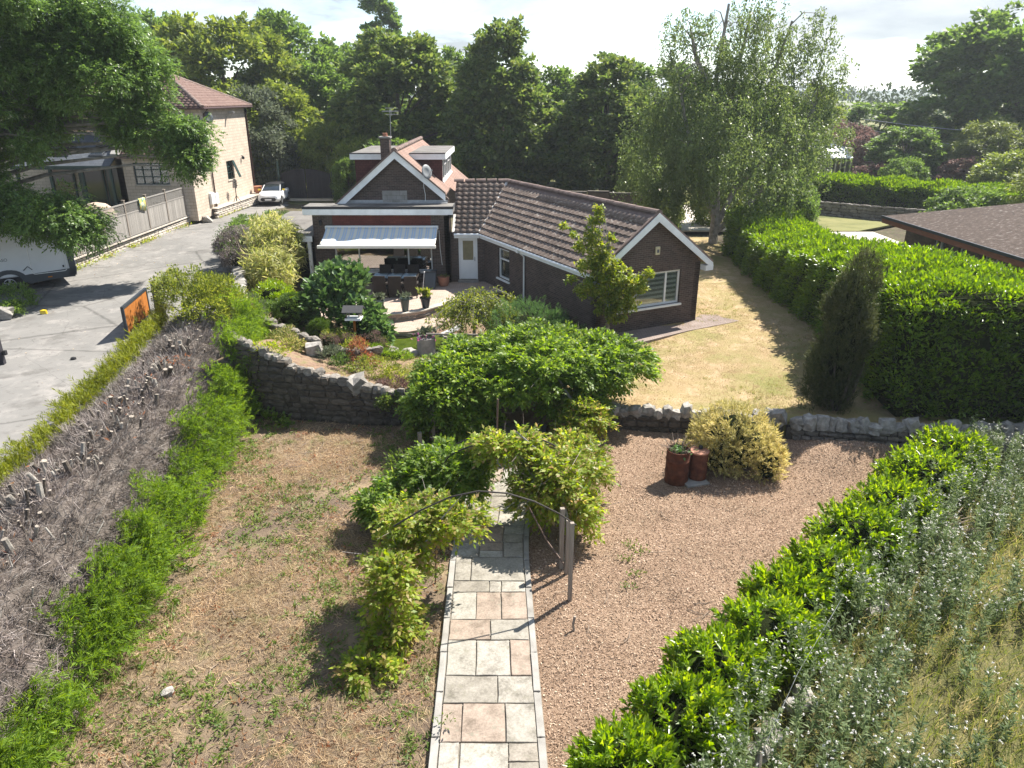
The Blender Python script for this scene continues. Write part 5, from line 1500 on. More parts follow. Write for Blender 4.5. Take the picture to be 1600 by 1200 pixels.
# local frame: origin at ground below the rear corner of the seen side; -x runs forward, +y is away from the camera
LEN, WID, HT = 7.0, 2.3, 3.0
q = MB(); prof = [(-LEN, 0.62), (-0.16, 0.62), (-0.10, 2.0), (-0.22, 2.75), (-0.55, HT), (-LEN + 1.2, HT), (-LEN + 0.35, 2.3), (-LEN - 0.1, 1.5)]
q.prism([(x, 0.0, z) for x, z in prof], (0, WID, 0)); q.build('body', M['van_white'], mh, local=True, bevel=0.05)
q = MB(); q.prism([(-LEN, -0.02, 0.30), (-3.25, -0.02, 0.30), (-3.05, -0.02, 0.66), (-2.95, -0.02, 0.83), (-3.1, -0.02, 0.83), (-LEN, -0.02, 0.64)], (0, 0.06, 0))
q.prism([(-1.95, -0.02, 0.66), (-1.8, -0.02, 0.28), (-0.02, -0.02, 0.42), (0.03, -0.02, 0.74), (-1.75, -0.02, 0.68)], (0, 0.06, 0)); q.box(-LEN, -0.02, 0.08, WID, 0.34, 0.615); q.build('skirt', M['van_grey'], mh, local=True)
q = MB()
n = 14; P = []
for k in range(n + 1):
    a = math.pi * k / n; P.append((-2.5 + 0.72 * math.cos(a), -0.03, 0.36 + 0.60 * math.sin(a)))
Q = [(-2.5 + 0.5 * math.cos(math.pi * k / n), -0.03, 0.36 + 0.42 * math.sin(math.pi * k / n)) for k in range(n, -1, -1)]
q.prism(P + Q, (0, 0.08, 0)); q.build('wheel_arch', M['van_grey'], mh, local=True)
q = MB(); q.box(-3.05, -1.95, 0.06, 0.9, 0.3, 0.95); q.build('wheel_well', M['black'], mh, local=True)
q = MB(); q.prism([(0.02, -0.02, 0.42), (0.06, -0.02, 0.62), (0.02, -0.02, 2.0), (-0.14, -0.02, 2.75), (-0.52, -0.02, 3.03), (-0.72, -0.02, 3.03), (-0.36, -0.02, 2.68), (-0.24, -0.02, 2.0), (-0.2, -0.02, 0.75), (-0.3, -0.02, 0.42)], (0, WID + 0.04, 0)); q.build('rear_surround', M['van_grey'], mh, local=True)
q = MB()
for z, h in ((0.62, 0.16), (0.85, 0.2), (1.15, 0.2), (1.45, 0.2), (1.75, 0.25)): q.box(0.03, 0.09, 0.06, 0.22, z, z + h)
lb = q.build('rear_lamp', M['lens'], mh, local=True)
q = MB(); q.cyl((-2.5, 0.05, 0.33), (-2.5, 0.27, 0.33), 0.33, n=20); wh = q.build('wheel', M['tyre'], mh, local=True, smooth=True)
q = MB(); q.cyl((-2.5, 0.035, 0.33), (-2.5, 0.06, 0.33), 0.08, n=12)
for k in range(5):
    a = k * 2 * math.pi / 5 + 0.3
    q.obox((-2.5 - 0.03 * math.sin(a), 0.03, 0.33 - 0.0 + 0.03 * math.cos(a) * 0), (0.06 * abs(math.sin(a)) + 0.02, 0, 0.03), (0, 0.025, 0), (0.21 * math.cos(a), 0, 0.21 * math.sin(a)))
P = [(-2.5 + 0.23 * math.cos(k * math.pi / 8), 0.035, 0.33 + 0.23 * math.sin(k * math.pi / 8)) for k in range(17)]; q.tube(P, 0.018, 5); q.build('rim', M['alloy'], wh, local=True)
def rrect(x0, x1, z0, z1, r, y, n=5):
    P = []
    for cx_, cz_, a0 in ((x1 - r, z1 - r, 0), (x0 + r, z1 - r, 90), (x0 + r, z0 + r, 180), (x1 - r, z0 + r, 270)):
        for k in range(n + 1):
            a = R(a0 + 90 * k / n); P.append((cx_ + r * math.cos(a), y, cz_ + r * math.sin(a)))
    return P
q = MB(); P = rrect(-1.62, -0.30, 0.66, 1.80, 0.12, -0.012); q.tube(P + [P[0]], 0.022, 5); hd = q.build('locker_door_edge', M['white'], mh, local=True)
q = MB(); q.cbox((-0.42, -0.012, 1.60), 0.06, 0.03, 0.09); q.cbox((-0.42, -0.012, 0.82), 0.06, 0.03, 0.09); q.build('lock', M['black'], hd, local=True)
q = MB(); q.prism(rrect(-3.6, -2.55, 1.75, 2.4, 0.12, -0.03), (0, 0.04, 0)); q.build('window', M['car_glass'], mh, local=True)
q = MB(); q.cbox((-1.0, -0.03, 0.45), 0.16, 0.02, 0.05); q.build('marker_lamp', M['orange_lens'], mh, local=True)
q = MB(); q.tube([(-1.92, -0.02, 0.86), (-1.74, -0.02, 1.02), (-1.60, -0.02, 0.86)], 0.022, 5); q.build('chevron_emblem', M['ash_grey'], mh, local=True)
def lettering(text, size, mat, loc, rot, parent, name='lettering', ext=0.002):
    cu_ = bpy.data.curves.new(name, 'FONT'); cu_.body = text; cu_.size = size; cu_.extrude = ext
    tmp = bpy.data.objects.new(name, cu_); COL.objects.link(tmp)
    dg = bpy.context.evaluated_depsgraph_get()
    me = bpy.data.meshes.new_from_object(tmp.evaluated_get(dg))
    bpy.data.objects.remove(tmp)
    me.materials.clear(); me.materials.append(mat)
    return link(name, me, parent, loc, rot)
lettering('P', 0.17, M['red_gloss'], (-3.08, -0.012, 1.33), (R(90), 0, 0), mh, 'lettering_red')
lettering('EGASO', 0.17, M['ash_grey'], (-2.93, -0.012, 1.33), (R(90), 0, 0), mh)

# ------------------------------------------------------------------ white small car facing the camera (local: +y forward, x across)
ca = thing('parked_car', 'small white hatchback with black roof and yellow mirrors parked before the dark gates', 'car', (-18.75, 59.3, 1.2), rz=math.pi + R(4))
def loft(mb, secs, closed_ends=True):
    """secs: list of (y, [(x, z) right half bottom->top])"""
    n = len(secs[0][1]) * 2; V = []
    for y, pr_ in secs:
        V += [(x, y, z) for x, z in pr_] + [(-x, y, z) for x, z in reversed(pr_)]
    F = []
    for k in range(len(secs) - 1):
        for i in range(n):
            j = (i + 1) % n; F.append((k * n + i, k * n + j, (k + 1) * n + j, (k + 1) * n + i))
    if closed_ends: F += [tuple(range(n - 1, -1, -1)), tuple(range((len(secs) - 1) * n, len(secs) * n))]
    return mb.raw(V, F)
def sec(y, w_, zb, zs, zt, ws=None): return (y, [(w_ * 0.85, zb), (w_, zb + 0.12), (w_, zs - 0.12), (w_ * 0.97, zs), ((ws or w_ * 0.8), zt), (0.02, zt + 0.015)])
q = MB(); loft(q, [sec(-1.92, 0.70, 0.32, 0.82, 0.92), sec(-1.8, 0.82, 0.24, 0.86, 0.98), sec(-1.2, 0.865, 0.2, 0.90, 0.97), sec(0.3, 0.865, 0.2, 0.88, 0.94), sec(0.95, 0.865, 0.2, 0.86, 0.95), sec(1.5, 0.85, 0.22, 0.76, 0.88), sec(1.78, 0.80, 0.25, 0.66, 0.80), sec(1.92, 0.66, 0.34, 0.56, 0.66)])
bod = q.build('body', M['car_white'], ca, local=True, smooth=True)
def gsec(y, zb, zt, wb_, wt): return (y, [(wb_, zb), ((wb_ * 2 + wt) / 3, zb + (zt - zb) * .35), ((wb_ + 2 * wt) / 3, zb + (zt - zb) * .75), (wt, zt), (0.02, zt + 0.03)])
q = MB(); loft(q, [gsec(-1.85, 0.92, 0.96, 0.7, 0.6), gsec(-1.62, 0.92, 1.36, 0.72, 0.58), gsec(-0.3, 0.92, 1.385, 0.74, 0.60), gsec(0.15, 0.92, 1.34, 0.74, 0.60), gsec(0.82, 0.92, 0.97, 0.74, 0.66)]); q.build('glasshouse', M['car_glass'], ca, local=True, smooth=True)
q = MB(); loft(q, [gsec(-1.75, 1.32, 1.335, 0.56, 0.5), gsec(-1.5, 1.345, 1.40, 0.605, 0.54), gsec(-0.3, 1.36, 1.42, 0.615, 0.55), gsec(0.12, 1.335, 1.375, 0.61, 0.55)]); q.build('roof', M['black'], ca, local=True, smooth=True)
q = MB()
for s in (-1, 1):
    q.tube([(s * 0.60, 0.15, 1.34), (s * 0.70, 0.80, 0.97)], 0.03, 5)
q.build('windscreen_pillar', M['car_white'], ca, local=True)
for s in (-1, 1):
    q = MB(); q.lathe((0, 0, 0), [(0.105, 0), (0.10, 0.03), (0.06, 0.06)], 14)
    o = q.build('headlight', M['lens'], ca, local=True, smooth=True); o.location = (s * 0.59, 1.70, 0.71); o.rotation_euler = (R(-68), 0, 0)
    q = MB(); q.tube([(s * 0.59 + 0.115 * math.cos(k * 0.524), 1.775 - 0.10 * 0.4 * math.sin(k * 0.524), 0.72 + 0.115 * 0.93 * math.sin(k * 0.524)) for k in range(13)], 0.014, 5); q.build('headlight_ring', M['black'], ca, local=True)
    q = MB(); q.cbox((s * 0.93, 0.62, 0.96), 0.2, 0.12, 0.13); q.build('wing_mirror', M['yellow'], ca, local=True, bevel=0.03)
    for yy in (1.22, -1.25):
        q = MB(); q.cyl((s * 0.68, yy, 0.31), (s * 0.872, yy, 0.31), 0.31, n=18); wq = q.build('wheel', M['tyre'], ca, local=True, smooth=True)
        q = MB(); q.cyl((s * 0.86, yy, 0.31), (s * 0.885, yy, 0.31), 0.2, n=14); q.build('rim', M['alloy'], wq, local=True)
        q = MB(); P = [(s * 0.868, yy + 0.37 * math.cos(math.pi * k / 10), 0.31 + 0.37 * math.sin(math.pi * k / 10)) for k in range(11)] + [(s * 0.868, yy + 0.31 * math.cos(math.pi * k / 10), 0.31 + 0.31 * math.sin(math.pi * k / 10)) for k in range(10, -1, -1)]
        q.prism(P, (s * 0.02, 0, 0)); q.build('wheel_arch', M['black'], ca, local=True)
q = MB(); q.prism([(-0.5, 1.90, 0.56), (0.5, 1.90, 0.56), (0.6, 1.93, 0.42), (0.45, 1.93, 0.30), (-0.45, 1.93, 0.30), (-0.6, 1.93, 0.42)], (0, 0.02, 0.0)); q.build('grille', M['black'], ca, local=True)
q = MB(); q.cbox((0, 1.965, 0.37), 0.50, 0.012, 0.11); q.build('number_plate', M['white'], ca, local=True)
q = MB(); q.cbox((0, 1.55, 0.885), 0.42, 0.05, 0.02); q.build('bonnet_scoop', M['black'], ca, local=True)
q = MB(); q.lathe((0, 1.90, 0.61), [(0.05, 0), (0.05, 0.02)], 8); q.build('bonnet_badge', M['metal_grey'], ca, local=True)
# red car just showing behind the bungalow roof
rc = thing('parked_car', 'red car mostly hidden behind the bungalow roof by the dark gates', 'car', (-9.5, 57.3, 1.0), rz=R(90))
q = MB(); loft(q, [sec(-2.0, 0.75, 0.3, 0.85, 0.98), sec(-1.2, 0.87, 0.2, 0.9, 1.0), sec(1.0, 0.87, 0.2, 0.88, 0.98), sec(2.0, 0.75, 0.3, 0.65, 0.75)]); q.build('body', M['red_gloss'], rc, local=True, smooth=True)
q = MB(); loft(q, [gsec(-1.6, 0.95, 1.05, 0.72, 0.6), gsec(-1.1, 0.95, 1.42, 0.72, 0.58), gsec(0.2, 0.95, 1.44, 0.74, 0.58), gsec(1.0, 0.95, 1.0, 0.74, 0.66)]); q.build('glasshouse', M['red_gloss'], rc, local=True, smooth=True)
for s in (-1, 1):
    for yy in (1.3, -1.3):
        q = MB(); q.cyl((s * 0.68, yy, 0.31), (s * 0.875, yy, 0.31), 0.31, n=16); q.build('wheel', M['tyre'], rc, local=True)

# ------------------------------------------------------------------ dark double gates at the end of the drive
dg_ = thing('double_gate', 'dark arched wooden double gates closing the far end of the driveway', 'gate', (-16.6, 61.2, 1.2))
for s, x0 in ((0, -18.65), (1, -16.62)):
    q = MB(); q.box(x0, x0 + 1.98, 61.26, 61.31, 1.4, 1.5); q.box(x0, x0 + 1.98, 61.26, 61.31, 2.5, 2.6); lf = q.build('gate_leaf', M['gate_dark'], dg_)
    n = 12; w_ = 1.98 / n
    for k in range(n):
        xa = x0 + k * w_; xm = xa + w_ / 2
        top = 1.2 + 1.95 + 0.42 * (1 - ((xm + 16.63) / 2.05) ** 2)
        q = MB(); q.box(xa + 0.006, xa + w_ - 0.006, 61.2, 61.255, 1.26, top); q.build('board', M['gate_dark'], lf)
for x, h, m in ((-18.85, 2.9, 'dark_green'), (-14.5, 2.4, 'dark_green')):
    q = MB(); q.box(x - 0.07, x + 0.07, 61.2, 61.34, 1.1, 1.2 + h); q.build('gate_post', M[m], dg_)
# pale step and kerb below
q = MB(); q.box(-18.6, -12.0, 60.7, 61.0, 1.1, 1.26); tag(q.build('kerb', M['coping'], None), kind='structure')
# low wall, stump, planter at the house end of the drive
q = thing('garden_wall', 'low brown wall with pale top behind the roof of the white car', 'wall', (-21, 63.2, 1.2))
mb = MB(); mb.box(-23.5, -19.4, 63.0, 63.3, 1.1, 2.0); mb.build('wall_body', M['brown_wall'], q, uv=True)
mb = MB(); mb.box(-23.5, -19.35, 62.95, 63.35, 2.0, 2.1); mb.build('wall_coping', M['coping'], q)
po = thing('plant_pot', 'round terracotta pot by the stone house corner behind the white car', 'plant pot', (-19.95, 59.3, 1.88), 'terracotta pots')
mb = MB(); mb.lathe((-19.95, 59.3, 1.88), [(0.2, 0), (0.32, 0.3), (0.3, 0.5), (0.33, 0.55), (0.26, 0.56)], 14); mb.build('pot', M['terracotta'], po, smooth=True)

# ------------------------------------------------------------------ open timber gate beside the cut hedge
wg = thing('timber_gate', 'orange timber gate with anthracite metal frame standing open beside the cut hedge', 'gate', (-13.5, 25.6, 1.2))
a, b = Vector((-13.25, 24.15, 1.28)), Vector((-13.72, 26.9, 1.28)); u = (b - a).normalized(); L = (b - a).length; nn = Vector((u.y, -u.x, 0)); HG = 1.05
if nn.x < 0: nn = -nn
q = MB(); up = Vector((0, 0, 1))
for s0, s1, z0, z1 in ((0, 0.09, 0, HG), (L - 0.09, L, 0, HG), (0.09, L - 0.09, 0, 0.09), (0.09, L - 0.09, HG - 0.09, HG)): q.obox(a + u * s0 + up * z0 - nn * 0.045, u * (s1 - s0), nn * 0.09, up * (z1 - z0))
q.build('frame', M['anthracite'], wg)
n = 17; wd = (L - 0.18) / n
for k in range(n):
    q = MB(); q.obox(a + u * (0.09 + k * wd + 0.004) + up * 0.09 + nn * (0.0), u * (wd - 0.008), nn * 0.025, up * (HG - 0.18)); q.build('board', M['gate_wood'], wg)
gp_ = thing('gate_post', 'short dark square gate post behind the open orange gate', 'post', (-13.55, 27.25, 1.2), 'dark gate posts')
q = MB(); q.cbox((-13.5, 27.3, 1.15), 0.32, 0.22, 1.25); q.build('post', M['anthracite'], gp_, bevel=0.01)
q = MB(); q.cbox((-12.6, 27.35, 2.0), 1.4, 0.05, 0.06); q.build('rail', M['anthracite'], gp_)
gp2 = thing('gate_post', 'tall dark timber gate post standing at the left edge of the driveway', 'post', (-15.9, 21.6, 1.2), 'dark gate posts')
q = MB(); q.cbox((-15.93, 21.6, 1.1), 0.18, 0.18, 1.75, 0.2); q.build('post', M['gate_dark'], gp2)
q = MB(); q.cbox((-15.77, 21.62, 1.5), 0.1, 0.1, 0.14); q.build('latch', M['black'], gp2)
q = thing('drain_cover', 'small dark stop block on the pale driveway', 'stop', (-13.9, 22.05, 1.2)); mb = MB(); mb.lathe((-13.95, 22.05, 1.2), [(0.09, 0), (0.08, 0.06), (0.03, 0.08)], 8); mb.build('block', M['black'], q)
# ------------------------------------------------------------------ patio, steps, pond
def sheet_poly(name, poly, z, mat, thick=0.06, uv=False, kind='structure'):
    q = MB(); q.prism([(x, y, z) for x, y in poly], (0, 0, -thick)); o = q.build(name, mat, None, uv=uv); tag(o, kind=kind); return o
pe = [(-9.2, 27.6), (-7.4, 27.9), (-6.2, 28.2), (-5.3, 28.25), (-4.3, 28.5), (-3.6, 28.95), (-2.9, 29.8), (-2.4, 30.9), (-1.6, 31.6), (-0.3, 32.1)]
sheet_poly('patio', [(-9.3, 33.88), (-9.3, 27.6)] + pe + [(-1.2, 34.1)], 0.84, M['paver'], 0.5, uv=True)
st = [(-8.0, 27.2), (-6.2, 26.95), (-5.0, 26.95), (-4.0, 27.05), (-3.1, 27.65), (-2.5, 28.7), (-1.9, 29.8), (-1.0, 30.6)]
sheet_poly('lower_terrace', [(p[0], p[1]) for p in st] + [(p[0], p[1] + 0.02) for p in pe[::-1][1:-1]], 0.56, M['paver'], 0.4, uv=True)
sheet_poly('gable_paving', [(1.6, 25.3), (4.6, 25.0), (6.6, 26.4), (9.0, 27.75), (8.9, 28.6), (7.6, 28.6), (7.1, 27.9), (3.0, 25.8)], 0.80, M['paver_grey'], 0.25, uv=True)
stone_course_wall('patio_wall', 'curved dark stone wall edging the upper patio under the planters', [(p[0], p[1]) for p in pe[1:]], lambda s: 0.80, lambda s: 0.5, 0.3, ST_GREY, None, sl=(0.25, 0.5), ch=(0.1, 0.15), parts=70, seed=41, group='curved patio walls')
pw = stone_course_wall('patio_wall', 'curved dark stone wall edging the lower terrace above the pond', st, lambda s: 0.52, lambda s: 0.2, 0.3, ST_GREY, None, sl=(0.25, 0.5), ch=(0.1, 0.16), parts=60, seed=42, group='curved patio walls')
g = random.Random(5)
for i in range(2, len(pe) - 1):
    a, b = Vector((*pe[i], 0.84)), Vector((*pe[i + 1], 0.84)); n = 3
    for k in range(n):
        p0 = a.lerp(b, k / n); p1 = a.lerp(b, (k + 1) / n); nn = Vector(((p1 - p0).y, -(p1 - p0).x, 0)).normalized()
        e = (p1 - p0) * 0.97
        q = MB(); q.obox(p0 + nn * 0.06 + Vector((0, 0, 0.003 + g.uniform(0, .01))), e, -nn * g.uniform(0.3, 0.36), (0, 0, 0.045)); o = q.build('patio_edge_slab', M['coping'], pw)
q = MB(); q.raw([(-3.0 + 2.1 * math.cos(k * 0.314) , 26.2 + 1.5 * math.sin(k * 0.314), 0.32) for k in range(20)], [tuple(range(20))]); tag(q.build('pond_water', M['water'], None), kind='structure')
ring = [(-3.0 + 1.95 * math.cos(a), 26.15 + 1.28 * math.sin(a)) for a in np.linspace(math.pi * 1.02, math.pi * 2.05, 15)]
for i, (x, y) in enumerate(ring):
    s = g.uniform(0.3, 0.5)
    link('pond_rock', ST_ROCK[i % 7], None, (x + g.uniform(-.08, .08), y + g.uniform(-.1, .1), 0.40), (g.uniform(-.2, .2), g.uniform(-.2, .2), g.random() * 3), (s * 1.5, s, s * 0.5), 'flat grey rock on the near rim of the pond, %s' % ('leftmost of the row', 'second from the left', 'third from the left', 'fourth from the left', 'just left of the low conifer', 'behind the low conifer', 'just right of the low conifer', 'in the middle of the row', 'left of the flower tub', 'behind the flower tub', 'right of the flower tub', 'fourth from the right', 'third from the right', 'second from the right', 'rightmost, under the weeping tree')[i], 'rock', 'rocks along the pond rim')
q = MB(); q.tube([(-2.75, 27.2, 0.36), (-2.2, 27.9, 0.4), (-1.9, 28.6, 0.42)], [0.10, 0.13, 0.06], 8); o = q.build('pond_liner_edge', M['lead'], None, smooth=True); tag(o, 'pale bare liner edge showing on the far bank of the pond', 'pond liner')

def pot(label, x, y, z, h, r, mat, leafm, group, shape='tall', n=90, spread=0.3, ph=0.3, flowers=None, name='plant_pot'):
    t = thing(name, label, 'plant pot', (x, y, z), group)
    prof = {'tall': [(r * .62, 0), (r * .95, h * .85), (r * 1.08, h * .88), (r * 1.08, h), (r * .95, h), (r * .9, h * .9)], 'bowl': [(r * .7, 0), (r, h * .5), (r * .95, h * .9), (r * 1.05, h * .93), (r * 1.05, h), (r * .9, h), (r * .85, h * .9)],
            'drum': [(r * .96, 0), (r, h * .3), (r, h), (r * .88, h), (r * .88, h * .85)]}[shape]
    q = MB(); q.lathe((x, y, z), prof, 16); q.build('pot', mat, t, smooth=True)
    if leafm:
        gg = np.random.default_rng(int(abs(x * 100)) + n)
        C = np.array([x, y, z + h]) + np.stack([gg.normal(size=n) * r * .5, gg.normal(size=n) * r * .5, gg.random(n) * ph * .6], axis=1)
        D = unit(np.stack([gg.normal(size=n), gg.normal(size=n), 0.5 + gg.random(n)], axis=1))
        V, F = leaf4(C, D, spread * (.3 + .5 * gg.random(n)), spread * .28, g=gg)
        fast_obj('foliage', V, F, leafm, t, kind='stuff')
        if flowers:
            m = 30; C = np.array([x, y, z + h + .02]) + np.stack([gg.normal(size=m) * r * .75, gg.normal(size=m) * r * .75, gg.random(m) * .08], axis=1)
            V, F = leaf4(C, rdir(m, gg), 0.09, 0.08, g=gg); fast_obj('flowers', V, F, flowers, t, kind='stuff')
    return t
pot('tall green glazed planter with pale foliage, leftmost on the curved patio wall', -5.28, 28.4, 0.89, 0.55, 0.2, M['glazed_green'], LM['grey_green'], 'planters on the patio wall', ph=0.35)
pot('green glazed planter with a small tuft, middle of three on the patio wall', -4.32, 28.78, 0.89, 0.55, 0.2, M['glazed_green'], LM['grey_green'], 'planters on the patio wall', ph=0.2, n=60)
pot('dark blue planter with drooping greenery, rightmost on the patio wall', -3.55, 29.3, 0.89, 0.45, 0.22, M['glazed_dark'], LM['maple'], 'planters on the patio wall', ph=0.4, n=110, spread=0.4)
pot('wide terracotta pot by the house wall beside the white door', -3.15, 33.25, 0.85, 0.42, 0.27, M['terracotta'], LM['chestnut'], 'terracotta pots', 'bowl', 40, 0.16, 0.1)
pot('round grey stone tub with white and pink flowers on the near bank of the pond', -3.05, 24.85, 0.42, 0.62, 0.33, M['grey_pot'], LM['grey_green'], 'stone tubs', 'drum', 110, 0.3, 0.45, LM['pink'])
# patio set
tb = thing('patio_table', 'long dark patio table with three grey glass panels under the awning', 'table', (-5.2, 32.15, 0.84))
for k in range(3):
    q = MB(); q.box(-6.15 + k * 0.645, -6.15 + k * 0.645 + 0.60, 31.66, 32.62, 1.56, 1.58); q.build('glass_panel', M['table_glass'], tb)
q = MB(); q.box(-6.2, -4.2, 31.6, 32.68, 1.49, 1.558); q.build('table_frame', M['rattan'], tb)
for x in (-6.1, -4.38):
    for y in (31.68, 32.52): q = MB(); q.box(x, x + 0.08, y, y + 0.08, 0.845, 1.49); q.build('leg', M['rattan'], tb)
def chair(x, y, rz, label):
    t = thing('patio_chair', label, 'chair', (x, y, 0.84), 'rattan chairs at the patio table', rz)
    # local: faces +y
    q = MB(); q.box(-0.28, 0.28, -0.27, 0.27, 0.32, 0.44); q.build('seat', M['rattan'], t, local=True, bevel=0.02)
    q = MB(); q.prism([(-0.28, -0.27, 0.1), (0.28, -0.27, 0.1), (0.27, -0.36, 0.98), (-0.27, -0.36, 0.98)], (0, 0.06, 0)); q.build('backrest', M['rattan'], t, local=True, bevel=0.015)
    for s in (-1, 1):
        q = MB(); q.box(s * 0.28 - 0.03, s * 0.28 + 0.03, -0.27, 0.25, 0.6, 0.65); q.box(s * 0.28 - 0.03, s * 0.28 + 0.03, 0.19, 0.25, 0.44, 0.6); q.build('armrest', M['rattan'], t, local=True)
        for yy in (-0.24, 0.22): q = MB(); q.box(s * 0.25 - 0.025, s * 0.25 + 0.025, yy - 0.025, yy + 0.025, 0.003, 0.32); q.build('leg', M['rattan'], t, local=True)
for k, x in enumerate((-5.83, -5.17, -4.5)):
    w_ = ('left', 'middle', 'right')[k]
    chair(x + 0.12, 31.35 - 0.05 * k, R(3 * (k - 1)), 'dark rattan chair on the near side of the patio table, %s of three' % w_)
    chair(x, 33.0, math.pi + R(4 * (k - 1)), 'dark rattan chair between the table and the patio window, %s of three' % w_)
bx = thing('storage_box', 'dark grey upright storage box beside the rattan chairs', 'storage box', (-3.75, 32.9, 0.84))
q = MB(); q.prism([(-4.0, 32.65, 0.845), (-3.48, 32.65, 0.845), (-3.46, 32.95, 1.55), (-3.98, 32.95, 1.55)], (0, 0.3, 0)); q.build('box_body', M['van_grey'], bx, bevel=0.02)
q = MB(); q.box(-4.02, -3.44, 32.9, 33.28, 1.552, 1.6); q.build('box_lid', M['anthracite'], bx)
for x, lab in ((-3.95, 'white knob end of a stick leaning on the storage box'),):
    q = MB(); q.cyl((x - 0.08, 32.45, 0.845), (x, 32.62, 1.62), 0.015, n=6); q.lathe((x, 32.62, 1.60), [(0.03, 0), (0.04, 0.03), (0.02, 0.06)], 8); o = q.build('garden_stick', M['white'], None); tag(o, 'thin pale stick leaning against the dark storage box', 'stick')
# bird table
bt = thing('bird_table', 'wooden bird table with dark flat roof on a slim post in the rockery', 'bird table', (-5.62, 25.2, 1.0))
zb = hz(-5.62, 25.2)
q = MB(); q.box(-5.66, -5.58, 25.16, 25.24, zb - 0.1, 1.62); q.build('post', M['gate_wood'], bt)
q = MB(); q.box(-5.9, -5.34, 24.95, 25.45, 1.62, 1.66); q.box(-5.9, -5.34, 24.93, 24.95, 1.62, 1.70); q.build('tray', M['white_paint'], bt)
for x in (-5.86, -5.42):
    for y in (24.99, 25.38): q = MB(); q.box(x, x + 0.04, y, y + 0.04, 1.662, 1.92); q.build('upright', M['post_wood'], bt)
q = MB(); q.prism([(-5.98, 24.88, 1.90), (-5.26, 24.88, 1.90), (-5.26, 25.2, 2.08), (-5.98, 25.2, 2.08)], (0, 0, 0.03)); q.prism([(-5.98, 25.2, 2.08), (-5.26, 25.2, 2.08), (-5.26, 25.52, 1.90), (-5.98, 25.52, 1.90)], (0, 0, 0.03)); q.build('roof', M['felt_dark'], bt)

# ------------------------------------------------------------------ shrub builder
def shrub(name, label, cat, x, y, z, blobs, leafm, per, R2, L, W, nsub=10, shell=0.55, group=None, stems=None, core=None, fold=0.12, up=0.35, seed=1, six=False, droop=0.0, ncl=14, stem_mat='bark', jit=0.6):
    """blobs: [(cx, cy, cz, rx, ry, rz)] absolute; foliage of small leaf clumps"""
    gg = np.random.default_rng(seed)
    t = thing(name, label, cat, (x, y, z), group)
    C = []
    for b in blobs:
        vol = max(1, int(ncl * (b[3] * b[4] * b[5]) ** (1 / 3) * 1.6))
        C.append(ell_pts(vol * nsub // 4 + 6, b[:3], b[3:], shell, gg, -0.6))
    C = np.concatenate(C)
    mid = np.array([np.mean([b[0] for b in blobs]), np.mean([b[1] for b in blobs]), min(b[2] - b[5] * .3 for b in blobs)])
    P, d = fill(C, R2, per, gg)
    out_ = unit(P - mid)
    D = unit(out_ * 0.7 + d * 0.6 + gg.normal(size=P.shape) * jit * 0.5 + np.array([0, 0, up - droop]))
    ls = L * (0.7 + 0.6 * gg.random(len(P)))
    V, F = (leaf6 if six else leaf4)(P, D, ls, W * (0.8 + .4 * gg.random(len(P))), g=gg, **({} if six else {'fold': fold}))
    if core:
        q = MB()
        for b in blobs:
            pr_ = [(0.05, -0.8), (0.62, -0.6), (0.8, 0), (0.6, 0.5), (0.3, 0.72), (0.03, 0.8)]
            q.lathe((b[0], b[1], b[2]), [(r * (b[3] + b[4]) / 2 * core, zz * b[5] * core) for r, zz in pr_], 12)
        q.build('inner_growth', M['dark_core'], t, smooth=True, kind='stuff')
    fast_obj('foliage', V, F, leafm, t, kind='stuff')
    if stems:
        q = MB()
        for s in stems: q.tube(s[0], s[1], 6)
        q.build('stem', M[stem_mat], t)
    return t

# ------------------------------------------------------------------ cut conifer hedge along the drive
hx = lambda y: float(np.interp(y, [5, 8, 12, 16, 20, 24, 26], [-8.9, -8.9, -9.1, -9.5, -9.9, -10.6, -11.1]))
hedge = thing('cut_conifer_hedge', 'long conifer hedge cut back hard to bare grey stubs with green fringes beside the driveway', 'hedge', (-9.3, 15, 0))
gg = np.random.default_rng(77)
def htop(u, y):  # u across: -1 drive side .. 1 garden side
    return 1.75 - 0.38 * np.abs(u) ** 2.2 + 0.10 * np.sin(y * 2.1 + u) + 0.07 * np.sin(y * 5.3)
V, F = [], []
ny_, nu_ = 90, 15
for j in range(ny_):
    y = 5.0 + 20.2 * j / (ny_ - 1)
    for i in range(nu_):
        a = -1 + 2 * i / (nu_ - 1)
        if a < -0.62: x = hx(y) - 1.25 - 0.12 * (a + 1) ; z = np.interp(a, [-1, -0.62], [1.15, 1.5])
        elif a < 0.35: u = np.interp(a, [-0.62, 0.35], [-1, 1]); x = hx(y) + u * 1.15; z = htop(u, y)
        else: u = np.interp(a, [0.35, 1], [0, 1]); x = hx(y) + 1.15 + 0.95 * u + 0.1 * math.sin(y * 3); z = 1.35 * (1 - u) ** 0.8 - 0.05
        V.append((x + 0.05 * math.sin(7 * y + 5 * a), y, float(z) + 0.05 * math.sin(11 * y + 9 * a)))
for j in range(ny_ - 1):
    for i in range(nu_ - 1): a = j * nu_ + i; F.append((a, a + 1, a + nu_ + 1, a + nu_))
q = MB(); q.raw(V, F); q.build('thatch', M['dead_core'], hedge, smooth=True)
VT = np.array(V)
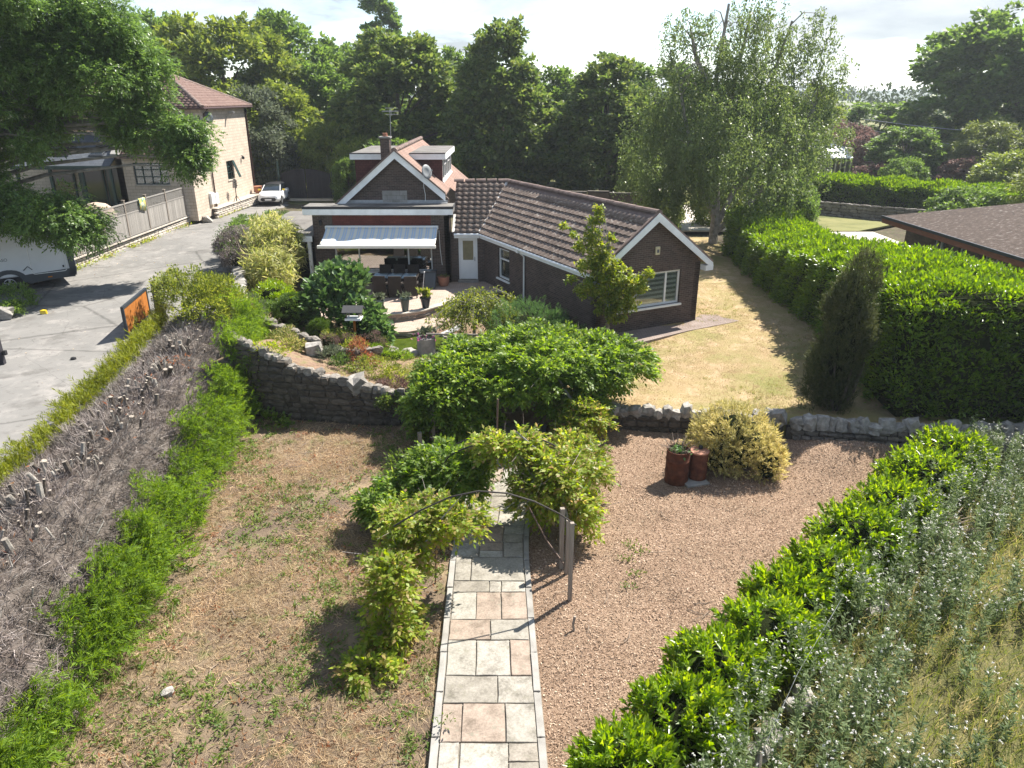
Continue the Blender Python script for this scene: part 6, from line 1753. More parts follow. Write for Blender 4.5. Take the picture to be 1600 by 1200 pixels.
# dead twigs
n = 95000
jj = gg.integers(0, len(F), n); fa = np.array(F)[jj]
w4 = gg.dirichlet((1, 1, 1, 1), n)
A = (VT[fa] * w4[:, :, None]).sum(axis=1)
nr = unit(np.cross(VT[fa[:, 1]] - VT[fa[:, 0]], VT[fa[:, 3]] - VT[fa[:, 0]])); nr[nr[:, 2] < -0.1] *= -1
side = (A[:, 0] - np.array([hx(v) for v in A[:, 1]]))
D = unit(nr * 0.75 + gg.normal(size=(n, 3)) * 0.8 + np.stack([np.sign(side) * 0.45, np.zeros(n), np.full(n, 0.12)], axis=1))
Lg = 0.08 + 0.24 * gg.random(n) ** 1.6
V_, F_ = strips(A - D * 0.05, A + D * Lg[:, None], 0.005 + 0.008 * gg.random(n), gg)
fast_obj('dead_twigs', V_, F_, LM['dead'], hedge, kind='stuff')
n = 5200; jj = gg.integers(0, len(F), n); fa = np.array(F)[jj]; A = VT[fa].mean(axis=1)
D = unit(gg.normal(size=(n, 3)) + np.array([0.3, 0, 0.9])); V_, F_ = strips(A, A + D * (0.15 + .4 * gg.random(n))[:, None], 0.012, gg)
fast_obj('long_dead_twigs', V_, F_, LM['dead'], hedge, kind='stuff')
n = 260; c = np.array([[hx(v) + gg.normal() * .6, v, 1.75] for v in 7 + 17 * gg.random(14)]); A = np.repeat(c, n // 14, axis=0) + gg.normal(size=(n // 14 * 14, 3)) * 0.18
V_, F_ = leaf4(A, rdir(len(A), gg), 0.16, 0.04, g=gg); fast_obj('rusty_sprays', V_, F_, LM['red'], hedge, kind='stuff')
gb = random.Random(19); q = MB()
for k in range(190):
    y = gb.uniform(6, 24.5); u = gb.uniform(-.9, 1.2); x = hx(y) + u; z = float(htop(np.array(min(1, u)), np.array(y))) - .15 - .5 * max(0, u - .8); p = Vector((x, y, z)); P = [p]
    dd = Vector((.5 * u + gb.uniform(-.6, .6), gb.uniform(-.8, .6), gb.uniform(.3, 1.0))).normalized()
    for i in range(4): p = p + dd * gb.uniform(.07, .16); dd = (dd + Vector((gb.uniform(-.5, .5), gb.uniform(-.5, .5), gb.uniform(-.45, .3)))).normalized(); P.append(p)
    r = gb.choice((.007, .009, .012, .018)); q.tube(P, [r, r * .85, r * .7, r * .5, r * .25], 5)
q.build('dead_branches', M['bark_pale'], hedge, kind='stuff')
# sawn stubs standing in groups
rs = random.Random(9)
yy = 7.2; ns = 0
while yy < 24.6:
    m = rs.randint(13, 17)
    for k in range(m):
        y = yy + rs.gauss(0, 0.16); x = hx(y) + rs.gauss(-0.05, 0.34); r = rs.choice((0.014, 0.018, 0.022, 0.026, 0.032, 0.04, 0.055)); h = rs.uniform(0.1, 0.34)
        z0 = float(htop(np.array((x - hx(y)) / 1.15), np.array(y))) - 0.12
        lean = Vector((rs.uniform(-.45, .45), rs.uniform(-.45, .3), 1)).normalized()
        p0 = Vector((x, y, z0)); p1 = p0 + lean * (h + 0.12)
        q = MB(); q.cyl(p0, p1, r * 1.15, r, 8); q.mi[-1] = 1
        q.build('sawn_stub', [M['bark_pale'] if rs.random() < .4 else M['bark'], M['cut']], hedge); ns += 1
    yy += rs.uniform(0.75, 1.15)
# green fringes: fronds in sprays
def fronds(name, centres, dirs, m, L, W, nper, rad, parent, g2, fan=True):
    k = max(2, nper // 11) if fan else nper
    C = np.repeat(centres, k, axis=0); Dm = np.repeat(dirs, k, axis=0)
    C = C + g2.normal(size=C.shape) * rad
    D = unit(Dm + g2.normal(size=C.shape) * (0.42 if fan else .6))
    if fan: V, F = fan_sprays(C, D, g2, L * 1.5, 13, W * .5)
    else: V, F = leaf4(C, D, L * (.6 + .8 * g2.random(len(C))), W * (.7 + .6 * g2.random(len(C))), g=g2, wide=0.35)
    return fast_obj(name, V, F, m, parent, kind='stuff')
# garden side: broken clumps low down
cl = []
for y0, y1, xo, zt, dens in ((5.2, 7.4, 2.1, 0.75, 1.2), (7.3, 9.0, 2.0, 0.75, 1.3), (9.2, 10.6, 1.95, 0.95, 1.2), (10.4, 12.6, 2.0, 1.3, 1.5), (12.4, 14.8, 1.85, 1.1, 1.3), (14.6, 17.4, 1.8, 1.35, 1.3), (17.2, 20.3, 1.95, 1.75, 1.5), (20.2, 24.6, 2.0, 2.1, 1.5)):
    k = int(95 * (y1 - y0) * dens)
    y = y0 + (y1 - y0) * gg.random(k); lum = .5 + .5 * np.sin(y * 3.3) * np.sin(y * 1.37 + 1); kp = gg.random(k) < .42 + .8 * lum; y = y[kp]; lum = lum[kp]; k = len(y); z = 0.05 + (zt - 0.05) * gg.random(k) ** 0.8 * (.5 + .75 * lum)
    x = np.array([hx(v) for v in y]) + xo + gg.normal(size=k) * 0.2 + .28 * (lum - .5) - 0.5 * (z / zt) ** 2 + (0.12 if zt < 1.6 else 0)
    if y0 > 20: z += 0.5
    cl.append(np.stack([x, y, z], axis=1))
cl = np.concatenate(cl)
dr = np.tile(np.array([0.62, -0.15, 0.55]), (len(cl), 1)) + gg.normal(size=cl.shape) * 0.3
fronds('green_fronds', cl, unit(dr), LM['conifer'], 0.18, 0.034, 50, 0.11, hedge, gg)
k = 700; y = 6.5 + 20 * gg.random(k); x = np.array([hx(v) for v in y]) - 1.3 - 0.28 * gg.random(k) - 0.25 * (y > 17); z = 1.25 + 0.48 * gg.random(k)
cl = np.stack([x, y, z], axis=1); dr = np.tile(np.array([-0.5, -0.1, 0.8]), (k, 1)) + gg.normal(size=cl.shape) * 0.3
fronds('yellow_fronds', cl, unit(dr), LM['conifer_yellow'], 0.18, 0.034, 44, 0.10, hedge, gg)
# leafy tall bush at the far end of the hedge
shrub('shrub', 'loose olive green shrub at the far end of the cut hedge behind the orange gate', 'shrub', -11.5, 25.5, 1.2, [(-11.7, 25.6, 2.6, 1.1, 0.9, 0.95), (-11.0, 26.2, 2.2, 1.1, 0.9, 0.8), (-12.5, 26.4, 2.3, 0.7, 0.7, 0.7), (-10.4, 25.2, 2.45, 1.0, 0.8, 0.75), (-9.7, 24.6, 2.1, 0.9, 0.8, 0.6), (-10.8, 24.6, 2.0, 1.0, 0.7, 0.5)], LM['maple'], 26, 0.2, 0.10, 0.05, seed=31, ncl=22, shell=0.3,
      stems=[([(-11.5, 25.6, 1.2), (-11.6, 25.6, 2.3), (-11.9, 25.5, 3.3)], [.04, .03, .01]), ([(-11.2, 25.9, 1.2), (-11.0, 26, 2.6)], [.03, .01])])
# ivy at the foot of the wall and weeds by it
shrub('bramble', 'pale bramble growing at the foot of the tall stone wall beside the hedge', 'bramble', -7.6, 19.9, 0, [(-7.6, 19.75, 0.25, 0.6, 0.3, 0.3), (-6.9, 19.6, 0.1, 0.5, 0.25, 0.2)], LM['weed'], 12, 0.14, 0.11, 0.09, seed=36, ncl=12)
shrub('ivy', 'dark ivy spilling over the right end of the tall stone wall', 'ivy', -3.3, 19.6, 0.7, [(-3.3, 19.55, 0.85, 0.55, 0.25, 0.2), (-3.6, 19.5, 0.7, 0.3, 0.15, 0.25)], LM['chestnut'], 16, 0.12, 0.07, 0.06, seed=37, ncl=18)

# ------------------------------------------------------------------ arches over the path
def hoop(x0, x1, y, zs, ztop, r, y1=None):
    n = 18; c = (x0 + x1) / 2; hw = (x1 - x0) / 2
    return [Vector((c - hw * math.cos(math.pi * k / n), y + ((y1 or y) - y) * k / n, zs + (ztop - zs) * math.sin(math.pi * k / n) ** 0.8)) for k in range(n + 1)]
a1 = thing('garden_arch', 'bare brown metal hoop on grey posts over the path, nearest the camera', 'arch', (-0.45, 11.5, 0), 'arches over the path')
q = MB(); P = [Vector(p) for p in ((-2.1, 11.2, 1.9), (-1.6, 11.3, 2.18), (-1.1, 11.4, 2.38), (-0.6, 11.45, 2.47), (-0.1, 11.5, 2.40), (0.4, 11.55, 2.20), (0.85, 11.6, 1.92), (1.18, 11.62, 1.66))]
q.tube(P, 0.016, 7); q.build('hoop', M['black_iron'], a1, smooth=True)
for (x, y, h, w_) in ((1.1, 11.56, 1.75, 0.07), (1.0, 12.65, 1.4, 0.085), (1.1, 12.45, 1.25, 0.06), (-2.12, 10.35, 0.85, 0.08)):
    q = MB(); q.cbox((x, y, -0.05), w_, w_, h + 0.05, 0.15); q.build('post', M['post_wood'], a1)
q = MB(); q.cyl((-1.52, 12.1, 0), (-1.42, 12.15, 1.7), 0.014, n=6); q.build('rod', M['rust_rod'], a1)
q = MB(); q.tube([(0.35, 13.0, 1.2), (0.7, 12.7, 0.62), (1.02, 12.3, 0.35)], 0.016, 6); q.build('strut', M['rust_rod'], a1)
q = MB(); q.tube([(1.12, 10.72, 0), (1.10, 10.74, 0.14), (1.13, 10.76, 0.30)], [0.025, 0.022, 0.026], 6); o = q.build('broken_stake', M['post_wood'], None); tag(o, 'short broken stake standing alone in the wood chips near the path', 'stake')
a2 = thing('garden_arch', 'leaf covered metal arch over the path, middle of the row', 'arch', (-0.3, 14.6, 0), 'arches over the path')
q = MB(); q.tube(hoop(-1.6, 1.25, 14.4, 1.1, 2.0, 0.02), 0.018, 7); q.tube(hoop(-1.6, 1.25, 14.9, 1.1, 1.95, 0.02), 0.018, 7); q.build('hoop', M['black_iron'], a2, smooth=True)
for x in (-1.6, 1.25):
    for y in (14.4, 14.9): q = MB(); q.cyl((x, y, -0.05), (x, y, 1.12), 0.02, n=6); q.build('post', M['rust_rod'], a2)
q = MB(); q.tube([(-2.0, 16.2, 1.25), (-1.6, 15.6, 1.42), (-1.2, 15.0, 1.5)], 0.018, 6); q.build('side_rail', M['black_iron'], a2)
a3 = thing('pergola', 'wisteria covered pergola of posts and rails spanning the garden wall', 'pergola', (0.4, 19.5, 0), 'arches over the path')
for x, y, h, w_, m in ((-2.12, 18.0, 1.25, 0.1, 'post_wood'), (1.9, 18.6, 1.4, 0.09, 'post_wood'), (-2.0, 21.0, 2.0, 0.09, 'post_wood'), (2.8, 21.0, 1.9, 0.09, 'post_wood')):
    q = MB(); q.cbox((x, y, -0.05 if y < 19 else 0.3), w_, w_, h); q.build('post', M[m], a3)
q = MB(); q.cyl((-0.42, 17.0, -0.02), (-0.36, 17.2, 1.85), 0.026, n=7); q.build('rod', M['rust_rod'], a3)
q = MB(); q.cyl((-2.6, 21.25, 2.3), (3.2, 21.2, 2.2), 0.03, n=6); q.build('rail', M['post_wood'], a3)
sp = thing('square_post', 'short square grey post standing left of the path arches', 'post', (-2.45, 17.65, 0), 'lone posts'); q = MB(); q.cbox((-2.45, 17.65, -0.05), 0.11, 0.11, 0.75, 0.2); q.build('post', M['post_wood'], sp)

def pinnate(C, axis, g2, L=0.26, nl=9, ll=0.085, lw=0.036):
    """compound leaves: drooping axis with leaflets either side"""
    n = len(C); axis = unit(axis)
    s = unit(np.cross(axis, np.array([0, 0, 1.0]) + g2.normal(size=(n, 3)) * 0.4))
    out_c, out_d = [], []
    for k in range(nl):
        t = (k // 2 + 0.6) / (nl / 2 + 0.6); sd = 1 if k % 2 else -1
        p = C + axis * (L * t) + np.array([0, 0, -1.0]) * (L * 0.32 * t * t)
        d = (axis * 0.75 + s * sd * 0.85 + np.array([0, 0, -0.25])) if k < nl - 1 else axis + np.array([0, 0, -0.5])
        out_c.append(p); out_d.append(unit(d + g2.normal(size=d.shape) * 0.18))
    Cc, Dd = np.concatenate(out_c), np.concatenate(out_d)
    return leaf4(Cc, Dd, ll * (.75 + .5 * g2.random(len(Cc))), lw, g=g2, upbias=1.6)

def climber(label, name, cat, x, y, z, blobs, m, seed, ncomp, stems=(), group=None, L=0.27, ll=0.115, lw=0.062, sprays=0):
    g2 = np.random.default_rng(seed)
    t = thing(name, label, cat, (x, y, z), group)
    vols = np.array([(b[3] * b[4] * b[5]) ** (2 / 3) for b in blobs]); vols = vols / vols.sum()
    Ps, As = [], []
    for b, v in zip(blobs, vols):
        k = int(ncomp * v)
        cc = ell_pts(max(5, k // 26), b[:3], b[3:], 0.5, g2, -0.55)
        p, d = fill(cc, 0.26, 26, g2)
        Ps.append(p); As.append(unit((p - np.array(b[:3])) * 0.9 + d * 0.7 + g2.normal(size=p.shape) * 0.4 + np.array([0, 0, 0.15])))
    P = np.concatenate(Ps); A_ = np.concatenate(As)
    V, F = pinnate(P, A_, g2, L, 9, ll, lw)
    fast_obj('foliage', V, F, m, t, kind='stuff')
    if len(stems):
        q = MB()
        for pts, rr in stems: q.tube(pts, rr, 6)
        q.build('stem', M['bark_pale'], t, smooth=True)
    if sprays:
        k = sprays; i = g2.integers(0, len(P), k); D = unit(A_[i] + g2.normal(size=(k, 3)) * .4); V, F = strips(P[i], P[i] + D * (0.25 + .5 * g2.random(k))[:, None], 0.012, g2)
        fast_obj('bare_sprays', V, F, LM['dead'], t, kind='stuff')
    return t
climber('big bright green wisteria mounded over the pergola at the garden wall', 'wisteria', 'climber', 0.5, 19.8, 0,
        [(0.6, 20.4, 1.95, 1.9, 1.4, 0.7), (-1.3, 19.6, 1.55, 1.3, 1.3, 0.7), (2.6, 20.2, 1.75, 1.4, 1.3, 0.65), (-2.0, 18.5, 1.15, 0.85, 0.7, 0.75), (0.9, 19.2, 1.9, 1.3, 0.9, 0.7), (-1.75, 18.3, 0.65, 0.75, 0.5, 0.6), (1.6, 18.9, 1.3, 0.9, 0.5, 0.7), (-1.0, 18.6, 0.6, 0.5, 0.5, 0.7), (0.2, 18.7, 1.75, 1.3, 0.6, 0.4), (-0.6, 20.7, 1.8, 1.3, 1.0, 0.6), (2.0, 20.9, 1.75, 1.4, 0.9, 0.6), (-1.3, 18.6, 1.35, 0.9, 0.6, 0.6)],
        LM['wisteria'], 51, 12500, [([(1.9, 18.2, 0), (1.8, 18.4, 1.0), (1.2, 18.9, 1.9)], [.06, .05, .03]), ([(-2.1, 18.2, 0), (-1.9, 18.4, 1.0), (-1.2, 19, 2.0)], [.05, .045, .03]), ([(-1.6, 18.7, 0), (-1.3, 18.9, 1.4)], [.04, .02])], 'climbers on the arches', sprays=160, ll=.125, lw=.066)
climber('climber with yellow leaf tips at the right foot of the pergola beside the low wall', 'climbing_plant', 'climber', 2.0, 18.2, 0, [(2.0, 18.1, 0.75, 0.6, 0.5, 0.55), (1.5, 17.9, 0.35, 0.4, 0.35, 0.4)], LM['climber'], 52, 620, [([(1.95, 18.2, 0), (2.0, 18.1, 0.9)], [.03, .015])], 'climbers on the arches')
climber('yellow green climber over the top of the middle arch and down its right side', 'climbing_plant', 'climber', 0.6, 14.4, 0,
        [(-0.15, 14.6, 1.75, 0.85, 0.5, 0.28), (1.0, 14.2, 1.35, 0.85, 0.7, 0.45), (1.1, 13.6, 0.8, 0.55, 0.5, 0.55), (0.7, 13.9, 1.1, 0.6, 0.5, 0.4), (1.45, 15.6, .85, .7, .9, .45)], LM['climber'], 53, 2300, [([(1.2, 13.0, 0), (1.15, 13.3, 0.8), (0.9, 13.9, 1.7), (0.1, 14.5, 2.2)], [.045, .04, .03, .02]), ([(1.05, 12.9, 0), (1.0, 13.2, 0.9)], [.05, .035])], 'climbers on the arches', sprays=150)
climber('broad green climber bush spreading left of the middle arch', 'climbing_plant', 'climber', -1.9, 14.6, 0, [(-1.6, 14.8, 0.95, 0.9, 0.8, 0.5), (-2.4, 14.2, 0.65, 0.85, 0.7, 0.5), (-1.2, 14.6, 1.25, 0.55, 0.6, 0.4)], LM['wisteria'], 54, 2000, [([(-2.0, 14.6, 0), (-1.8, 14.7, 1.0)], [.04, .02])], 'climbers on the arches', sprays=60)
climber('lanky climber with yellow leaf tips hanging from the left end of the near hoop', 'climbing_plant', 'climber', -1.8, 11.6, 0, [(-1.75, 11.9, 1.55, 0.65, 0.45, 0.4), (-1.05, 11.9, 1.55, 0.42, 0.4, 0.3), (-2.05, 11.5, 1.0, 0.38, 0.35, 0.45)], LM['climber'], 55, 720, [([(-2.15, 10.5, 0.2), (-1.9, 11.2, 1.0), (-1.3, 11.6, 1.8), (-0.9, 11.6, 2.3)], [.02, .018, .014, .006]), ([(-2.0, 12.0, 0), (-1.7, 12.0, 1.4)], [.025, .015])], 'climbers on the arches', ll=0.10, sprays=60)
climber('column of yellow green leaves round the near left post in front of the dark shadow', 'climbing_plant', 'climber', -2.1, 10.4, 0, [(-2.1, 10.45, 0.75, 0.26, 0.28, 0.45), (-2.15, 10.6, 1.25, 0.28, 0.3, 0.35), (-2.05, 10.4, 0.3, 0.28, 0.26, 0.22), (-2.3, 9.6, 0.1, 0.4, 0.3, 0.1)], LM['climber'], 56, 480, [([(-2.12, 10.45, 0), (-2.1, 10.5, 0.8), (-2.1, 10.6, 1.5)], [.025, .02, .012])], 'climbers on the arches', ll=0.11)
shrub('small_shrub', 'small blue green shrub by the short square post left of the arches', 'shrub', -2.9, 16.8, 0, [(-2.9, 16.9, 0.2, 0.45, 0.35, 0.28)], LM['weed'], 16, 0.14, 0.09, 0.04, seed=58, ncl=14)

# ------------------------------------------------------------------ young laurels down the right side: whorls of big leaves
def laurel(label, x, y, rx, ry, h, seed, n=250):
    rx *= 1.18; ry *= 1.18; h *= 1.1
    g2 = np.random.default_rng(seed)
    t = thing('laurel_bush', label, 'bush', (x, y, 0), 'young laurels in a row')
    z0 = hz(x, y) - 0.05
    tips = ell_pts(n, (x, y, z0 + h * 0.45), (rx, ry, h * 0.55), 0.62, g2, -0.55)
    tips[:, 2] += g2.random(n) * 0.12
    base = np.array([x, y, z0 + 0.15])
    ax = unit((tips - base) * np.array([1, 1, 0.7]) + np.array([0, 0, 0.55]))
    Cs, Ds, Ls = [], [], []
    k = 13
    for i in range(k):
        a = i * 2.4; tt = i / k
        u = unit(np.cross(ax, np.array([0.3, 0.2, 1.0]))); v = np.cross(ax, u)
        rad = u * math.cos(a) + v * math.sin(a)
        Cs.append(tips - ax * (0.26 * (1 - tt))); Ds.append(unit(rad * (1.0 - 0.75 * tt) + ax * (0.35 + 1.2 * tt) + g2.normal(size=tips.shape) * 0.18)); Ls.append(np.full(n, 0.18 - 0.05 * tt) * (.8 + .4 * g2.random(n)))
    C, D, L = np.concatenate(Cs), np.concatenate(Ds), np.concatenate(Ls)
    V, F = leaf6(C, D, L, L * 0.36, g=g2)
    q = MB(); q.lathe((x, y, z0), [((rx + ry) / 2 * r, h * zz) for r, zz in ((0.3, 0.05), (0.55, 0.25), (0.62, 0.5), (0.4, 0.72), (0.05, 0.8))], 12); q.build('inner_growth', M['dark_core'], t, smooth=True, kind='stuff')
    fast_obj('foliage', V, F, LM['laurel'], t, kind='stuff')
    q = MB()
    for i in range(9):
        p = tips[i * 7]; q.tube([base, base * 0.4 + p * 0.6 + np.array([0, 0, .05]), p], [0.014, 0.01, 0.005], 5)
    q.build('stem', M['bark'], t)
    return t
LB = [(1.05, 6.55, .75, .65, .8, 'lowest laurel bush of the row, cut by the bottom edge of the picture'), (1.55, 7.45, .7, .62, .85, 'second laurel bush from the bottom, beside the end of the path edge'), (2.55, 8.25, .8, .7, .95, 'laurel bush just above the pale leaning stake'), (3.3, 9.25, .8, .7, .9, 'third laurel bush from the bottom with a gap of chips behind it'),
      (4.35, 10.05, .85, .75, 1.05, 'broad laurel bush in the lower middle of the row'), (5.05, 11.1, .75, .7, .95, 'low laurel bush in the middle of the row beside the grey thistles'), (6.0, 11.7, .85, .75, 1.1, 'tall laurel bush in the middle of the row with upright shoots'), (7.1, 12.85, .95, .8, 1.15, 'laurel bush next below the gap with the loose stones'),
      (8.45, 14.1, .9, .8, 1.15, 'laurel bush just above the gap with loose stones'), (9.7, 15.4, .95, .8, 1.25, 'laurel bush second from the top of the row'), (10.9, 16.4, .95, .8, 1.25, 'topmost laurel bush of the row below the grey stone wall')]
for i, (x, y, rx, ry, h, lab) in enumerate(LB): laurel(lab, x, y, rx, ry, h, 600 + i)

# ------------------------------------------------------------------ bushes and barrels on the chips
def conifer_bush(label, x, y, blobs, m, seed, nb=330, L=0.13, W=0.03, nper=36, up=0.55):
    g2 = np.random.default_rng(seed); t = thing('conifer_bush', label, 'bush', (x, y, 0))
    cs, ds = [], []
    for b in blobs:
        c = ell_pts(int(nb * b[6]), b[:3], b[3:6], 0.72, g2, -0.75); cs.append(c); ds.append(unit((c - np.array(b[:3])) / np.array(b[3:6]) + np.array([0, 0, up]) + g2.normal(size=c.shape) * .25))
    q = MB()
    for b in blobs: q.lathe(b[:3], [(b[3] * r, b[5] * zz) for r, zz in ((.1, -.85), (.6, -.6), (.72, 0), (.5, .5), (.05, .75))], 12)
    q.build('inner_growth', M['dark_core'], t, smooth=True, kind='stuff')
    fronds('foliage', np.concatenate(cs), np.concatenate(ds), m, L, W, nper, 0.055, t, g2)
    return t
conifer_bush('round golden conifer bush growing on the wood chips beside the rusty drums', 5.75, 16.95, [(5.7, 17.1, 0.78, 1.05, 0.95, 0.88, 1.0), (5.3, 17.0, 0.6, .8, .8, .65, .5), (6.45, 16.5, 0.42, .38, .35, .5, .25)], LM['gold'], 71, nb=480)
br = thing('drum', 'tall open rusty steel drum with twigs in it', 'drum', (4.12, 16.3, 0), 'rusty drums on the chips')
q = MB(); q.lathe((4.12, 16.3, 0.0), [(0.29, 0), (0.295, 0.03), (0.29, 0.06), (0.29, 0.29), (0.302, 0.31), (0.29, 0.33), (0.29, 0.6), (0.302, 0.62), (0.29, 0.64), (0.29, 0.86), (0.30, 0.88), (0.28, 0.885), (0.275, 0.6), (0.0, 0.58)], 26); q.build('shell', M['rust'], br, smooth=True)
q = MB()
for k in range(26):
    a = rs.uniform(0, 6.28); q.tube([(4.12 + 0.15 * math.cos(a), 16.3 + 0.15 * math.sin(a), 0.6), (4.12 + 0.25 * math.cos(a), 16.3 + 0.25 * math.sin(a), 0.95), (4.12 + rs.uniform(.25, .6) * math.cos(a), 16.3 + rs.uniform(.25, .5) * math.sin(a), rs.uniform(0.9, 1.25))], [0.012, 0.01, 0.005], 5)
tw = q.build('twig_bundle', M['twig'], None); tag(tw, 'bundle of dry twigs sticking out of the tall rusty drum', 'twigs', kind='stuff')
g2 = np.random.default_rng(3); C = np.array([4.1, 16.28, 0.86]) + g2.normal(size=(60, 3)) * np.array([.12, .12, .06]); V, F = leaf4(C, rdir(60, g2), 0.12, 0.06, g=g2); o = fast_obj('green_clippings', V, F, LM['rosemary']); tag(o, 'green clippings lying in the top of the tall rusty drum', 'clippings', kind='stuff')
b2 = thing('drum', 'small rusty drum with a pale lid beside the taller drum', 'drum', (4.66, 16.38, 0), 'rusty drums on the chips')
q = MB(); q.lathe((4.66, 16.38, 0.07), [(0.225, 0), (0.23, 0.03), (0.225, 0.06), (0.225, 0.68), (0.22, 0.7)], 22); q.build('shell', M['rust'], b2, smooth=True)
q = MB(); q.lathe((4.66, 16.38, 0.772), [(0.235, 0), (0.245, 0.02), (0.24, 0.045), (0.2, 0.05), (0.0, 0.055)], 22); ld = q.build('lid', M['rust_pale'], b2, smooth=True)
q = MB(); q.lathe((4.70, 16.45, 0.83), [(0.055, 0), (0.06, 0.05), (0.04, 0.08)], 10); q.build('lid_knob', M['black'], ld, smooth=True)
q = MB(); q.cbox((4.55, 16.25, 0.0), 0.62, 0.52, 0.06, 0.3); o = q.build('base_slab', M['concrete'], None, bevel=0.01); tag(o, 'grey slab under the small rusty drum', 'slab')
# cypress
cy = thing('cypress', 'dark narrow upright cypress standing behind the low wall before the tall hedge', 'tree', (9.45, 19.75, 0.4))
g2 = np.random.default_rng(17)
def cyprof(t): return np.where(t < 0.25, 0.62 + 1.3 * t, 0.95 * np.sqrt(np.clip(1 - ((t - 0.3) / 0.72) ** 2, 0, 1)))
pt = prof_pts(1100, 9.3, 19.9, 0.42, 4.6, 0.68, cyprof, 0.68, g2, ry=0.7)
pt[:, 0] += (pt[:, 2] - 0.4) * 0.07 + .09 * np.sin(pt[:, 2] * 3.1)
pt[:, 1] += .08 * np.sin(pt[:, 2] * 4 + pt[:, 0] * 5)
pt = np.concatenate([pt, prof_pts(90, 8.65, 19.6, 0.6, 1.9, 0.28, lambda t: np.sqrt(np.clip(1 - t, 0, 1)), .5, g2)])
fronds('foliage', pt, np.tile(np.array([0.0, 0, 1.0]), (len(pt), 1)) + (pt - np.array([9.5, 19.9, 2.5])) * np.array([.35, .35, 0]), LM['cypress'], 0.15, 0.03, 46, 0.075, cy, g2)
q = MB(); q.lathe((9.5, 19.9, 0.4), [(0.28 * r, zz) for r, zz in ((0.7, 0), (1.35, 0.9), (1.35, 2.0), (0.8, 3.3), (0.2, 4.0))], 10); q.build('inner_growth', M['dark_core'], cy, smooth=True)
q = MB()
for k in range(8):
    a = k * 0.8; q.tube([(9.45 + .1 * math.cos(a), 19.8 + .1 * math.sin(a), 0.35), (9.45 + .45 * math.cos(a), 19.85 + .45 * math.sin(a), 1.1), (9.5 + .6 * math.cos(a), 19.9 + .55 * math.sin(a), 2.0)], [.05, .04, .02], 6)
q.build('trunk', M['bark'], cy)

# ------------------------------------------------------------------ rockery and lawn-side planting
S = lambda *a, **k: shrub(*a, **k)
S('fig_bush', 'large leaved dark green fig bush in the middle of the rockery', 'bush', -6.6, 27.0, 1.0, [(-6.7, 27.3, 2.3, 1.25, 1.0, 0.9), (-6.9, 26.6, 1.6, 1.2, 0.9, 0.8), (-5.6, 26.4, 1.25, 0.85, 0.7, 0.75), (-5.2, 25.7, 0.9, 0.7, 0.5, 0.6)], LM['fig'], 13, 0.26, 0.24, 0.21, seed=81, ncl=22, six=True, shell=0.4, stems=[([(-6.6, 27, .8), (-6.7, 27.2, 2.4)], [.05, .02]), ([(-6.4, 26.8, .8), (-5.6, 26.4, 1.6)], [.04, .01])])
S('round_topiary', 'large clipped round dark evergreen in the rockery', 'topiary', -8.1, 26.2, 1.3, [(-8.05, 26.3, 1.5, 0.78, 0.75, 0.75)], LM['box'], 44, 0.1, 0.05, 0.025, seed=82, ncl=90, core=0.95, shell=0.9, group='clipped evergreen balls', jit=.8)
S('round_topiary', 'small clipped round evergreen to the right of the larger one', 'topiary', -6.95, 25.35, 1.0, [(-6.95, 25.45, 1.12, 0.45, 0.45, 0.45)], LM['box'], 44, 0.09, 0.045, 0.022, seed=83, ncl=110, core=0.95, shell=0.9, group='clipped evergreen balls', jit=.8)
S('shrub', 'bright yellow green rounded shrub below the variegated bamboo', 'shrub', -9.2, 27.5, 1.2, [(-9.25, 27.7, 1.65, 0.85, 0.75, 0.75), (-8.6, 27.3, 1.5, 0.5, 0.5, 0.6)], LM['laurel'], 30, 0.16, 0.09, 0.035, seed=84, ncl=36, core=0.8, shell=0.7)
g2 = np.random.default_rng(85)
bm_ = thing('bamboo', 'cream and green variegated bamboo clump by the end of the lean-to', 'bamboo', (-10.7, 31.5, 1.0))
c = np.concatenate([ell_pts(230, (-10.75, 33.2, 2.6), (1.2, 1.5, 1.25), 0.5, g2, -.7), ell_pts(150, (-10.3, 30.6, 2.1), (1.0, 1.2, 1.0), 0.5, g2, -.7), ell_pts(60, (-11.4, 35, 3.0), (.8, 1.0, .8), 0.5, g2, -.7)])
fronds('foliage', c, unit(g2.normal(size=c.shape) * .5 + np.array([0.15, -0.25, -0.25])), LM['bamboo'], 0.32, 0.055, 30, 0.16, bm_, g2, fan=False)
q = MB()
for k in range(30):
    a = rs.uniform(0, 6.28); x, y = -10.7 + .6 * math.cos(a), 31.8 + 1.2 * math.sin(a); q.tube([(x, y, .8), (x + .15 * math.cos(a), y + .1 * math.sin(a), 2.4), (x + .5 * math.cos(a), y + .3 * math.sin(a), 3.4)], [.012, .01, .005], 5)
q.build('cane', M['twig'], bm_)
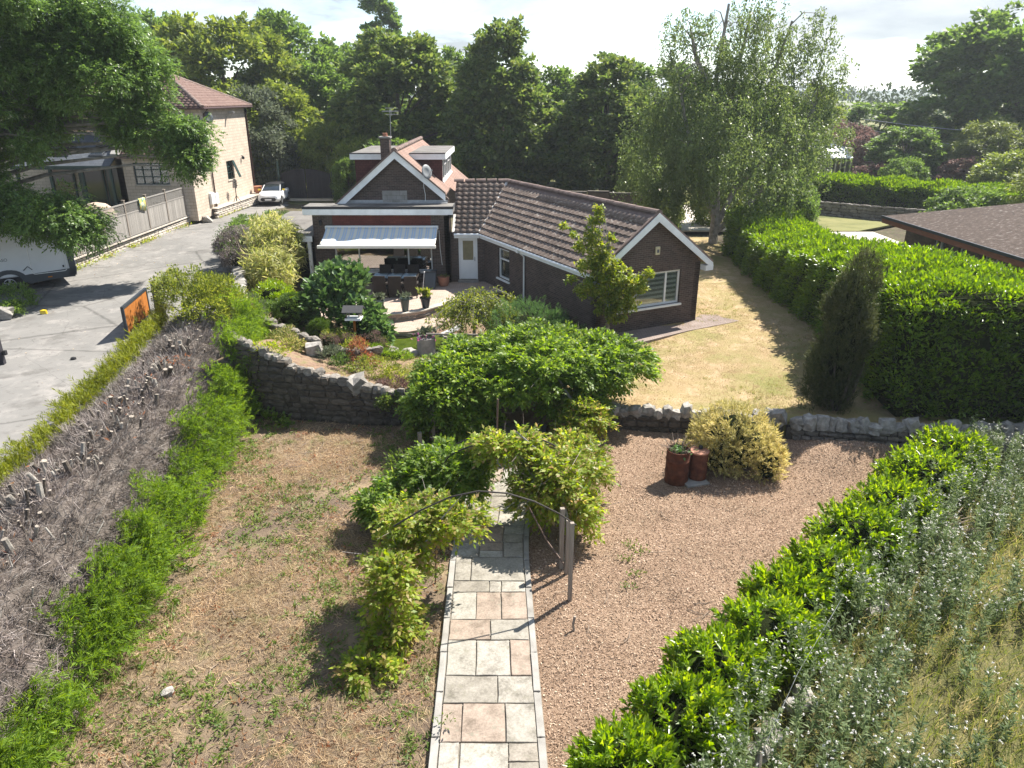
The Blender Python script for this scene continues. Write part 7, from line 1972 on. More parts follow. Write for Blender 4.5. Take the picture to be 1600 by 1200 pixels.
# stone wall between drive and bungalow garden with dry shrub on top
stone_course_wall('stone_wall', 'pale stone wall between the driveway and the variegated bamboo', [(-9.9, 26.4), (-10.9, 29.5), (-12.3, 33.0), (-13.6, 37), (-15.0, 42)], lin([(0, 2.0), (6, 2.15), (16, 2.0)]), lambda s: 0.9, 0.5, ST_BLOCK, ST_ROCK, cap_size=(0.4, 0.45, 0.2), parts=150, seed=61, group='rubble garden walls')
for lab, bl, sd in (('dry grey hedge with green tips on top of the pale stone wall', [(-12.6, 33.2, 2.65, 0.75, 1.3, 0.6), (-13.2, 35.6, 2.6, 0.8, 1.3, 0.55), (-11.9, 31.6, 2.45, 0.6, 0.8, 0.5)], 91),):
    t = S('dry_hedge', lab, 'hedge', -12.8, 34, 2.0, bl, LM['dead'], 44, 0.16, 0.09, 0.03, seed=sd, ncl=44, core=0.85, shell=0.75)
    c = np.concatenate([ell_pts(70, (b[0] - .1, b[1] + .1, b[2] + .12), b[3:], 0.9, np.random.default_rng(2), 0.1) for b in bl]); fronds('green_tips', c, unit(np.random.default_rng(4).normal(size=c.shape) * .5 + np.array([0, 0, .8])), LM['box'], 0.08, 0.03, 26, 0.13, t, np.random.default_rng(6))
S('hedge', 'low green hedge along the drive from the dry hedge to the lean-to roof', 'hedge', -14.2, 39, 1.4, [(-13.9, 38.0, 2.3, 0.75, 1.4, 0.75), (-14.6, 40.6, 2.2, 0.75, 1.5, 0.75), (-13.0, 41.0, 2.4, 1.0, 1.2, 0.75), (-12.4, 38.8, 2.3, .9, 1.2, .75), (-11.2, 42.5, 2.5, .9, 1.2, .75)], LM['mid'], 34, 0.18, 0.09, 0.05, seed=92, ncl=26, core=0.85, shell=0.7)
S('small_shrub', 'little yellow green bush at the near end of the pale stone wall', 'shrub', -12.2, 30.2, 1.2, [(-12.25, 30.3, 1.6, .42, .42, .45)], LM['climber'], 24, .12, .08, .035, seed=93, ncl=18)
cln = thing('wall_pot', 'pair of terracotta pots hung on the pale stone wall', 'plant pot', (-10.3, 27.6, 1.6)); 
for x, y in ((-10.18, 27.5), (-10.0, 26.95)): q = MB(); q.lathe((x + 0.14, y - 0.05, 1.45), [(.08, 0), (.13, .22), (.15, .24), (.15, .28), (.1, .28)], 10); q.build('pot', M['terracotta'], cln, smooth=True)
S('blue_spruce', 'small blue green conifer spray at the top of the cut hedge by the rockery', 'shrub', -9.1, 26.0, 1.6, [(-9.35, 25.6, 1.9, .45, .45, .6)], LM['grey_green'], 26, .12, .09, .02, seed=94, ncl=20)
S('red_shrub', 'orange red dying shrub at the front of the rockery below the bird table', 'shrub', -5.2, 23.0, 1.0, [(-5.0, 22.6, 1.25, .4, .4, .45), (-4.6, 22.4, 1.0, .3, .3, .25)], LM['red'], 22, .13, .08, .035, seed=95, ncl=20)
S('low_shrub', 'rounded mixed green and bronze low shrub above the tall wall', 'shrub', -4.2, 21.6, .9, [(-4.3, 21.7, 1.0, .85, .6, .4), (-3.6, 21.3, .85, .5, .4, .3)], LM['maple'], 24, .14, .08, .035, seed=96, ncl=24)
S('low_shrub', 'small dark green plant on the wall edge left of the bronze shrub', 'shrub', -5.3, 21.5, 1.1, [(-5.35, 21.7, 1.15, .4, .35, .35)], LM['box'], 24, .12, .07, .03, seed=97, ncl=22)
S('heather', 'dusty pink and olive heather mounds behind the bird table post', 'heather', -5.0, 24.4, .9, [(-5.7, 24.2, 1.05, .5, .4, .3), (-4.9, 24.6, 1.0, .45, .4, .35), (-6.3, 24.0, 1.15, .4, .3, .25)], LM['purple'], 26, .12, .05, .02, seed=98, ncl=24, core=.8)
S('low_conifer', 'low spreading bright green conifer on the near bank of the pond', 'shrub', -3.9, 24.4, .5, [(-4.2, 24.0, .6, .75, .45, .25), (-4.8, 24.0, .75, .4, .35, .28)], LM['conifer'], 40, .12, .09, .02, seed=99, ncl=30, core=.85)
q = MB(); q.lathe((-4.55, 25.35, .33), [(.05, 0), (.16, .06), (.2, .14), (.12, .2), (.02, .22)], 12); o = q.build('terracotta_ornament', M['terracotta'], None, smooth=True); tag(o, 'small orange ornament at the edge of the pond beside the fig', 'ornament')
S('ground_plants', 'pale weedy ground plants on the slope between pond and wisteria', 'plants', -2.7, 22.6, .6, [(-2.6, 22.4, .6, .8, .8, .15), (-3.2, 22.0, .75, .5, .5, .15), (-1.9, 22.9, .5, .6, .6, .15)], LM['grass'], 22, .12, .1, .02, seed=100, ncl=18)
for lab, nm, bl, m_, sd in (('olive green mound of low plants on the top rockery terrace', 'low_shrub', [(-7.5, 23.2, 1.55, .55, .5, .35), (-7.0, 22.4, 1.55, .35, .35, .22)], 'grass', 121), ('grey leaved lavender clump beside the square boulder', 'lavender', [(-5.75, 22.2, 1.25, .5, .4, .35)], 'grey_green', 122),
    ('yellow green spreading juniper on the slope below the fig bush', 'juniper', [(-6.1, 24.6, 1.05, .7, .4, .3), (-5.3, 23.6, 1.05, .5, .4, .28)], 'maple', 123), ('dull purple low bush behind the wall crest left of the ivy', 'low_shrub', [(-3.6, 20.6, .85, .5, .35, .25)], 'purple', 124),
    ('mid green bush between the large round topiary and the yellow green shrub', 'shrub', [(-8.9, 26.3, 1.5, .6, .5, .5)], 'mid', 125), ('pale green ferny clump under the right side of the fig bush', 'fern', [(-4.9, 25.0, .75, .5, .35, .3)], 'weed', 126), ('tufty green plant hanging over the tall wall top near the hedge', 'trailing_plant', [(-7.2, 20.5, 2.0, .6, .3, .25)], 'climber', 127)):
    S(nm, lab, 'plant', bl[0][0], bl[0][1], bl[0][2] - .3, bl, LM[m_], 24, .13, .09, .035, seed=sd, ncl=24)
# weeping tree by the pond
wt = thing('weeping_tree', 'small weeping yellow green tree with drooping branches beside the pond', 'tree', (-1.4, 25.7, .4))
g2 = np.random.default_rng(102); cs, tubes = [], MB()
tubes.tube([(-1.4, 25.7, .35), (-1.38, 25.75, 1.2), (-1.3, 25.8, 2.1)], [.07, .055, .035], 7)
for k in range(46):
    a = k * 2.4; r = 0.6 + 1.25 * random.random(); top = 2.15 + .35 * random.random() - .12 * r
    e = Vector((-1.35 + r * math.cos(a) * 1.0, 25.8 + r * math.sin(a) * .85, top - .35 - .9 * random.random()))
    P = [Vector((-1.3, 25.8, 1.95)), Vector((-1.3, 25.8, 1.95)).lerp(e, .5) + Vector((0, 0, .55)), e.lerp(Vector((e.x, e.y, top)), .4), e]
    tubes.tube(P, [.02, .014, .008, .004], 5)
    for t in np.linspace(.3, 1, 9):
        i = min(2, int(t * 3)); f = t * 3 - i; cs.append(P[i].lerp(P[min(3, i + 1)], f))
c = np.array([list(p) for p in cs]); fronds('foliage', c, unit(np.tile([0, 0, -.8], (len(c), 1)) + g2.normal(size=c.shape) * .5), LM['maple'], 0.12, 0.045, 16, 0.08, wt, g2, fan=False); tubes.build('trunk', M['bark_pale'], wt)
# feathery shrub
g2 = np.random.default_rng(103); rsb = thing('feathery_shrub', 'rounded feathery light green shrub between wisteria and bungalow', 'shrub', (.5, 25.0, .5))
c = np.concatenate([ell_pts(420, (.5, 25.0, 1.15), (1.55, 1.0, 1.15), .7, g2, -.3), ell_pts(150, (1.7, 25.0, .8), (.9, .7, .75), .7, g2, -.3)]); fronds('foliage', c, unit((c - np.array([.7, 25.3, .2])) + np.array([0, 0, .8])), LM['rosemary'], .13, .022, 36, .09, rsb, g2)
q = MB(); q.lathe((.6, 25.3, .45), [(.9, 0), (1.15, .4), (.9, 1.0), (.1, 1.25)], 12); q.build('inner_growth', M['dark_core'], rsb, smooth=True)
# young oak-like tree before the wing
yt = thing('young_tree', 'slim young tree with bright yellow green leaves in front of the wing gable', 'tree', (3.4, 25.2, .5))
g2 = np.random.default_rng(104); q = MB()
q.tube([(3.42, 25.0, .35), (3.40, 25.0, 1.4), (3.36, 25.0, 2.4), (3.2, 25.0, 3.6), (2.95, 25, 4.9), (2.85, 25, 5.5)], [.075, .06, .05, .04, .02, .008], 7)
cl_ = [(3.25, 25, 2.2, .5), (3.8, 24.9, 2.5, .5), (4.3, 25, 2.95, .4), (3.1, 25.1, 2.8, .6), (2.55, 24.9, 2.75, .38), (3.7, 25, 3.2, .5), (2.7, 25.1, 3.5, .45), (3.25, 25, 3.6, .5), (3.0, 25, 4.1, .4), (2.35, 25, 4.2, .25), (2.75, 25, 4.6, .32), (1.75, 25.1, 4.9, .13), (2.8, 25.0, 5.1, .25), (2.9, 25.0, 5.5, .14), (3.35, 25.1, 4.5, .18), (2.0, 25, 3.1, .16), (4.7, 25.1, 3.3, .2), (3.6, 24.7, 1.9, .38), (2.05, 25.0, 4.65, .13), (4.1, 24.9, 2.15, .32), (3.4, 24.9, 3.0, .5)]
pts = []
for x, y, z, r in cl_:
    q.tube([(3.3, 25, min(z - .5, 4.2)), ((3.3 + x) / 2, y, z - .2), (x, y, z + r * .6)], [.022, .014, .005], 5)
    k = int(2900 * r * r + 60); p, d = fill(ell_pts(max(4, k // 14), (x, y, z), (r, r * .9, r * .8), .4, g2, -.9), .12, 14, g2); pts.append(p)
p = np.concatenate(pts); D = unit(g2.normal(size=p.shape) + np.array([0, 0, .1])); V, F = leaf6(p, D, .125 * (.7 + .6 * g2.random(len(p))), .075, g=g2); fast_obj('crown', V, F, LM['oak'], yt, kind='stuff'); q.build('trunk', M['bark_pale'], yt, smooth=True)
S('dry_flower_shrub', 'pale flowering tangle at the foot of the young tree', 'shrub', 3.6, 24.0, .5, [(3.4, 24.0, .95, .8, .5, .5), (2.6, 24.3, .9, .5, .5, .5)], LM['grey_green'], 24, .14, .09, .03, seed=105, ncl=20)
for x, y, lab in ((1.1, 27.9, 'dark wheelie bin against the wing wall left of the young tree'), (2.1, 26.6, 'dark bin in shadow against the wing wall beside the young tree')):
    p = Vector((x, y, 0)); t = thing('garden_bin', lab, 'bin', (x, y, .8), 'dark bins along the wing wall'); az = math.atan2(d_.y, d_.x)
    q = MB(); q.cbox((x - .25, y - .12, .75), .6, .5, .55, az); q.build('bin_body', M['black'], t, bevel=.03); q = MB(); q.cbox((x - .25, y - .12, 1.302), .64, .54, .05, az); q.build('bin_lid', M['black'], t)
# ------------------------------------------------------------------ hedges
def hedge_wall(name, label, pts, base, top, half, m, seed, dens_top, dens_side, L, W, six=False, rag=0.14, group=None, R2=0.17, per=13):
    """clipped hedge along pts: small leafy tufts over its sides and top"""
    g2 = np.random.default_rng(seed)
    P = np.array(pts, float); seg = np.linalg.norm(np.diff(P, axis=0), axis=1); tot = seg.sum(); cum = np.concatenate([[0], np.cumsum(seg)])
    def at(s):
        x = np.interp(s, cum, P[:, 0]); y = np.interp(s, cum, P[:, 1])
        i = np.clip(np.searchsorted(cum, s, 'right') - 1, 0, len(seg) - 1); d = (P[i + 1] - P[i]) / seg[i][:, None]
        return x, y, d
    mid = at(np.array([tot / 2])); t = thing(name, label, 'hedge', (float(mid[0][0]), float(mid[1][0]), base(tot / 2)), group)
    tp = np.vectorize(top); bs_ = np.vectorize(base); hf = np.vectorize(half)
    cs, ns = [], []
    lump = lambda s, k: 0.12 * np.sin(s * 1.9 + k) + 0.09 * np.sin(s * 4.3 + 2 * k)
    k = int(tot * dens_top); s = g2.random(k) * tot; u = g2.uniform(-1, 1, k); x, y, d = at(s); nn = np.stack([d[:, 1], -d[:, 0]], axis=1); h = hf(s)
    z = tp(s) - 0.28 * np.abs(u) ** 3 + lump(s + u, 1) + rag * g2.random(k) ** 3 * 1.6
    cs.append(np.stack([x + nn[:, 0] * u * h, y + nn[:, 1] * u * h, z], axis=1)); ns.append(np.stack([nn[:, 0] * u * .3, nn[:, 1] * u * .3, np.ones(k)], axis=1))
    for sg in (1, -1):
        k = int(tot * dens_side); s = g2.random(k) * tot; f = g2.random(k); x, y, d = at(s); nn = np.stack([d[:, 1], -d[:, 0]], axis=1); h = hf(s)
        z = bs_(s) + (tp(s) - bs_(s) - .1) * f; o = sg * (h + lump(s * 1.3 + f * 3, 4) + 0.06 * g2.normal(size=k) - 0.12 * (1 - f))
        cs.append(np.stack([x + nn[:, 0] * o, y + nn[:, 1] * o, z], axis=1)); ns.append(np.stack([nn[:, 0] * sg, nn[:, 1] * sg, np.full(k, .45)], axis=1))
    for se, sg in ((0.02, -1), (tot - .02, 1)):
        k = int(dens_side * 2.2 * half(se)); u = g2.uniform(-1, 1, k); s = np.full(k, se); x, y, d = at(s); nn = np.stack([d[:, 1], -d[:, 0]], axis=1); f = g2.random(k)
        z = bs_(s) + (tp(s) - bs_(s)) * f; e = sg * (.1 + .15 * g2.random(k))
        cs.append(np.stack([x + nn[:, 0] * u * hf(s) + d[:, 0] * e, y + nn[:, 1] * u * hf(s) + d[:, 1] * e, z], axis=1)); ns.append(np.stack([d[:, 0] * sg, d[:, 1] * sg, np.full(k, .5)], axis=1))
    C = np.concatenate(cs); N_ = unit(np.concatenate(ns))
    p, dd = fill(C, R2, per, g2); nrep = np.repeat(N_, per, axis=0)
    D = unit(nrep * .8 + dd * .65 + np.array([0, 0, .25]) + g2.normal(size=p.shape) * .3)
    ls = L * (.65 + .7 * g2.random(len(p)))
    V, F = (leaf6 if six else leaf4)(p, D, ls, ls * (W / L), g=g2)
    fast_obj('foliage', V, F, m, t, kind='stuff')
    q = MB(); n = max(3, int(tot / .8))
    for i in range(n):
        s0, s1 = tot * i / n, tot * (i + 1) / n; a = at(np.array([s0])); b = at(np.array([s1 - 1e-3]))
        va = Vector((a[2][0][1], -a[2][0][0], 0)); vb = Vector((b[2][0][1], -b[2][0][0], 0)); pa = Vector((a[0][0], a[1][0], 0)); pb = Vector((b[0][0], b[1][0], 0))
        ha, hb = half(s0) - .22, half(s1) - .22
        V_ = [pa + va * ha, pb + vb * hb, pb - vb * hb, pa - va * ha]; z0, z1 = base(s0) - .1, top(s0) - .28
        q.raw([v + Vector((0, 0, z0)) for v in V_] + [v + Vector((0, 0, z1)) for v in V_], [(0, 1, 5, 4), (1, 2, 6, 5), (2, 3, 7, 6), (3, 0, 4, 7), (4, 5, 6, 7)])
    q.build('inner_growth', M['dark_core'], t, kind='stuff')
    return t
hedge_wall('laurel_hedge', 'tall clipped laurel hedge along the right side of the parched lawn', [(13.0, 19.2), (13.1, 22.3), (13.3, 27), (13.3, 32), (13.4, 37), (13.5, 41)], lambda s: .4, lambda s: 3.0 + .12 * math.sin(s * .35) + .95 * float(smooth(16, 1, s)), lambda s: 1.9 + .35 * float(smooth(6, 0, s)) - .3 * float(smooth(14, 20, s)), LM['laurel_big'], 201, 165, 105, .15, .062, six=True, group='clipped hedges', per=12, R2=.19)
hedge_wall('laurel_hedge', 'end of the tall laurel hedge bulging over the stone wall at the right edge', [(14.9, 18.9), (17.2, 18.6), (19.5, 19.6)], lambda s: .3, lambda s: 2.6 + .25 * math.sin(s * 1.2), lambda s: 1.4, LM['laurel_big'], 202, 150, 120, .16, .066, six=True, group='clipped hedges', per=12, R2=.2)
hedge_wall('far_hedge', 'long level clipped bright green hedge beyond the brown shingle roof', [(23.6, 62.0), (28.2, 58.5), (33.5, 55.0), (37.5, 53.0)], lambda s: 1.2, lambda s: 2.95 - .02 * s, lambda s: 1.5, LM['laurel_big'], 203, 110, 60, .2, .09, group='clipped hedges', per=14, R2=.22)
stone_course_wall('stone_wall', 'long pale grey stone wall running below the far clipped hedge', [(18.4, 58.0), (21.0, 55.2), (25.2, 51.6), (29, 49)], lambda s: 1.9, lambda s: .9, .35, ST_GREY, None, sl=(.4, .8), ch=(.16, .24), parts=90, seed=64, group='rubble garden walls')

# ------------------------------------------------------------------ right hand buildings
hb = thing('outbuilding', 'low brick outbuilding with a broad mossy brown shingle roof at the right edge', 'building', (23, 33, .8))
ea = Vector((19.5, 39.1, 3.15)); eb = Vector((19.9, 25.0, 3.15)); dpt = 9.0
rp = [ea, eb, eb + Vector((4.5, 5.0, 1.25)), ea + Vector((4.6, -4.2, 1.25))]
apx = (rp[2] + rp[3]) / 2
q = MB(); q.prism([ea, eb, rp[2], rp[3]], (0, 0, -.1)); q.prism([ea, rp[3], ea + Vector((9.2, -.4, 0))], (0, 0, -.1)); q.prism([eb, eb + Vector((9.2, .4, 0)), rp[2]], (0, 0, -.1)); q.prism([rp[3], rp[2], eb + Vector((9.2, .4, 0)), ea + Vector((9.2, -.4, 0))], (0, 0, -.1)); q.build('shingle_roof', M['mossy_felt'], hb)
q = MB(); q.prism([ea + Vector((-.03, .05, -.11)), eb + Vector((-.03, 0, -.11)), eb + Vector((-.03, 0, .02)), ea + Vector((-.03, .05, .02))], (-.06, 0, 0)); q.build('gutter', M['anthracite'], hb)
q = MB(); q.prism([ea + Vector((0, .05, -.36)), eb + Vector((0, 0, -.36)), eb + Vector((0, 0, -.12)), ea + Vector((0, .05, -.12))], (.05, 0, 0)); q.prism([ea + Vector((0, .06, -.36)), ea + Vector((9.2, -.34, -.36)), ea + Vector((9.2, -.34, -.12)), ea + Vector((0, .06, -.12))], (0, .04, 0)); q.build('fascia', M['fascia_orange'], hb)
q = MB(); wall_rect(q, (20.35, 38.2), (20.75, 25.2), .7, 3.02, .25, [(2.6, 3.5, 1.7, 2.6), (4.6, 5.2, 1.7, 2.6), (6.4, 7.9, 1.6, 2.6)]); wall_rect(q, (29, 38.0), (20.6, 38.2), .7, 3.02, .25); q.build('brick_wall', M['brown_wall'], hb, uv=True)
for s0, s1, z0 in ((2.6, 3.5, 1.7), (4.6, 5.2, 1.7), (6.4, 7.9, 1.6)): window_unit(hb, (20.35, 38.2), (.4, -13), s0, s1, z0, 2.6, vbars=(.5,) if s1 - s0 > .8 else (), fw=.07, name='window')
q = MB(); q.box(22, 22.1, 26, 37.5, .8, 3); q.build('interior', M['interior'], hb)
pv = thing('pale_paving', None, None, (21, 42, 1)); pv['kind'] = 'structure'
for i in range(4):
    for j in range(6):
        q = MB(); x, y = 18.6 + i * 1.05 + j * .0, 39.2 + j * 1.25; q.box(x + .012, x + 1.04, y + .012, y + 1.24, .9, 1.02 + g.uniform(-.006, .006)); q.build('paving_slab', M['paving_pale'], pv)
sheet_poly('side_lawn', [(16, 47), (22, 47), (26, 50), (21, 55), (16.5, 54)], 1.02, M['pasture'], .1)
cz = thing('conservatory', 'small cream framed conservatory with a bright white roof beyond the far hedge', 'conservatory', (31.6, 75, 1))
q = MB(); q.prism([(30.1, 74.6, 3.35), (33.2, 74.6, 3.35), (33.2, 77.4, 4.5), (30.1, 77.4, 4.5)], (0, 0, .08)); rf_ = q.build('roof_sheet', M['polycarb'], cz)
q = MB(); q.prism([(31.1, 75.6, 3.86), (32.2, 75.6, 3.86), (32.2, 76.4, 4.19), (31.1, 76.4, 4.19)], (0, 0, .1)); q.build('roof_vent', M['metal_grey'], rf_)
q = MB()
for x in np.linspace(30.2, 33.1, 7): q.box(x - .05, x + .05, 74.7, 74.8, 1, 3.34)
q.box(30.15, 33.15, 74.68, 74.82, 1.0, 1.5); q.box(33.05, 33.15, 74.8, 77.3, 1, 4.3); q.box(30.15, 30.25, 74.8, 77.3, 1, 4.3); q.build('frame', M['cream'], cz)
q = MB(); q.box(30.2, 33.1, 74.74, 74.76, 1.5, 3.3); q.build('pane', M['glass'], cz); q = MB(); q.box(30.1, 33.2, 77.4, 77.6, 1, 5.2); q.build('back_wall', M['cream'], cz)
sat_dish((30.45, 74.55, 3.35), (.6, -.7, .3), .34, 'dark round dish on the white conservatory roof', 'van_grey')
for i, (dz_, lab) in enumerate(((0, 'lower sagging grey cable crossing the trees at the right'), (.9, 'upper thin grey cable crossing the trees at the right'))):
    q = MB(); q.tube([Vector((36 + 0, 80, 5.9 + dz_)).lerp(Vector((52, 66, 3.9 + dz_ * 2.2)), t) - Vector((0, 0, 1.1 * math.sin(math.pi * t) * .4)) for t in np.linspace(0, 1, 14)], .028, 5); tag(q.build('cable', M['lead'], None), lab, 'cable', 'overhead cables')
pg = thing('rail_fence', 'dark post and rail fence in shade behind the far hedge', 'fence', (37, 70, 1))
for k in range(8):
    q = MB(); q.box(33.8 + k, 33.95 + k, 69.9, 70.05, .9, 2.2); q.build('post', M['gate_dark'], pg)
for z in (1.3, 1.7, 2.05): q = MB(); q.box(33.8, 41, 69.85, 69.9, z, z + .12); q.build('rail', M['post_wood'], pg)
# boundary wall behind the bungalow and the pale drive past its end
bwl = thing('boundary_wall', 'old brown boundary wall in deep shade under the trees behind the bungalow', 'wall', (0, 55, 1))
q = MB(); 
for k in range(12): q.obox((-7 + k * 1.55, 55.5 - k * .22, .6), (1.5, -.21, 0), (0, .35, 0), (0, 0, 1.9 + .05 * (k % 3)))
q.build('wall_body', M['brown_wall'], bwl, uv=True)
q = MB()
for k in range(12): q.obox((-7 + k * 1.55, 55.44 - k * .22, 2.52 + .05 * (k % 3)), (1.5, -.21, 0), (0, .45, 0), (0, 0, .09))
q.build('wall_coping', M['mortar'], bwl)
sheet_poly('back_drive', [(10.5, 47), (14, 47), (13.5, 60), (16, 75), (12.6, 75), (10.8, 60)], 1.06, M['paving_pale'], .1)
sheet_poly('back_lawn', [(-20.5, 64), (-9, 64), (-12, 84), (-20, 84)], 1.12, M['lawn'], .1)

# ------------------------------------------------------------------ trees
def tree_parts(h, rad, prof, nclump, R1, nsub, R2, per, L, W, seed, trunk_r, z_lo=.12, shell=.5, droop=.0, trunk_h=.75, m='mid', six=False, ry=None, tm='bark'):
    """unit tree at the origin -> (crown mesh, trunk mesh)"""
    g2 = np.random.default_rng(seed); gr = random.Random(seed)
    nclump = int(nclump * 1.75); R1 *= .82; per = int(per * .72); shell = max(shell, .7)
    c1 = prof_pts(nclump, 0, 0, h * z_lo, h * (1 - z_lo), rad, prof, shell, g2, ry=ry)
    cs, d = clumps(c1, R1, nsub, R2, g2)
    p, dd = fill(cs, R2, per, g2)
    n = len(p)
    outw = unit(p - np.array([0, 0, h * .45]))
    D = unit(outw * .5 + dd * .5 + g2.normal(size=(n, 3)) * .5 + np.array([0, 0, -.15 - droop]))
    ls = L * (.6 + .8 * g2.random(n))
    V, F = leaf4(p, D, ls, ls * (W / L), g=g2)
    q = MB(); tg = c1[g2.permutation(len(c1))[:16]]
    limb_tubes(q, (0, 0, -.3), (0, 0, h * trunk_h), trunk_r, [tuple(v) for v in tg], gr)
    return fast_mesh('crown', V, F, LM[m]), q.mesh('trunk', M[tm], smooth=True)
rnd_prof = lambda t: np.sqrt(np.clip(1 - np.abs((t - .45) / .56) ** 2.2, 0, 1))
chest_prof = lambda t: np.where(t < .3, .8 + .66 * t, np.sqrt(np.clip(1 - ((t - .3) / .72) ** 2.1, 0, 1)))
cone_prof = lambda t: np.where(t < .2, .65 + 1.75 * t, np.clip(1.02 - ((t - .2) / .82) ** 1.35, 0, 1))
col_prof = lambda t: np.where(t < .2, .7 + 1.5 * t, np.sqrt(np.clip(1 - ((t - .2) / .82) ** 2, 0, 1)))
T_ = {
    'chest': tree_parts(14, 5.0, chest_prof, 95, 1.25, 8, .5, 46, .42, .26, 301, .42, .08, m='chestnut'),
    'cone': tree_parts(15, 4.6, cone_prof, 105, 1.1, 8, .48, 44, .38, .24, 302, .42, .08, m='chestnut'),
    'lime': tree_parts(14, 6.0, rnd_prof, 105, 1.4, 8, .55, 44, .42, .26, 303, .4, .1, m='lime'),
    'mid': tree_parts(13, 4.5, rnd_prof, 80, 1.25, 8, .5, 42, .40, .24, 304, .35, .08, m='mid'),
    'oak': tree_parts(15, 6.2, rnd_prof, 95, 1.5, 8, .55, 46, .42, .28, 305, .5, .14, m='mid', shell=.55),
    'poplar': tree_parts(22, 2.2, col_prof, 90, .8, 7, .42, 34, .42, .24, 306, .3, .05, m='mid'),
    'bush': tree_parts(5, 3.0, chest_prof, 60, .9, 7, .38, 34, .26, .14, 307, .12, .02, m='mid'),
    'limebush': tree_parts(5, 3.0, chest_prof, 60, .9, 7, .38, 34, .26, .14, 308, .12, .02, m='lime'),
    'greybush': tree_parts(8, 3.6, chest_prof, 75, .95, 8, .42, 40, .26, .12, 309, .2, .02, m='grey_green'),
    'purple': tree_parts(5, 3.0, rnd_prof, 50, .8, 7, .36, 34, .26, .14, 310, .14, .08, m='purple'),
    'willow': tree_parts(9, 4.4, chest_prof, 80, 1.1, 8, .45, 40, .34, .09, 311, .3, .06, droop=.6, m='willow'),
}
H0 = {'chest': (14, 5.0), 'cone': (15, 4.6), 'lime': (14, 6.0), 'mid': (13, 4.5), 'oak': (15, 6.2), 'poplar': (22, 2.2), 'bush': (5, 3), 'limebush': (5, 3), 'greybush': (8, 3.6), 'purple': (5, 3), 'willow': (9, 4.4)}
def plant(kind, x, y, h, rad, label, name='tree', cat='tree', group='trees behind the houses', rz=None):
    z = hz(x, y); h0, r0 = H0[kind]
    if cat == 'tree': h = (h - 1) * .92
    t = thing(name, label, cat, (x, y, z), group, rz=random.uniform(0, 6.28) if rz is None else rz)
    t.scale = (rad / r0, rad / r0, h / h0)
    link('crown', T_[kind][0], t, kind='stuff'); link('trunk', T_[kind][1], t)
    return t
TL = [  # kind, x, y, height, radius, label
    ('chest', -9.9, 69, 14.6, 5.6, 'broad dark green tree rising directly behind the bungalow chimney'),
    ('cone', -0.9, 64, 16.2, 4.6, 'tall dark pointed tree right behind the wing ridge with a full skirt of branches'),
    ('cone', 7.5, 62, 13.4, 4.6, 'dark tree with ragged top between the tall pointed tree and the birch'),
    ('mid', 3.3, 74, 12.0, 3.6, 'mid green tree filling the gap behind the two dark pointed trees'),
    ('mid', -4.8, 80, 14.0, 4.0, 'hazy green tree showing between the broad dark tree and the pointed tree'),
    ('poplar', -18.2, 112, 25.0, 2.9, 'slender poplar top standing above the broad dark tree'),
    ('lime', -27.5, 76, 17.0, 6.8, 'big rounded yellow green tree behind the hipped stone house'),
    ('lime', -22.8, 70, 11.0, 5.0, 'lower yellow green tree in front of the big rounded one'),
    ('mid', -37.5, 84, 17.6, 5.2, 'dark green tree left of the big yellow green tree, partly behind the ash branches'),
    ('mid', -23.8, 86, 18.0, 5.2, 'tall mid green tree right of the big yellow green tree'),
    ('mid', -19.0, 78, 12.5, 4.6, 'mid green tree above the grey green shrubs by the gates'),
    ('mid', -17.6, 96, 15.6, 4.2, 'pale hazy green tree left of the broad dark tree'),
    ('chest', -46, 82, 14, 6, 'dark tree behind the left end of the stone house'),
    ('chest', -56, 70, 13, 6, 'dark tree at the far left beyond the stone house'),
    ('mid', 14.0, 78, 12.5, 5.0, 'green tree behind the left side of the birch'),
    ('mid', 22.5, 84, 11.0, 5.0, 'green tree behind the right side of the birch'),
    ('lime', 31.8, 88, 10.8, 4.6, 'olive green tree just right of the birch crown'),
    ('oak', 51.5, 82, 18.2, 8.6, 'big dark spreading tree high on the right skyline'),
    ('oak', 62.0, 80, 15.0, 8.0, 'dark tree at the right edge below the big spreading tree'),
    ('mid', 43.5, 92, 8.6, 5.2, 'dense green tree left of the big spreading tree'),
    ('chest', 48.0, 78, 8.6, 5.0, 'dark rounded tree in shade below the big spreading tree'),
    ('mid', 38.5, 98, 7.2, 4.6, 'pale green tree beside the skyline gap right of the birch'),
    ('mid', 33.5, 108, 5.6, 4.0, 'small tree at the bottom of the skyline gap'),
    ('willow', 44.5, 70, 7.6, 4.2, 'yellow green willow in front of the dark rounded tree'),
    ('willow', 51.0, 66, 9.4, 5.2, 'large feathery willow at the right edge'),
    ('mid', 36.8, 72, 6.6, 2.9, 'small bright green tree behind the far hedge right of the conservatory'),
    ('purple', 34.2, 79, 6.6, 3.0, 'brown leaved tree right of the conservatory roof'),
    ('purple', 40.5, 68, 4.0, 2.0, 'greyish pink flowering shrub behind the far hedge'),
    ('purple', 33.6, 70.5, 3.4, 1.7, 'brown leaved bush beside the conservatory'),
    ('purple', 45.5, 63.0, 4.4, 1.6, 'brown leaved sapling near the willow at the right'),
]
for k_, x, y, h, r, lab in TL: plant(k_, x, y, h, r, lab)
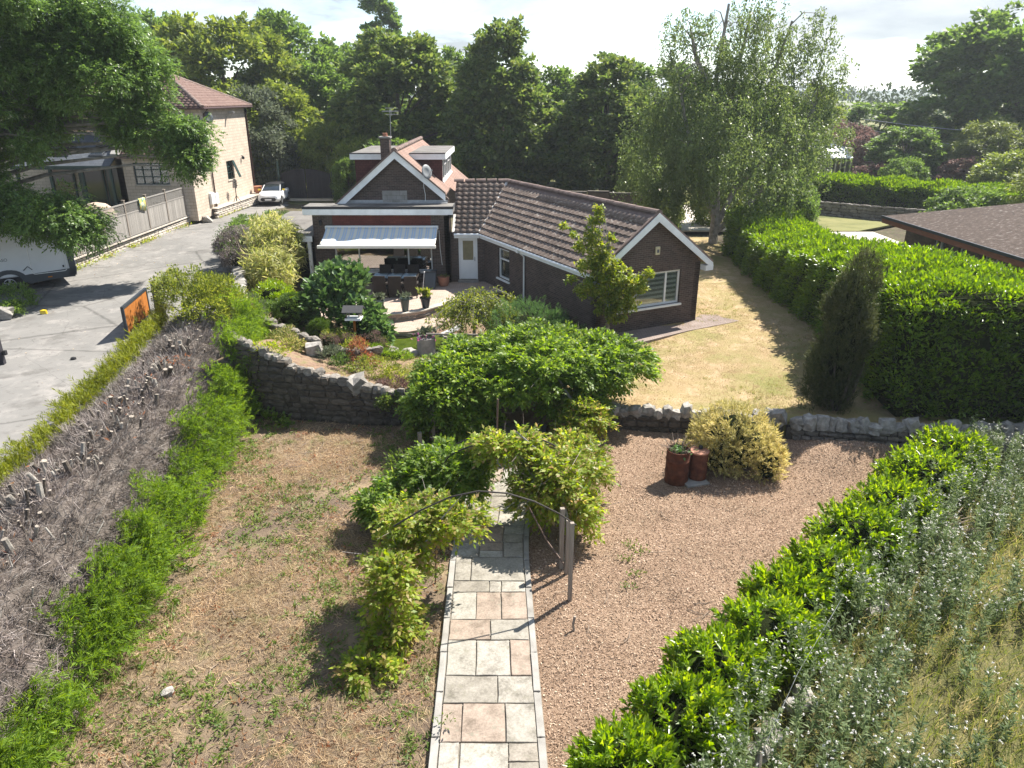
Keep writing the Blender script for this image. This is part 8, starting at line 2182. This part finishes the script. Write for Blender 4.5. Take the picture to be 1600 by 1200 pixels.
BL = [
    ('greybush', -22.3, 66.0, 8.2, 3.7, 'big grey green flowering shrub beside the stone house gable'),
    ('limebush', -15.6, 66.5, 5.6, 2.6, 'yellow green shrub behind the dark double gates'),
    ('limebush', -12.3, 63.0, 4.6, 2.4, 'yellow green bush between the dark gates and the dormer'),
    ('bush', -13.0, 60.3, 3.4, 1.2, 'dark green feathery bush overhanging the right gate leaf'),
    ('bush', -9.5, 61, 4.6, 2.6, 'green bush just left of the chimney'),
    ('limebush', -5.2, 60, 4.4, 1.5, 'sunlit narrow bush between the trunks behind the dormers'),
    ('limebush', 13.6, 49.5, 4.2, 1.5, 'sunlit bush behind the birch trunk by the pale drive'),
    ('bush', 16.6, 44.8, 3.6, 1.5, 'green bush right of the birch trunk at the end of the laurel hedge'),
    ('limebush', 9.6, 47.5, 2.6, 1.2, 'low sunlit bush behind the end of the wing ridge'),
    ('bush', 18.5, 52, 3.4, 2.0, 'dark green bush behind the birch over the pale wall'),
    ('bush', 23.5, 66, 3.6, 2.2, 'green bush left of the conservatory'),
    ('limebush', 41.5, 61.5, 3.8, 3.4, 'low yellow green bush at the right behind the far hedge'),
    ('bush', 33.0, 64.0, 3.0, 1.7, 'rounded arching green bush right of the conservatory'),
    ('bush', 46.5, 60, 4.2, 3.0, 'light green shrub at the right edge behind the far hedge'),
    ('willow', 32.5, 42.5, 5.6, 3.6, 'feathery light green shrub at the right edge beyond the shingle roof'),
    ('bush', 28.5, 46.5, 2.8, 2.2, 'low green bush by the corner of the shingle roof'),
    ('bush', 19.2, 24.2, 3.0, 1.1, 'light leafy bush at the right edge in front of the shingle roof'),
]
for k_, x, y, h, r, lab in BL: plant(k_, x, y, h, r, lab, 'bush', 'bush', 'bushes beyond the garden')
# far tree belt closing the view under the crowns
g2 = np.random.default_rng(77); P = []
for x0, x1, y, h in ((-75, -22, 92, 7), (-24, 30, 92, 6.5), (30, 90, 120, 6), (-110, -40, 75, 8), (60, 120, 90, 8), (-160, 200, 190, 9), (-300, 340, 330, 10)):
    n = int((x1 - x0) * (1.5 if y < 150 else .6)); c = np.stack([g2.uniform(x0, x1, n), y + g2.normal(size=n) * 3, 1 + h * g2.random(n) ** .8], axis=1)
    s = 1.0 if y < 150 else 2.2; p, d = fill(c, 1.7 * s, 46, g2); V, F = leaf4(p, unit(d + g2.normal(size=d.shape) * .5), .55 * s, .36 * s, g=g2); P.append((V, F))
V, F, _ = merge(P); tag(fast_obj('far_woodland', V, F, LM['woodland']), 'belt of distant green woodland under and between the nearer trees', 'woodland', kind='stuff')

# silver birch
bi = thing('birch_tree', 'tall loose hanging silver birch beside the right end of the bungalow', 'tree', (12.0, 44, hz(12, 44)))
g2 = np.random.default_rng(401); gr = random.Random(401); q = MB(); zb = hz(12, 44)
stems = [[(12.0, 44, zb), (12.0, 44, 3), (11.6, 44, 6), (11.3, 44, 10), (11.6, 44, 13.6)], [(12.0, 44, 1.6), (13.0, 44, 4), (14.0, 44.4, 7.5), (14.8, 44.5, 11), (15.2, 44.3, 12.8)], [(12, 44, 2.2), (10.6, 43.7, 5), (9.6, 43.6, 8), (9.0, 43.7, 10.5)], [(13.0, 44, 4), (15.0, 43.6, 6.2), (16.6, 43.4, 8.2), (17.2, 43.5, 9.5)], [(11.6, 44, 6), (12.6, 45, 9.5), (13.2, 45.3, 13.2)], [(12.0, 44, 1.4), (13.6, 43.4, 3.0), (14.8, 42.9, 5.0), (16.0, 42.6, 6.4)], [(11.3, 44, 9), (10.2, 44.2, 10.8), (9.7, 44, 12.2)]]
for s in stems: q.tube(s, [.26 * (1 - i / (len(s))) + .02 for i in range(len(s))] if s is stems[0] else [.16 * (1 - i / len(s)) + .02 for i in range(len(s))], 7)
st_pts, st_d = [], []
def birch_strands(c, r, n, lo, hi):
    p = np.repeat(ell_pts(max(4, n // 14), c, r, .35, g2, -.8), 10, axis=0); p = p + g2.normal(size=p.shape) * np.array([.3, .3, .26])
    for k in range(len(p)):
        L = gr.uniform(lo, hi); m = int(L / .085); o = p[k]; dx, dy = gr.uniform(-.25, .25), gr.uniform(-.25, .25)
        t = np.linspace(0, 1, m); pts = np.stack([o[0] + dx * np.sqrt(t) * 1.6, o[1] + dy * np.sqrt(t) * 1.6, o[2] - L * t ** 1.3 + .25 * np.sin(np.pi * np.minimum(1, t * 1.5))], axis=1)
        st_pts.append(pts + g2.normal(size=pts.shape) * .06)
for c, r, n in (((11.9, 44, 11.6), (2.6, 2.4, 2.6), 330), ((15.4, 44, 11.2), (2.5, 2.2, 2.2), 300), ((9.1, 43.8, 9.0), (2.3, 2.2, 2.3), 330), ((16.6, 43.5, 7.6), (2.3, 2.2, 1.9), 330), ((8.0, 43.6, 6.2), (1.7, 2.0, 2.2), 280), ((12.5, 44.3, 8.0), (3.0, 2.8, 2.2), 300), ((9.8, 43.5, 4.6), (1.7, 2.0, 1.6), 210), ((15.9, 43.3, 5.6), (1.4, 1.8, 1.2), 160), ((14.0, 45.5, 5.2), (2.2, 1.6, 1.5), 190), ((13.2, 44, 13.3), (1.9, 1.9, 1.0), 110), ((7.6, 43.4, 3.8), (1.1, 1.6, 1.3), 120), ((11.0, 42.6, 6.5), (2.2, 1.4, 1.8), 260), ((8.8, 42.9, 3.6), (1.6, 1.2, 1.0), 150), ((12.5, 42.6, 9.4), (2.4, 1.4, 1.8), 240), ((9.3, 44, 11.9), (1.2, 1.3, 1.5), 90), ((17.5, 43.6, 10.0), (1.2, 1.3, 1.4), 90), ((12.2, 40.2, 7.8), (2.6, 2.0, 2.2), 260), ((14.6, 40.4, 6.4), (1.8, 1.8, 1.6), 150), ((11.8, 38.6, 6.0), (2.1, 1.6, 1.4), 170), ((13.4, 38.6, 5.2), (1.4, 1.4, 1.1), 90), ((9.4, 40.6, 6.0), (1.7, 1.8, 1.7), 170)): birch_strands(c, r, n, .8, 2.0)
p = np.concatenate(st_pts); p = np.repeat(p, 2, axis=0) + g2.normal(size=(2 * len(p), 3)) * .05
V, F = leaf4(p, unit(g2.normal(size=p.shape) * .6 + np.array([0, 0, -.8])), .15 * (.6 + .7 * g2.random(len(p))), .08, g=g2)
fast_obj('crown', V, F, LM['birch'], bi, kind='stuff')
for k in range(60):
    s = gr.choice(stems); i = gr.randrange(1, len(s) - 1); a = Vector(s[i]).lerp(Vector(s[i + 1]), gr.random()); e = a + Vector((gr.uniform(-1.5, 1.5), gr.uniform(-1.6, 1.6), gr.uniform(.0, .9))); q.tube([a, a.lerp(e, .5) + Vector((0, 0, .3)), e, e + Vector((gr.uniform(-.5, .5), 0, -.8))], [.04, .03, .02, .008], 5)
q.build('trunk', M['bark_pale'], bi, smooth=True)

# ash tree reaching in from the left
at_ = thing('ash_tree', 'large ash tree whose leafy branches hang in over the motorhome at upper left', 'tree', (-25.5, 33.5, 1.3))
g2 = np.random.default_rng(501); gr = random.Random(501); q = MB()
q.tube([(-25.5, 33.5, 1.0), (-25.3, 33.4, 4), (-24.8, 33.2, 8), (-24.2, 33, 12)], [.55, .42, .3, .15], 10)
blobs = [(-21.5, 32.4, 10.6, 3.4, 3.0, 2.4, 1.2), (-17.2, 33.0, 9.6, 2.7, 2.2, 1.9, 1.0), (-15.6, 33.6, 8.0, 1.7, 1.6, 1.2, .55), (-14.6, 33.8, 7.2, 1.1, 1.2, .75, .3), (-20.8, 31.2, 7.8, 2.2, 2.0, 1.3, .55), (-22.8, 30.5, 6.6, 1.8, 1.8, 1.7, .8), (-20.6, 29.8, 4.9, 1.5, 1.3, 1.0, .48), (-22.2, 29.4, 4.5, 1.6, 1.3, 1.0, .6), (-18.3, 29.8, 4.5, 1.0, 1.2, .8, .32), (-17.7, 30, 3.9, .8, .9, .6, .22), (-19.2, 32.2, 12.6, 2.6, 2.2, 1.4, .9), (-22.5, 33, 13.8, 3.2, 2.6, 1.8, .9), (-27.5, 33, 10, 4.0, 3.6, 3.6, .9), (-16.8, 33.2, 11.4, 1.7, 1.6, 1.1, .8), (-15.6, 33.3, 10.0, 1.2, 1.2, 1.0, .4), (-18.6, 32.6, 11.0, 1.6, 1.6, 1.2, .6), (-23.5, 36, 9.5, 3.0, 2.6, 2.6, .7), (-19.0, 35, 8.2, 2.0, 1.8, 1.3, .5), (-24.5, 31, 4.6, 1.5, 1.5, 1.5, .4), (-18.9, 29.6, 4.2, .6, .6, .5, .14), (-14.3, 33.8, 6.3, .7, .8, .6, .2)]
Ps, As = [], []
for b in blobs:
    c1 = ell_pts(int(46 * b[6]) + 6, b[:3], b[3:6], .45, g2, -.8); c2, _ = clumps(c1, .62, 7, .3, g2); p, d = fill(c2, .34, 9, g2); Ps.append(p); As.append(unit(d * .8 + (p - np.array(b[:3])) * .25 + g2.normal(size=p.shape) * .4 + np.array([0, 0, -.1])))
    for k in range(4 + int(4 * b[6])):
        e = Vector(c1[k % len(c1)]); s = Vector((-24.9 + gr.uniform(-.3, .3), 33.2, min(11, max(4, e.z - 1.0 + gr.uniform(-.6, .6))))); m1 = s.lerp(e, .4) + Vector((0, 0, .6)); q.tube([s, m1, s.lerp(e, .75) + Vector((0, 0, .5)), e], [.13, .09, .05, .012], 6)
P = np.concatenate(Ps); A_ = np.concatenate(As)
V, F = pinnate(P, A_, g2, .32, 9, .145, .062); fast_obj('crown', V, F, LM['ash'], at_, kind='stuff'); q.build('trunk', M['bark_pale'], at_, smooth=True)
# low growth at the left edge under the motorhome
S('bush', 'scrubby dark bush at the left edge of the driveway before the motorhome', 'bush', -19.3, 27.6, 1.2, [(-19.5, 28.0, 1.6, .85, .7, .6), (-19.0, 27.2, 1.4, .45, .5, .3)], LM['mid'], 26, .16, .1, .04, seed=511, ncl=26, group=None)
rk = thing('stone_wall', 'low rough stone at the left edge of the driveway below the scrubby bush', 'stone', (-19.1, 26.6, 1.2)); link('stone', ST_ROCK[2], rk, (0, 0, .25), (.1, .1, .4), (.7, .5, .4))
tag(link('yellow_object', ST_ROCK[4], None, (-18.0, 27.3, 1.28), (0, 0, .3), (.24, .16, .16)), 'small yellow thing lying by the scrubby bush on the driveway', 'toy'); bpy.data.objects['yellow_object'].data = bpy.data.objects['yellow_object'].data.copy(); bpy.data.objects['yellow_object'].data.materials[0] = M['yellow']; bpy.data.objects['yellow_object'].name = 'yellow_toy'

# ------------------------------------------------------------------ ground scatter
def zone_pts(n, x0, x1, y0, y1, cond):
    x = g2.uniform(x0, x1, n); y = g2.uniform(y0, y1, n); k = cond(x, y); x, y = x[k], y[k]
    return np.stack([x, y, height(x, y)], axis=1)
pl_ = lambda y: np.interp(y, [3, 7.8, 10.5, 13.3, 16, 18.6, 20.5], [-1.2, -1.20, -1.25, -1.29, -1.05, -0.62, -0.45])
pr_ = lambda y: pl_(y) + np.interp(y, [7, 13, 18], [1.73, 1.64, 1.55])
g2 = np.random.default_rng(900)
rough_c = lambda x, y: (x < pl_(y) - .03) & (x > -7.6) & (y < wall_y(x) - .1)
mulch_c = lambda x, y: (x > pr_(y) + .03) & (y < wall_y(x) - .1) & (x < .95 * (y - 6.5) + .9)
# chips
p = zone_pts(120000, -.5, 12.5, 5.5, 19.3, mulch_c); p = p[g2.random(len(p)) < np.clip(1.25 - (p[:, 1] - 7) * .045, .45, 1)]
D = rdir(len(p), g2); D[:, 2] = np.abs(D[:, 2]) * .35; D = unit(D); p[:, 2] += .012
V, F = leaf4(p, D, .025 + .055 * g2.random(len(p)) ** 1.3, .009 + .012 * g2.random(len(p)), .1, .8, g2); tag(fast_obj('wood_chips', V, F, LM['chip']), 'loose tan wood chips covering the bed right of the path', 'wood chips', kind='stuff')
# straw and weeds on the rough ground
p = zone_pts(115000, -8, -.5, 6, 20, rough_c); nz_ = np.sin(p[:, 0] * 2.1 + 1) * np.sin(p[:, 1] * 1.7) + np.sin(p[:, 0] * .9 - p[:, 1] * 1.1); p = p[(g2.random(len(p)) < .62 + .38 * nz_ - .25 * ((p[:, 1] < 10) & (p[:, 0] > -3)))]
D = rdir(len(p), g2); D[:, 2] = np.abs(D[:, 2]) * .5; D = unit(D); V, F = strips(p + np.array([0, 0, .01]), p + D * (.05 + .13 * g2.random(len(p)))[:, None] + np.array([0, 0, .012]), .006 + .006 * g2.random(len(p)), g2); tag(fast_obj('dry_straw', V, F, LM['straw']), 'dry straw and dead stalks strewn over the rough ground left of the path', 'dry grass', kind='stuff')
c = zone_pts(2600, -8, -.5, 6.2, 20, rough_c); c = c[(np.sin(c[:, 0] * 1.3 + 2) * np.sin(c[:, 1] * .9 + 1) + .9 * g2.random(len(c)) + (10 - c[:, 1]) * .05) > .25]
p = np.repeat(c, 12, axis=0) + g2.normal(size=(len(c) * 12, 3)) * np.array([.06, .06, .01]); p[:, 2] = height(p[:, 0], p[:, 1]) + .02
D = unit(np.stack([g2.normal(size=len(p)), g2.normal(size=len(p)), .35 + .5 * g2.random(len(p))], axis=1)); V, F = leaf4(p, D, .06 + .07 * g2.random(len(p)), .028, g=g2); tag(fast_obj('weeds', V, F, LM['weed']), 'small green weeds sprouting through the rough ground left of the path', 'weeds', kind='stuff')
c = zone_pts(150, -8, -.5, 6.2, 20, rough_c); p = np.repeat(c, 10, axis=0) + g2.normal(size=(len(c) * 10, 3)) * np.array([.1, .1, .0]); p[:, 2] = height(p[:, 0], p[:, 1]) + .02; D = unit(np.stack([g2.normal(size=len(p)), g2.normal(size=len(p)), .3 + .3 * g2.random(len(p))], axis=1)); V, F = leaf4(p, D, .09, .03, g=g2); tag(fast_obj('dead_leaves', V, F, LM['red']), 'russet dead leaves scattered on the rough ground', 'dead leaves', kind='stuff')
q = MB()
for k in range(130):
    x, y = random.uniform(-7, -1.4), random.uniform(6.5, 19)
    if k > 95: x, y = random.uniform(.8, 6), random.uniform(9, 18)
    a = random.uniform(0, 6.28); L = random.uniform(.15, .5); z = hz(x, y) + .03; q.tube([(x, y, z), (x + L * .5 * math.cos(a), y + L * .5 * math.sin(a), z + random.uniform(0, .05)), (x + L * math.cos(a + .3), y + L * math.sin(a + .3), z)], [.009, .008, .004], 4)
tag(q.build('fallen_twigs', M['twig'], None), 'grey twigs lying about on the ground both sides of the path', 'twigs', kind='stuff')
c = np.array([[2.55, 13.4, 0], [2.75, 13.2, 0], [2.4, 12.9, 0], [2.5, 12.4, 0], [2.3, 12.0, 0], [1.45, 15.2, 0], [-1.0, 8.5, .09], [-2.3, 9.6, 0], [-2.6, 9.2, 0], [-2.4, 9.0, 0], [6.5, 17.2, 0]]); p = np.repeat(c, 26, axis=0) + g2.normal(size=(len(c) * 26, 3)) * np.array([.09, .07, .01]); p[:, 2] = np.abs(p[:, 2]) + .02 + np.repeat(c[:, 2], 26); D = unit(np.stack([g2.normal(size=len(p)), g2.normal(size=len(p)), .6 + .5 * g2.random(len(p))], axis=1)); V, F = leaf4(p, D, .09, .03, g=g2); tag(fast_obj('weed_tufts', V, F, LM['weed']), 'scattered green weed tufts in the wood chips and path joints', 'weeds', kind='stuff')
# lawn blades
p = zone_pts(120000, 1.5, 12.5, 19.5, 34, lambda x, y: (y > wall_y(x) + .3)); gn = np.sin(p[:, 0] * 1.1 + 2) * np.sin(p[:, 1] * .8 + 1) + .6 * np.sin(p[:, 0] * 3.1 - p[:, 1] * 2.3); p = p[g2.random(len(p)) < .5 + .3 * gn]
D = rdir(len(p), g2) * np.array([1, 1, .2]) + np.array([0, 0, .5]); V, F = strips(p, p + unit(D) * (.02 + .05 * g2.random(len(p)) ** 2)[:, None], .009, g2); tag(fast_obj('lawn_grass', V, F, LM['dry_lawn']), 'short parched grass blades over the lawn', 'grass', kind='stuff')
c = zone_pts(1500, 1.5, 12.5, 19.5, 32, lambda x, y: (y > wall_y(x) + .3)); c = c[(np.sin(c[:, 0] * .9 + 1) * np.sin(c[:, 1] * .7) + g2.random(len(c)) + .8 * (c[:, 0] > 11) > .95)]; p = np.repeat(c, 14, axis=0) + g2.normal(size=(len(c) * 14, 3)) * np.array([.07, .07, 0]); V, F = strips(p, p + unit(rdir(len(p), g2) * .8 + np.array([0, 0, 1])) * .07, .012, g2); tag(fast_obj('green_tufts', V, F, LM['grass']), 'greener tufts scattered over the parched lawn', 'grass', kind='stuff')
p = zone_pts(5000, -22, -10.6, 14, 46, lambda x, y: (x < drive_x(y) - .1) & (x > -20.9)); e_ = np.minimum(drive_x(p[:, 1]) - p[:, 0], np.minimum(p[:, 0] + 21, 3)); p = p[g2.random(len(p)) < .9 * np.exp(-e_ * 2.2) + .02]; p[:, 2] = 1.215; V, F = leaf4(p, unit(rdir(len(p), g2) * np.array([1, 1, .25])), .05 + .05 * g2.random(len(p)), .03, g=g2); tag(fast_obj('leaf_litter', V, F, LM['straw']), 'dry leaf litter and grit along the edges of the driveway', 'leaf litter', kind='stuff')
p = zone_pts(5000, -5.5, 1.5, 20, 25.5, lambda x, y: (y > wall_y(x) + .4)); D = rdir(len(p), g2) * np.array([1, 1, .2]) + np.array([0, 0, .6]); V, F = strips(p, p + unit(D) * .12, .014, g2); tag(fast_obj('bank_grass', V, F, LM['grass']), 'pale tufty grass on the rockery bank by the pond', 'grass', kind='stuff')
p = zone_pts(6000, -34, -21.6, 33.6, 48, lambda x, y: x < -21.6); V, F = strips(p, p + unit(rdir(len(p), g2) * .6 + np.array([0, 0, 1])) * .15, .03, g2); tag(fast_obj('lawn_strip', V, F, LM['weed']), 'green grass behind the grey lattice fence', 'grass', kind='stuff')
c = zone_pts(60, -21.2, -19.9, 33, 60, lambda x, y: x > -22); c[:, 0] = -20.95 + .9 * (c[:, 1] > 50.5); c[:, 2] = 0; p = np.repeat(c, 20, axis=0) + g2.normal(size=(len(c) * 20, 3)) * np.array([.14, .2, .05]); p[:, 2] = 1.22 + np.abs(p[:, 2]); V, F = leaf4(p, unit(rdir(len(p), g2) + np.array([0, 0, .8])), .14, .05, g=g2); tag(fast_obj('plinth_weeds', V, F, LM['climber']), 'weeds along the foot of the stone plinths beside the driveway', 'weeds', kind='stuff')

# thistles and long grass at lower right
mead_c = lambda x, y: (x > .95 * (y - 6.5) + 1.55) & (x < 19) & (y > 3.5) & (y < 17.6)
g2 = np.random.default_rng(950)
p = zone_pts(60000, 0, 19, 3.5, 17.6, mead_c); nz_ = np.sin(p[:, 0] * 1.1 + .6 * p[:, 1]) + np.sin(p[:, 1] * 1.7 - p[:, 0] * .7); p = p[g2.random(len(p)) < .75 + .2 * nz_]
lean = unit(np.stack([g2.normal(size=len(p)) * .35 + .15, g2.normal(size=len(p)) * .35, np.ones(len(p))], axis=1)); L = (.18 + .40 * g2.random(len(p)) ** 1.5)[:, None]; m1 = p + lean * L * .6; dx_ = unit(g2.normal(size=(len(p), 3)) * np.array([1, 1, .1])) * L * .3
V1, F1 = strips(p, m1, .014, g2); V2, F2 = strips(m1, m1 + lean * L * .35 + dx_, .010, g2); V, F, _ = merge([(V1, F1), (V2, F2)]); tag(fast_obj('long_grass', V, F, LM['grass']), 'long yellowing meadow grass at lower right', 'grass', kind='stuff')
band = lambda x, y: mead_c(x, y) & ((x < .95 * (y - 6.5) + 5.6) | (np.sin(x * 1.3) * np.sin(y * 1.1) > .35))
c = zone_pts(3400, 0, 19, 3.5, 17.4, band); c = c[(np.sin(c[:, 0] * 2.3 + c[:, 1]) + np.sin(c[:, 1] * 2.9 - c[:, 0] * 1.3) + 1.6 * g2.random(len(c)) + 2.2 * (c[:, 0] < .95 * (c[:, 1] - 6.5) + 3.9)) > 1.1]; nearl = c[:, 0] < .95 * (c[:, 1] - 6.5) + 4.2; hgt = (.5 + .45 * g2.random(len(c)) + .4 * nearl); q = []
top = c + np.stack([g2.normal(size=len(c)) * .12, g2.normal(size=len(c)) * .12, hgt], axis=1)
V, F = strips(c, top, .02, g2); q.append((V, F))
k = 66; t = g2.random((len(c), k)); pp = (c[:, None, :] + (top - c)[:, None, :] * t[..., None]).reshape(-1, 3); D = unit(np.stack([g2.normal(size=len(pp)), g2.normal(size=len(pp)), .25 + .5 * g2.random(len(pp))], axis=1)); V, F = leaf4(pp, D, (.16 * (1.15 - .7 * t.reshape(-1))), .028, g=g2); q.append((V, F))
k = 9; br_ = unit(np.stack([g2.normal(size=(len(c), k)), g2.normal(size=(len(c), k)), .9 + g2.random((len(c), k))], axis=-1)); s0 = np.repeat((c + (top - c) * .75)[:, None, :], k, 1); e0 = s0 + br_ * (.12 + .2 * g2.random((len(c), k)))[..., None]; V, F = strips(s0.reshape(-1, 3), e0.reshape(-1, 3), .01, g2); q.append((V, F))
V, F, _ = merge(q); th = thing('thistles', 'grey green thistles with white seed heads along the lower side of the laurel row', 'thistles', (7, 8, 0)); th['kind'] = 'stuff'
fast_obj('stems_and_leaves', V, F, LM['thistle'], th, kind='stuff')
e = e0.reshape(-1, 3); e = e[g2.random(len(e)) < .42]; e = np.repeat(e, 5, axis=0) + g2.normal(size=(len(e) * 5, 3)) * .005; V, F = leaf4(e, rdir(len(e), g2), .02 + .016 * g2.random(len(e)), .022, g=g2); fast_obj('seed_heads', V, F, LM['fluff'], th, kind='stuff')
# loose stones and leaning stake in the laurel row
for i, (x, y, s) in enumerate(((8.15, 13.9, .5), (8.5, 13.75, .35), (7.9, 13.6, .3), (6.75, 11.2, .3), (6.6, 11.0, .22), (4.55, 8.9, .3), (4.35, 8.75, .22), (3.75, 8.15, .3), (3.6, 7.95, .3), (3.9, 8.4, .2))):
    lab = ('biggest pale rubble stone in the gap of the laurel row', 'pale stone just right of the biggest one in the gap', 'pale stone just below the biggest one in the gap', 'upper of two pale stones halfway down the laurel row', 'lower of two pale stones halfway down the laurel row', 'pale stone on the wire line below the middle laurels', 'small pale stone beside the one on the wire line', 'pale stone just above the leaning stake', 'pale stone touching the top of the leaning stake', 'smallest pale stone near the leaning stake')[i]
    link('rubble_stone', ST_ROCK[i % 7], None, (x, y, hz(x, y) + .12 + s * .3), (.3 * i, .2, .9 * i), (s * 1.3, s, s * .9), lab, 'stone', 'rubble stones along the laurel row')
q = MB(); q.tube([(3.15, 6.75, -.4), (3.35, 7.45, .75)], [.05, .045], 8); tag(q.build('leaning_stake', M['post_wood'], None), 'thick grey stake leaning among thistles at the bottom of the laurel row', 'stake')
q = MB(); q.tube([(3.35, 7.4, .7), (4.4, 8.9, .75), (5.8, 10.6, .9)], .004, 4); tag(q.build('fence_wire', M['metal_grey'], None), 'thin wire running from the leaning stake behind the laurels', 'wire')
q = MB()
for k in range(40): a = random.uniform(-.5, .5); x, y = 8.6 + random.uniform(-.5, .7), 13.3 + random.uniform(-.3, .3); z = hz(x, y) + .2; q.tube([(x, y, z), (x + .4, y + .2 + a * .3, z + .35 + a * .3), (x + .8, y + .4 + a, z + .3)], [.01, .009, .005], 4)
tag(q.build('brushwood', M['twig'], None), 'heap of dry brushwood in the gap of the laurel row', 'brushwood', kind='stuff')

# ------------------------------------------------------------------ air
hm = bpy.data.materials.new('thin summer haze'); hm.use_nodes = True; t = hm.node_tree; t.nodes.clear()
o_ = t.nodes.new('ShaderNodeOutputMaterial'); pv_ = t.nodes.new('ShaderNodeVolumePrincipled')
pv_.inputs['Density'].default_value = 0.0004; pv_.inputs['Color'].default_value = (.84, .91, .98, 1); pv_.inputs['Anisotropy'].default_value = .35
t.links.new(pv_.outputs[0], o_.inputs['Volume'])
q = MB(); q.box(-5200, 5200, -5200, 5300, -3.0, 38); q.build('haze', hm, None, kind='stuff')
SC.cycles.volume_bounces = 0
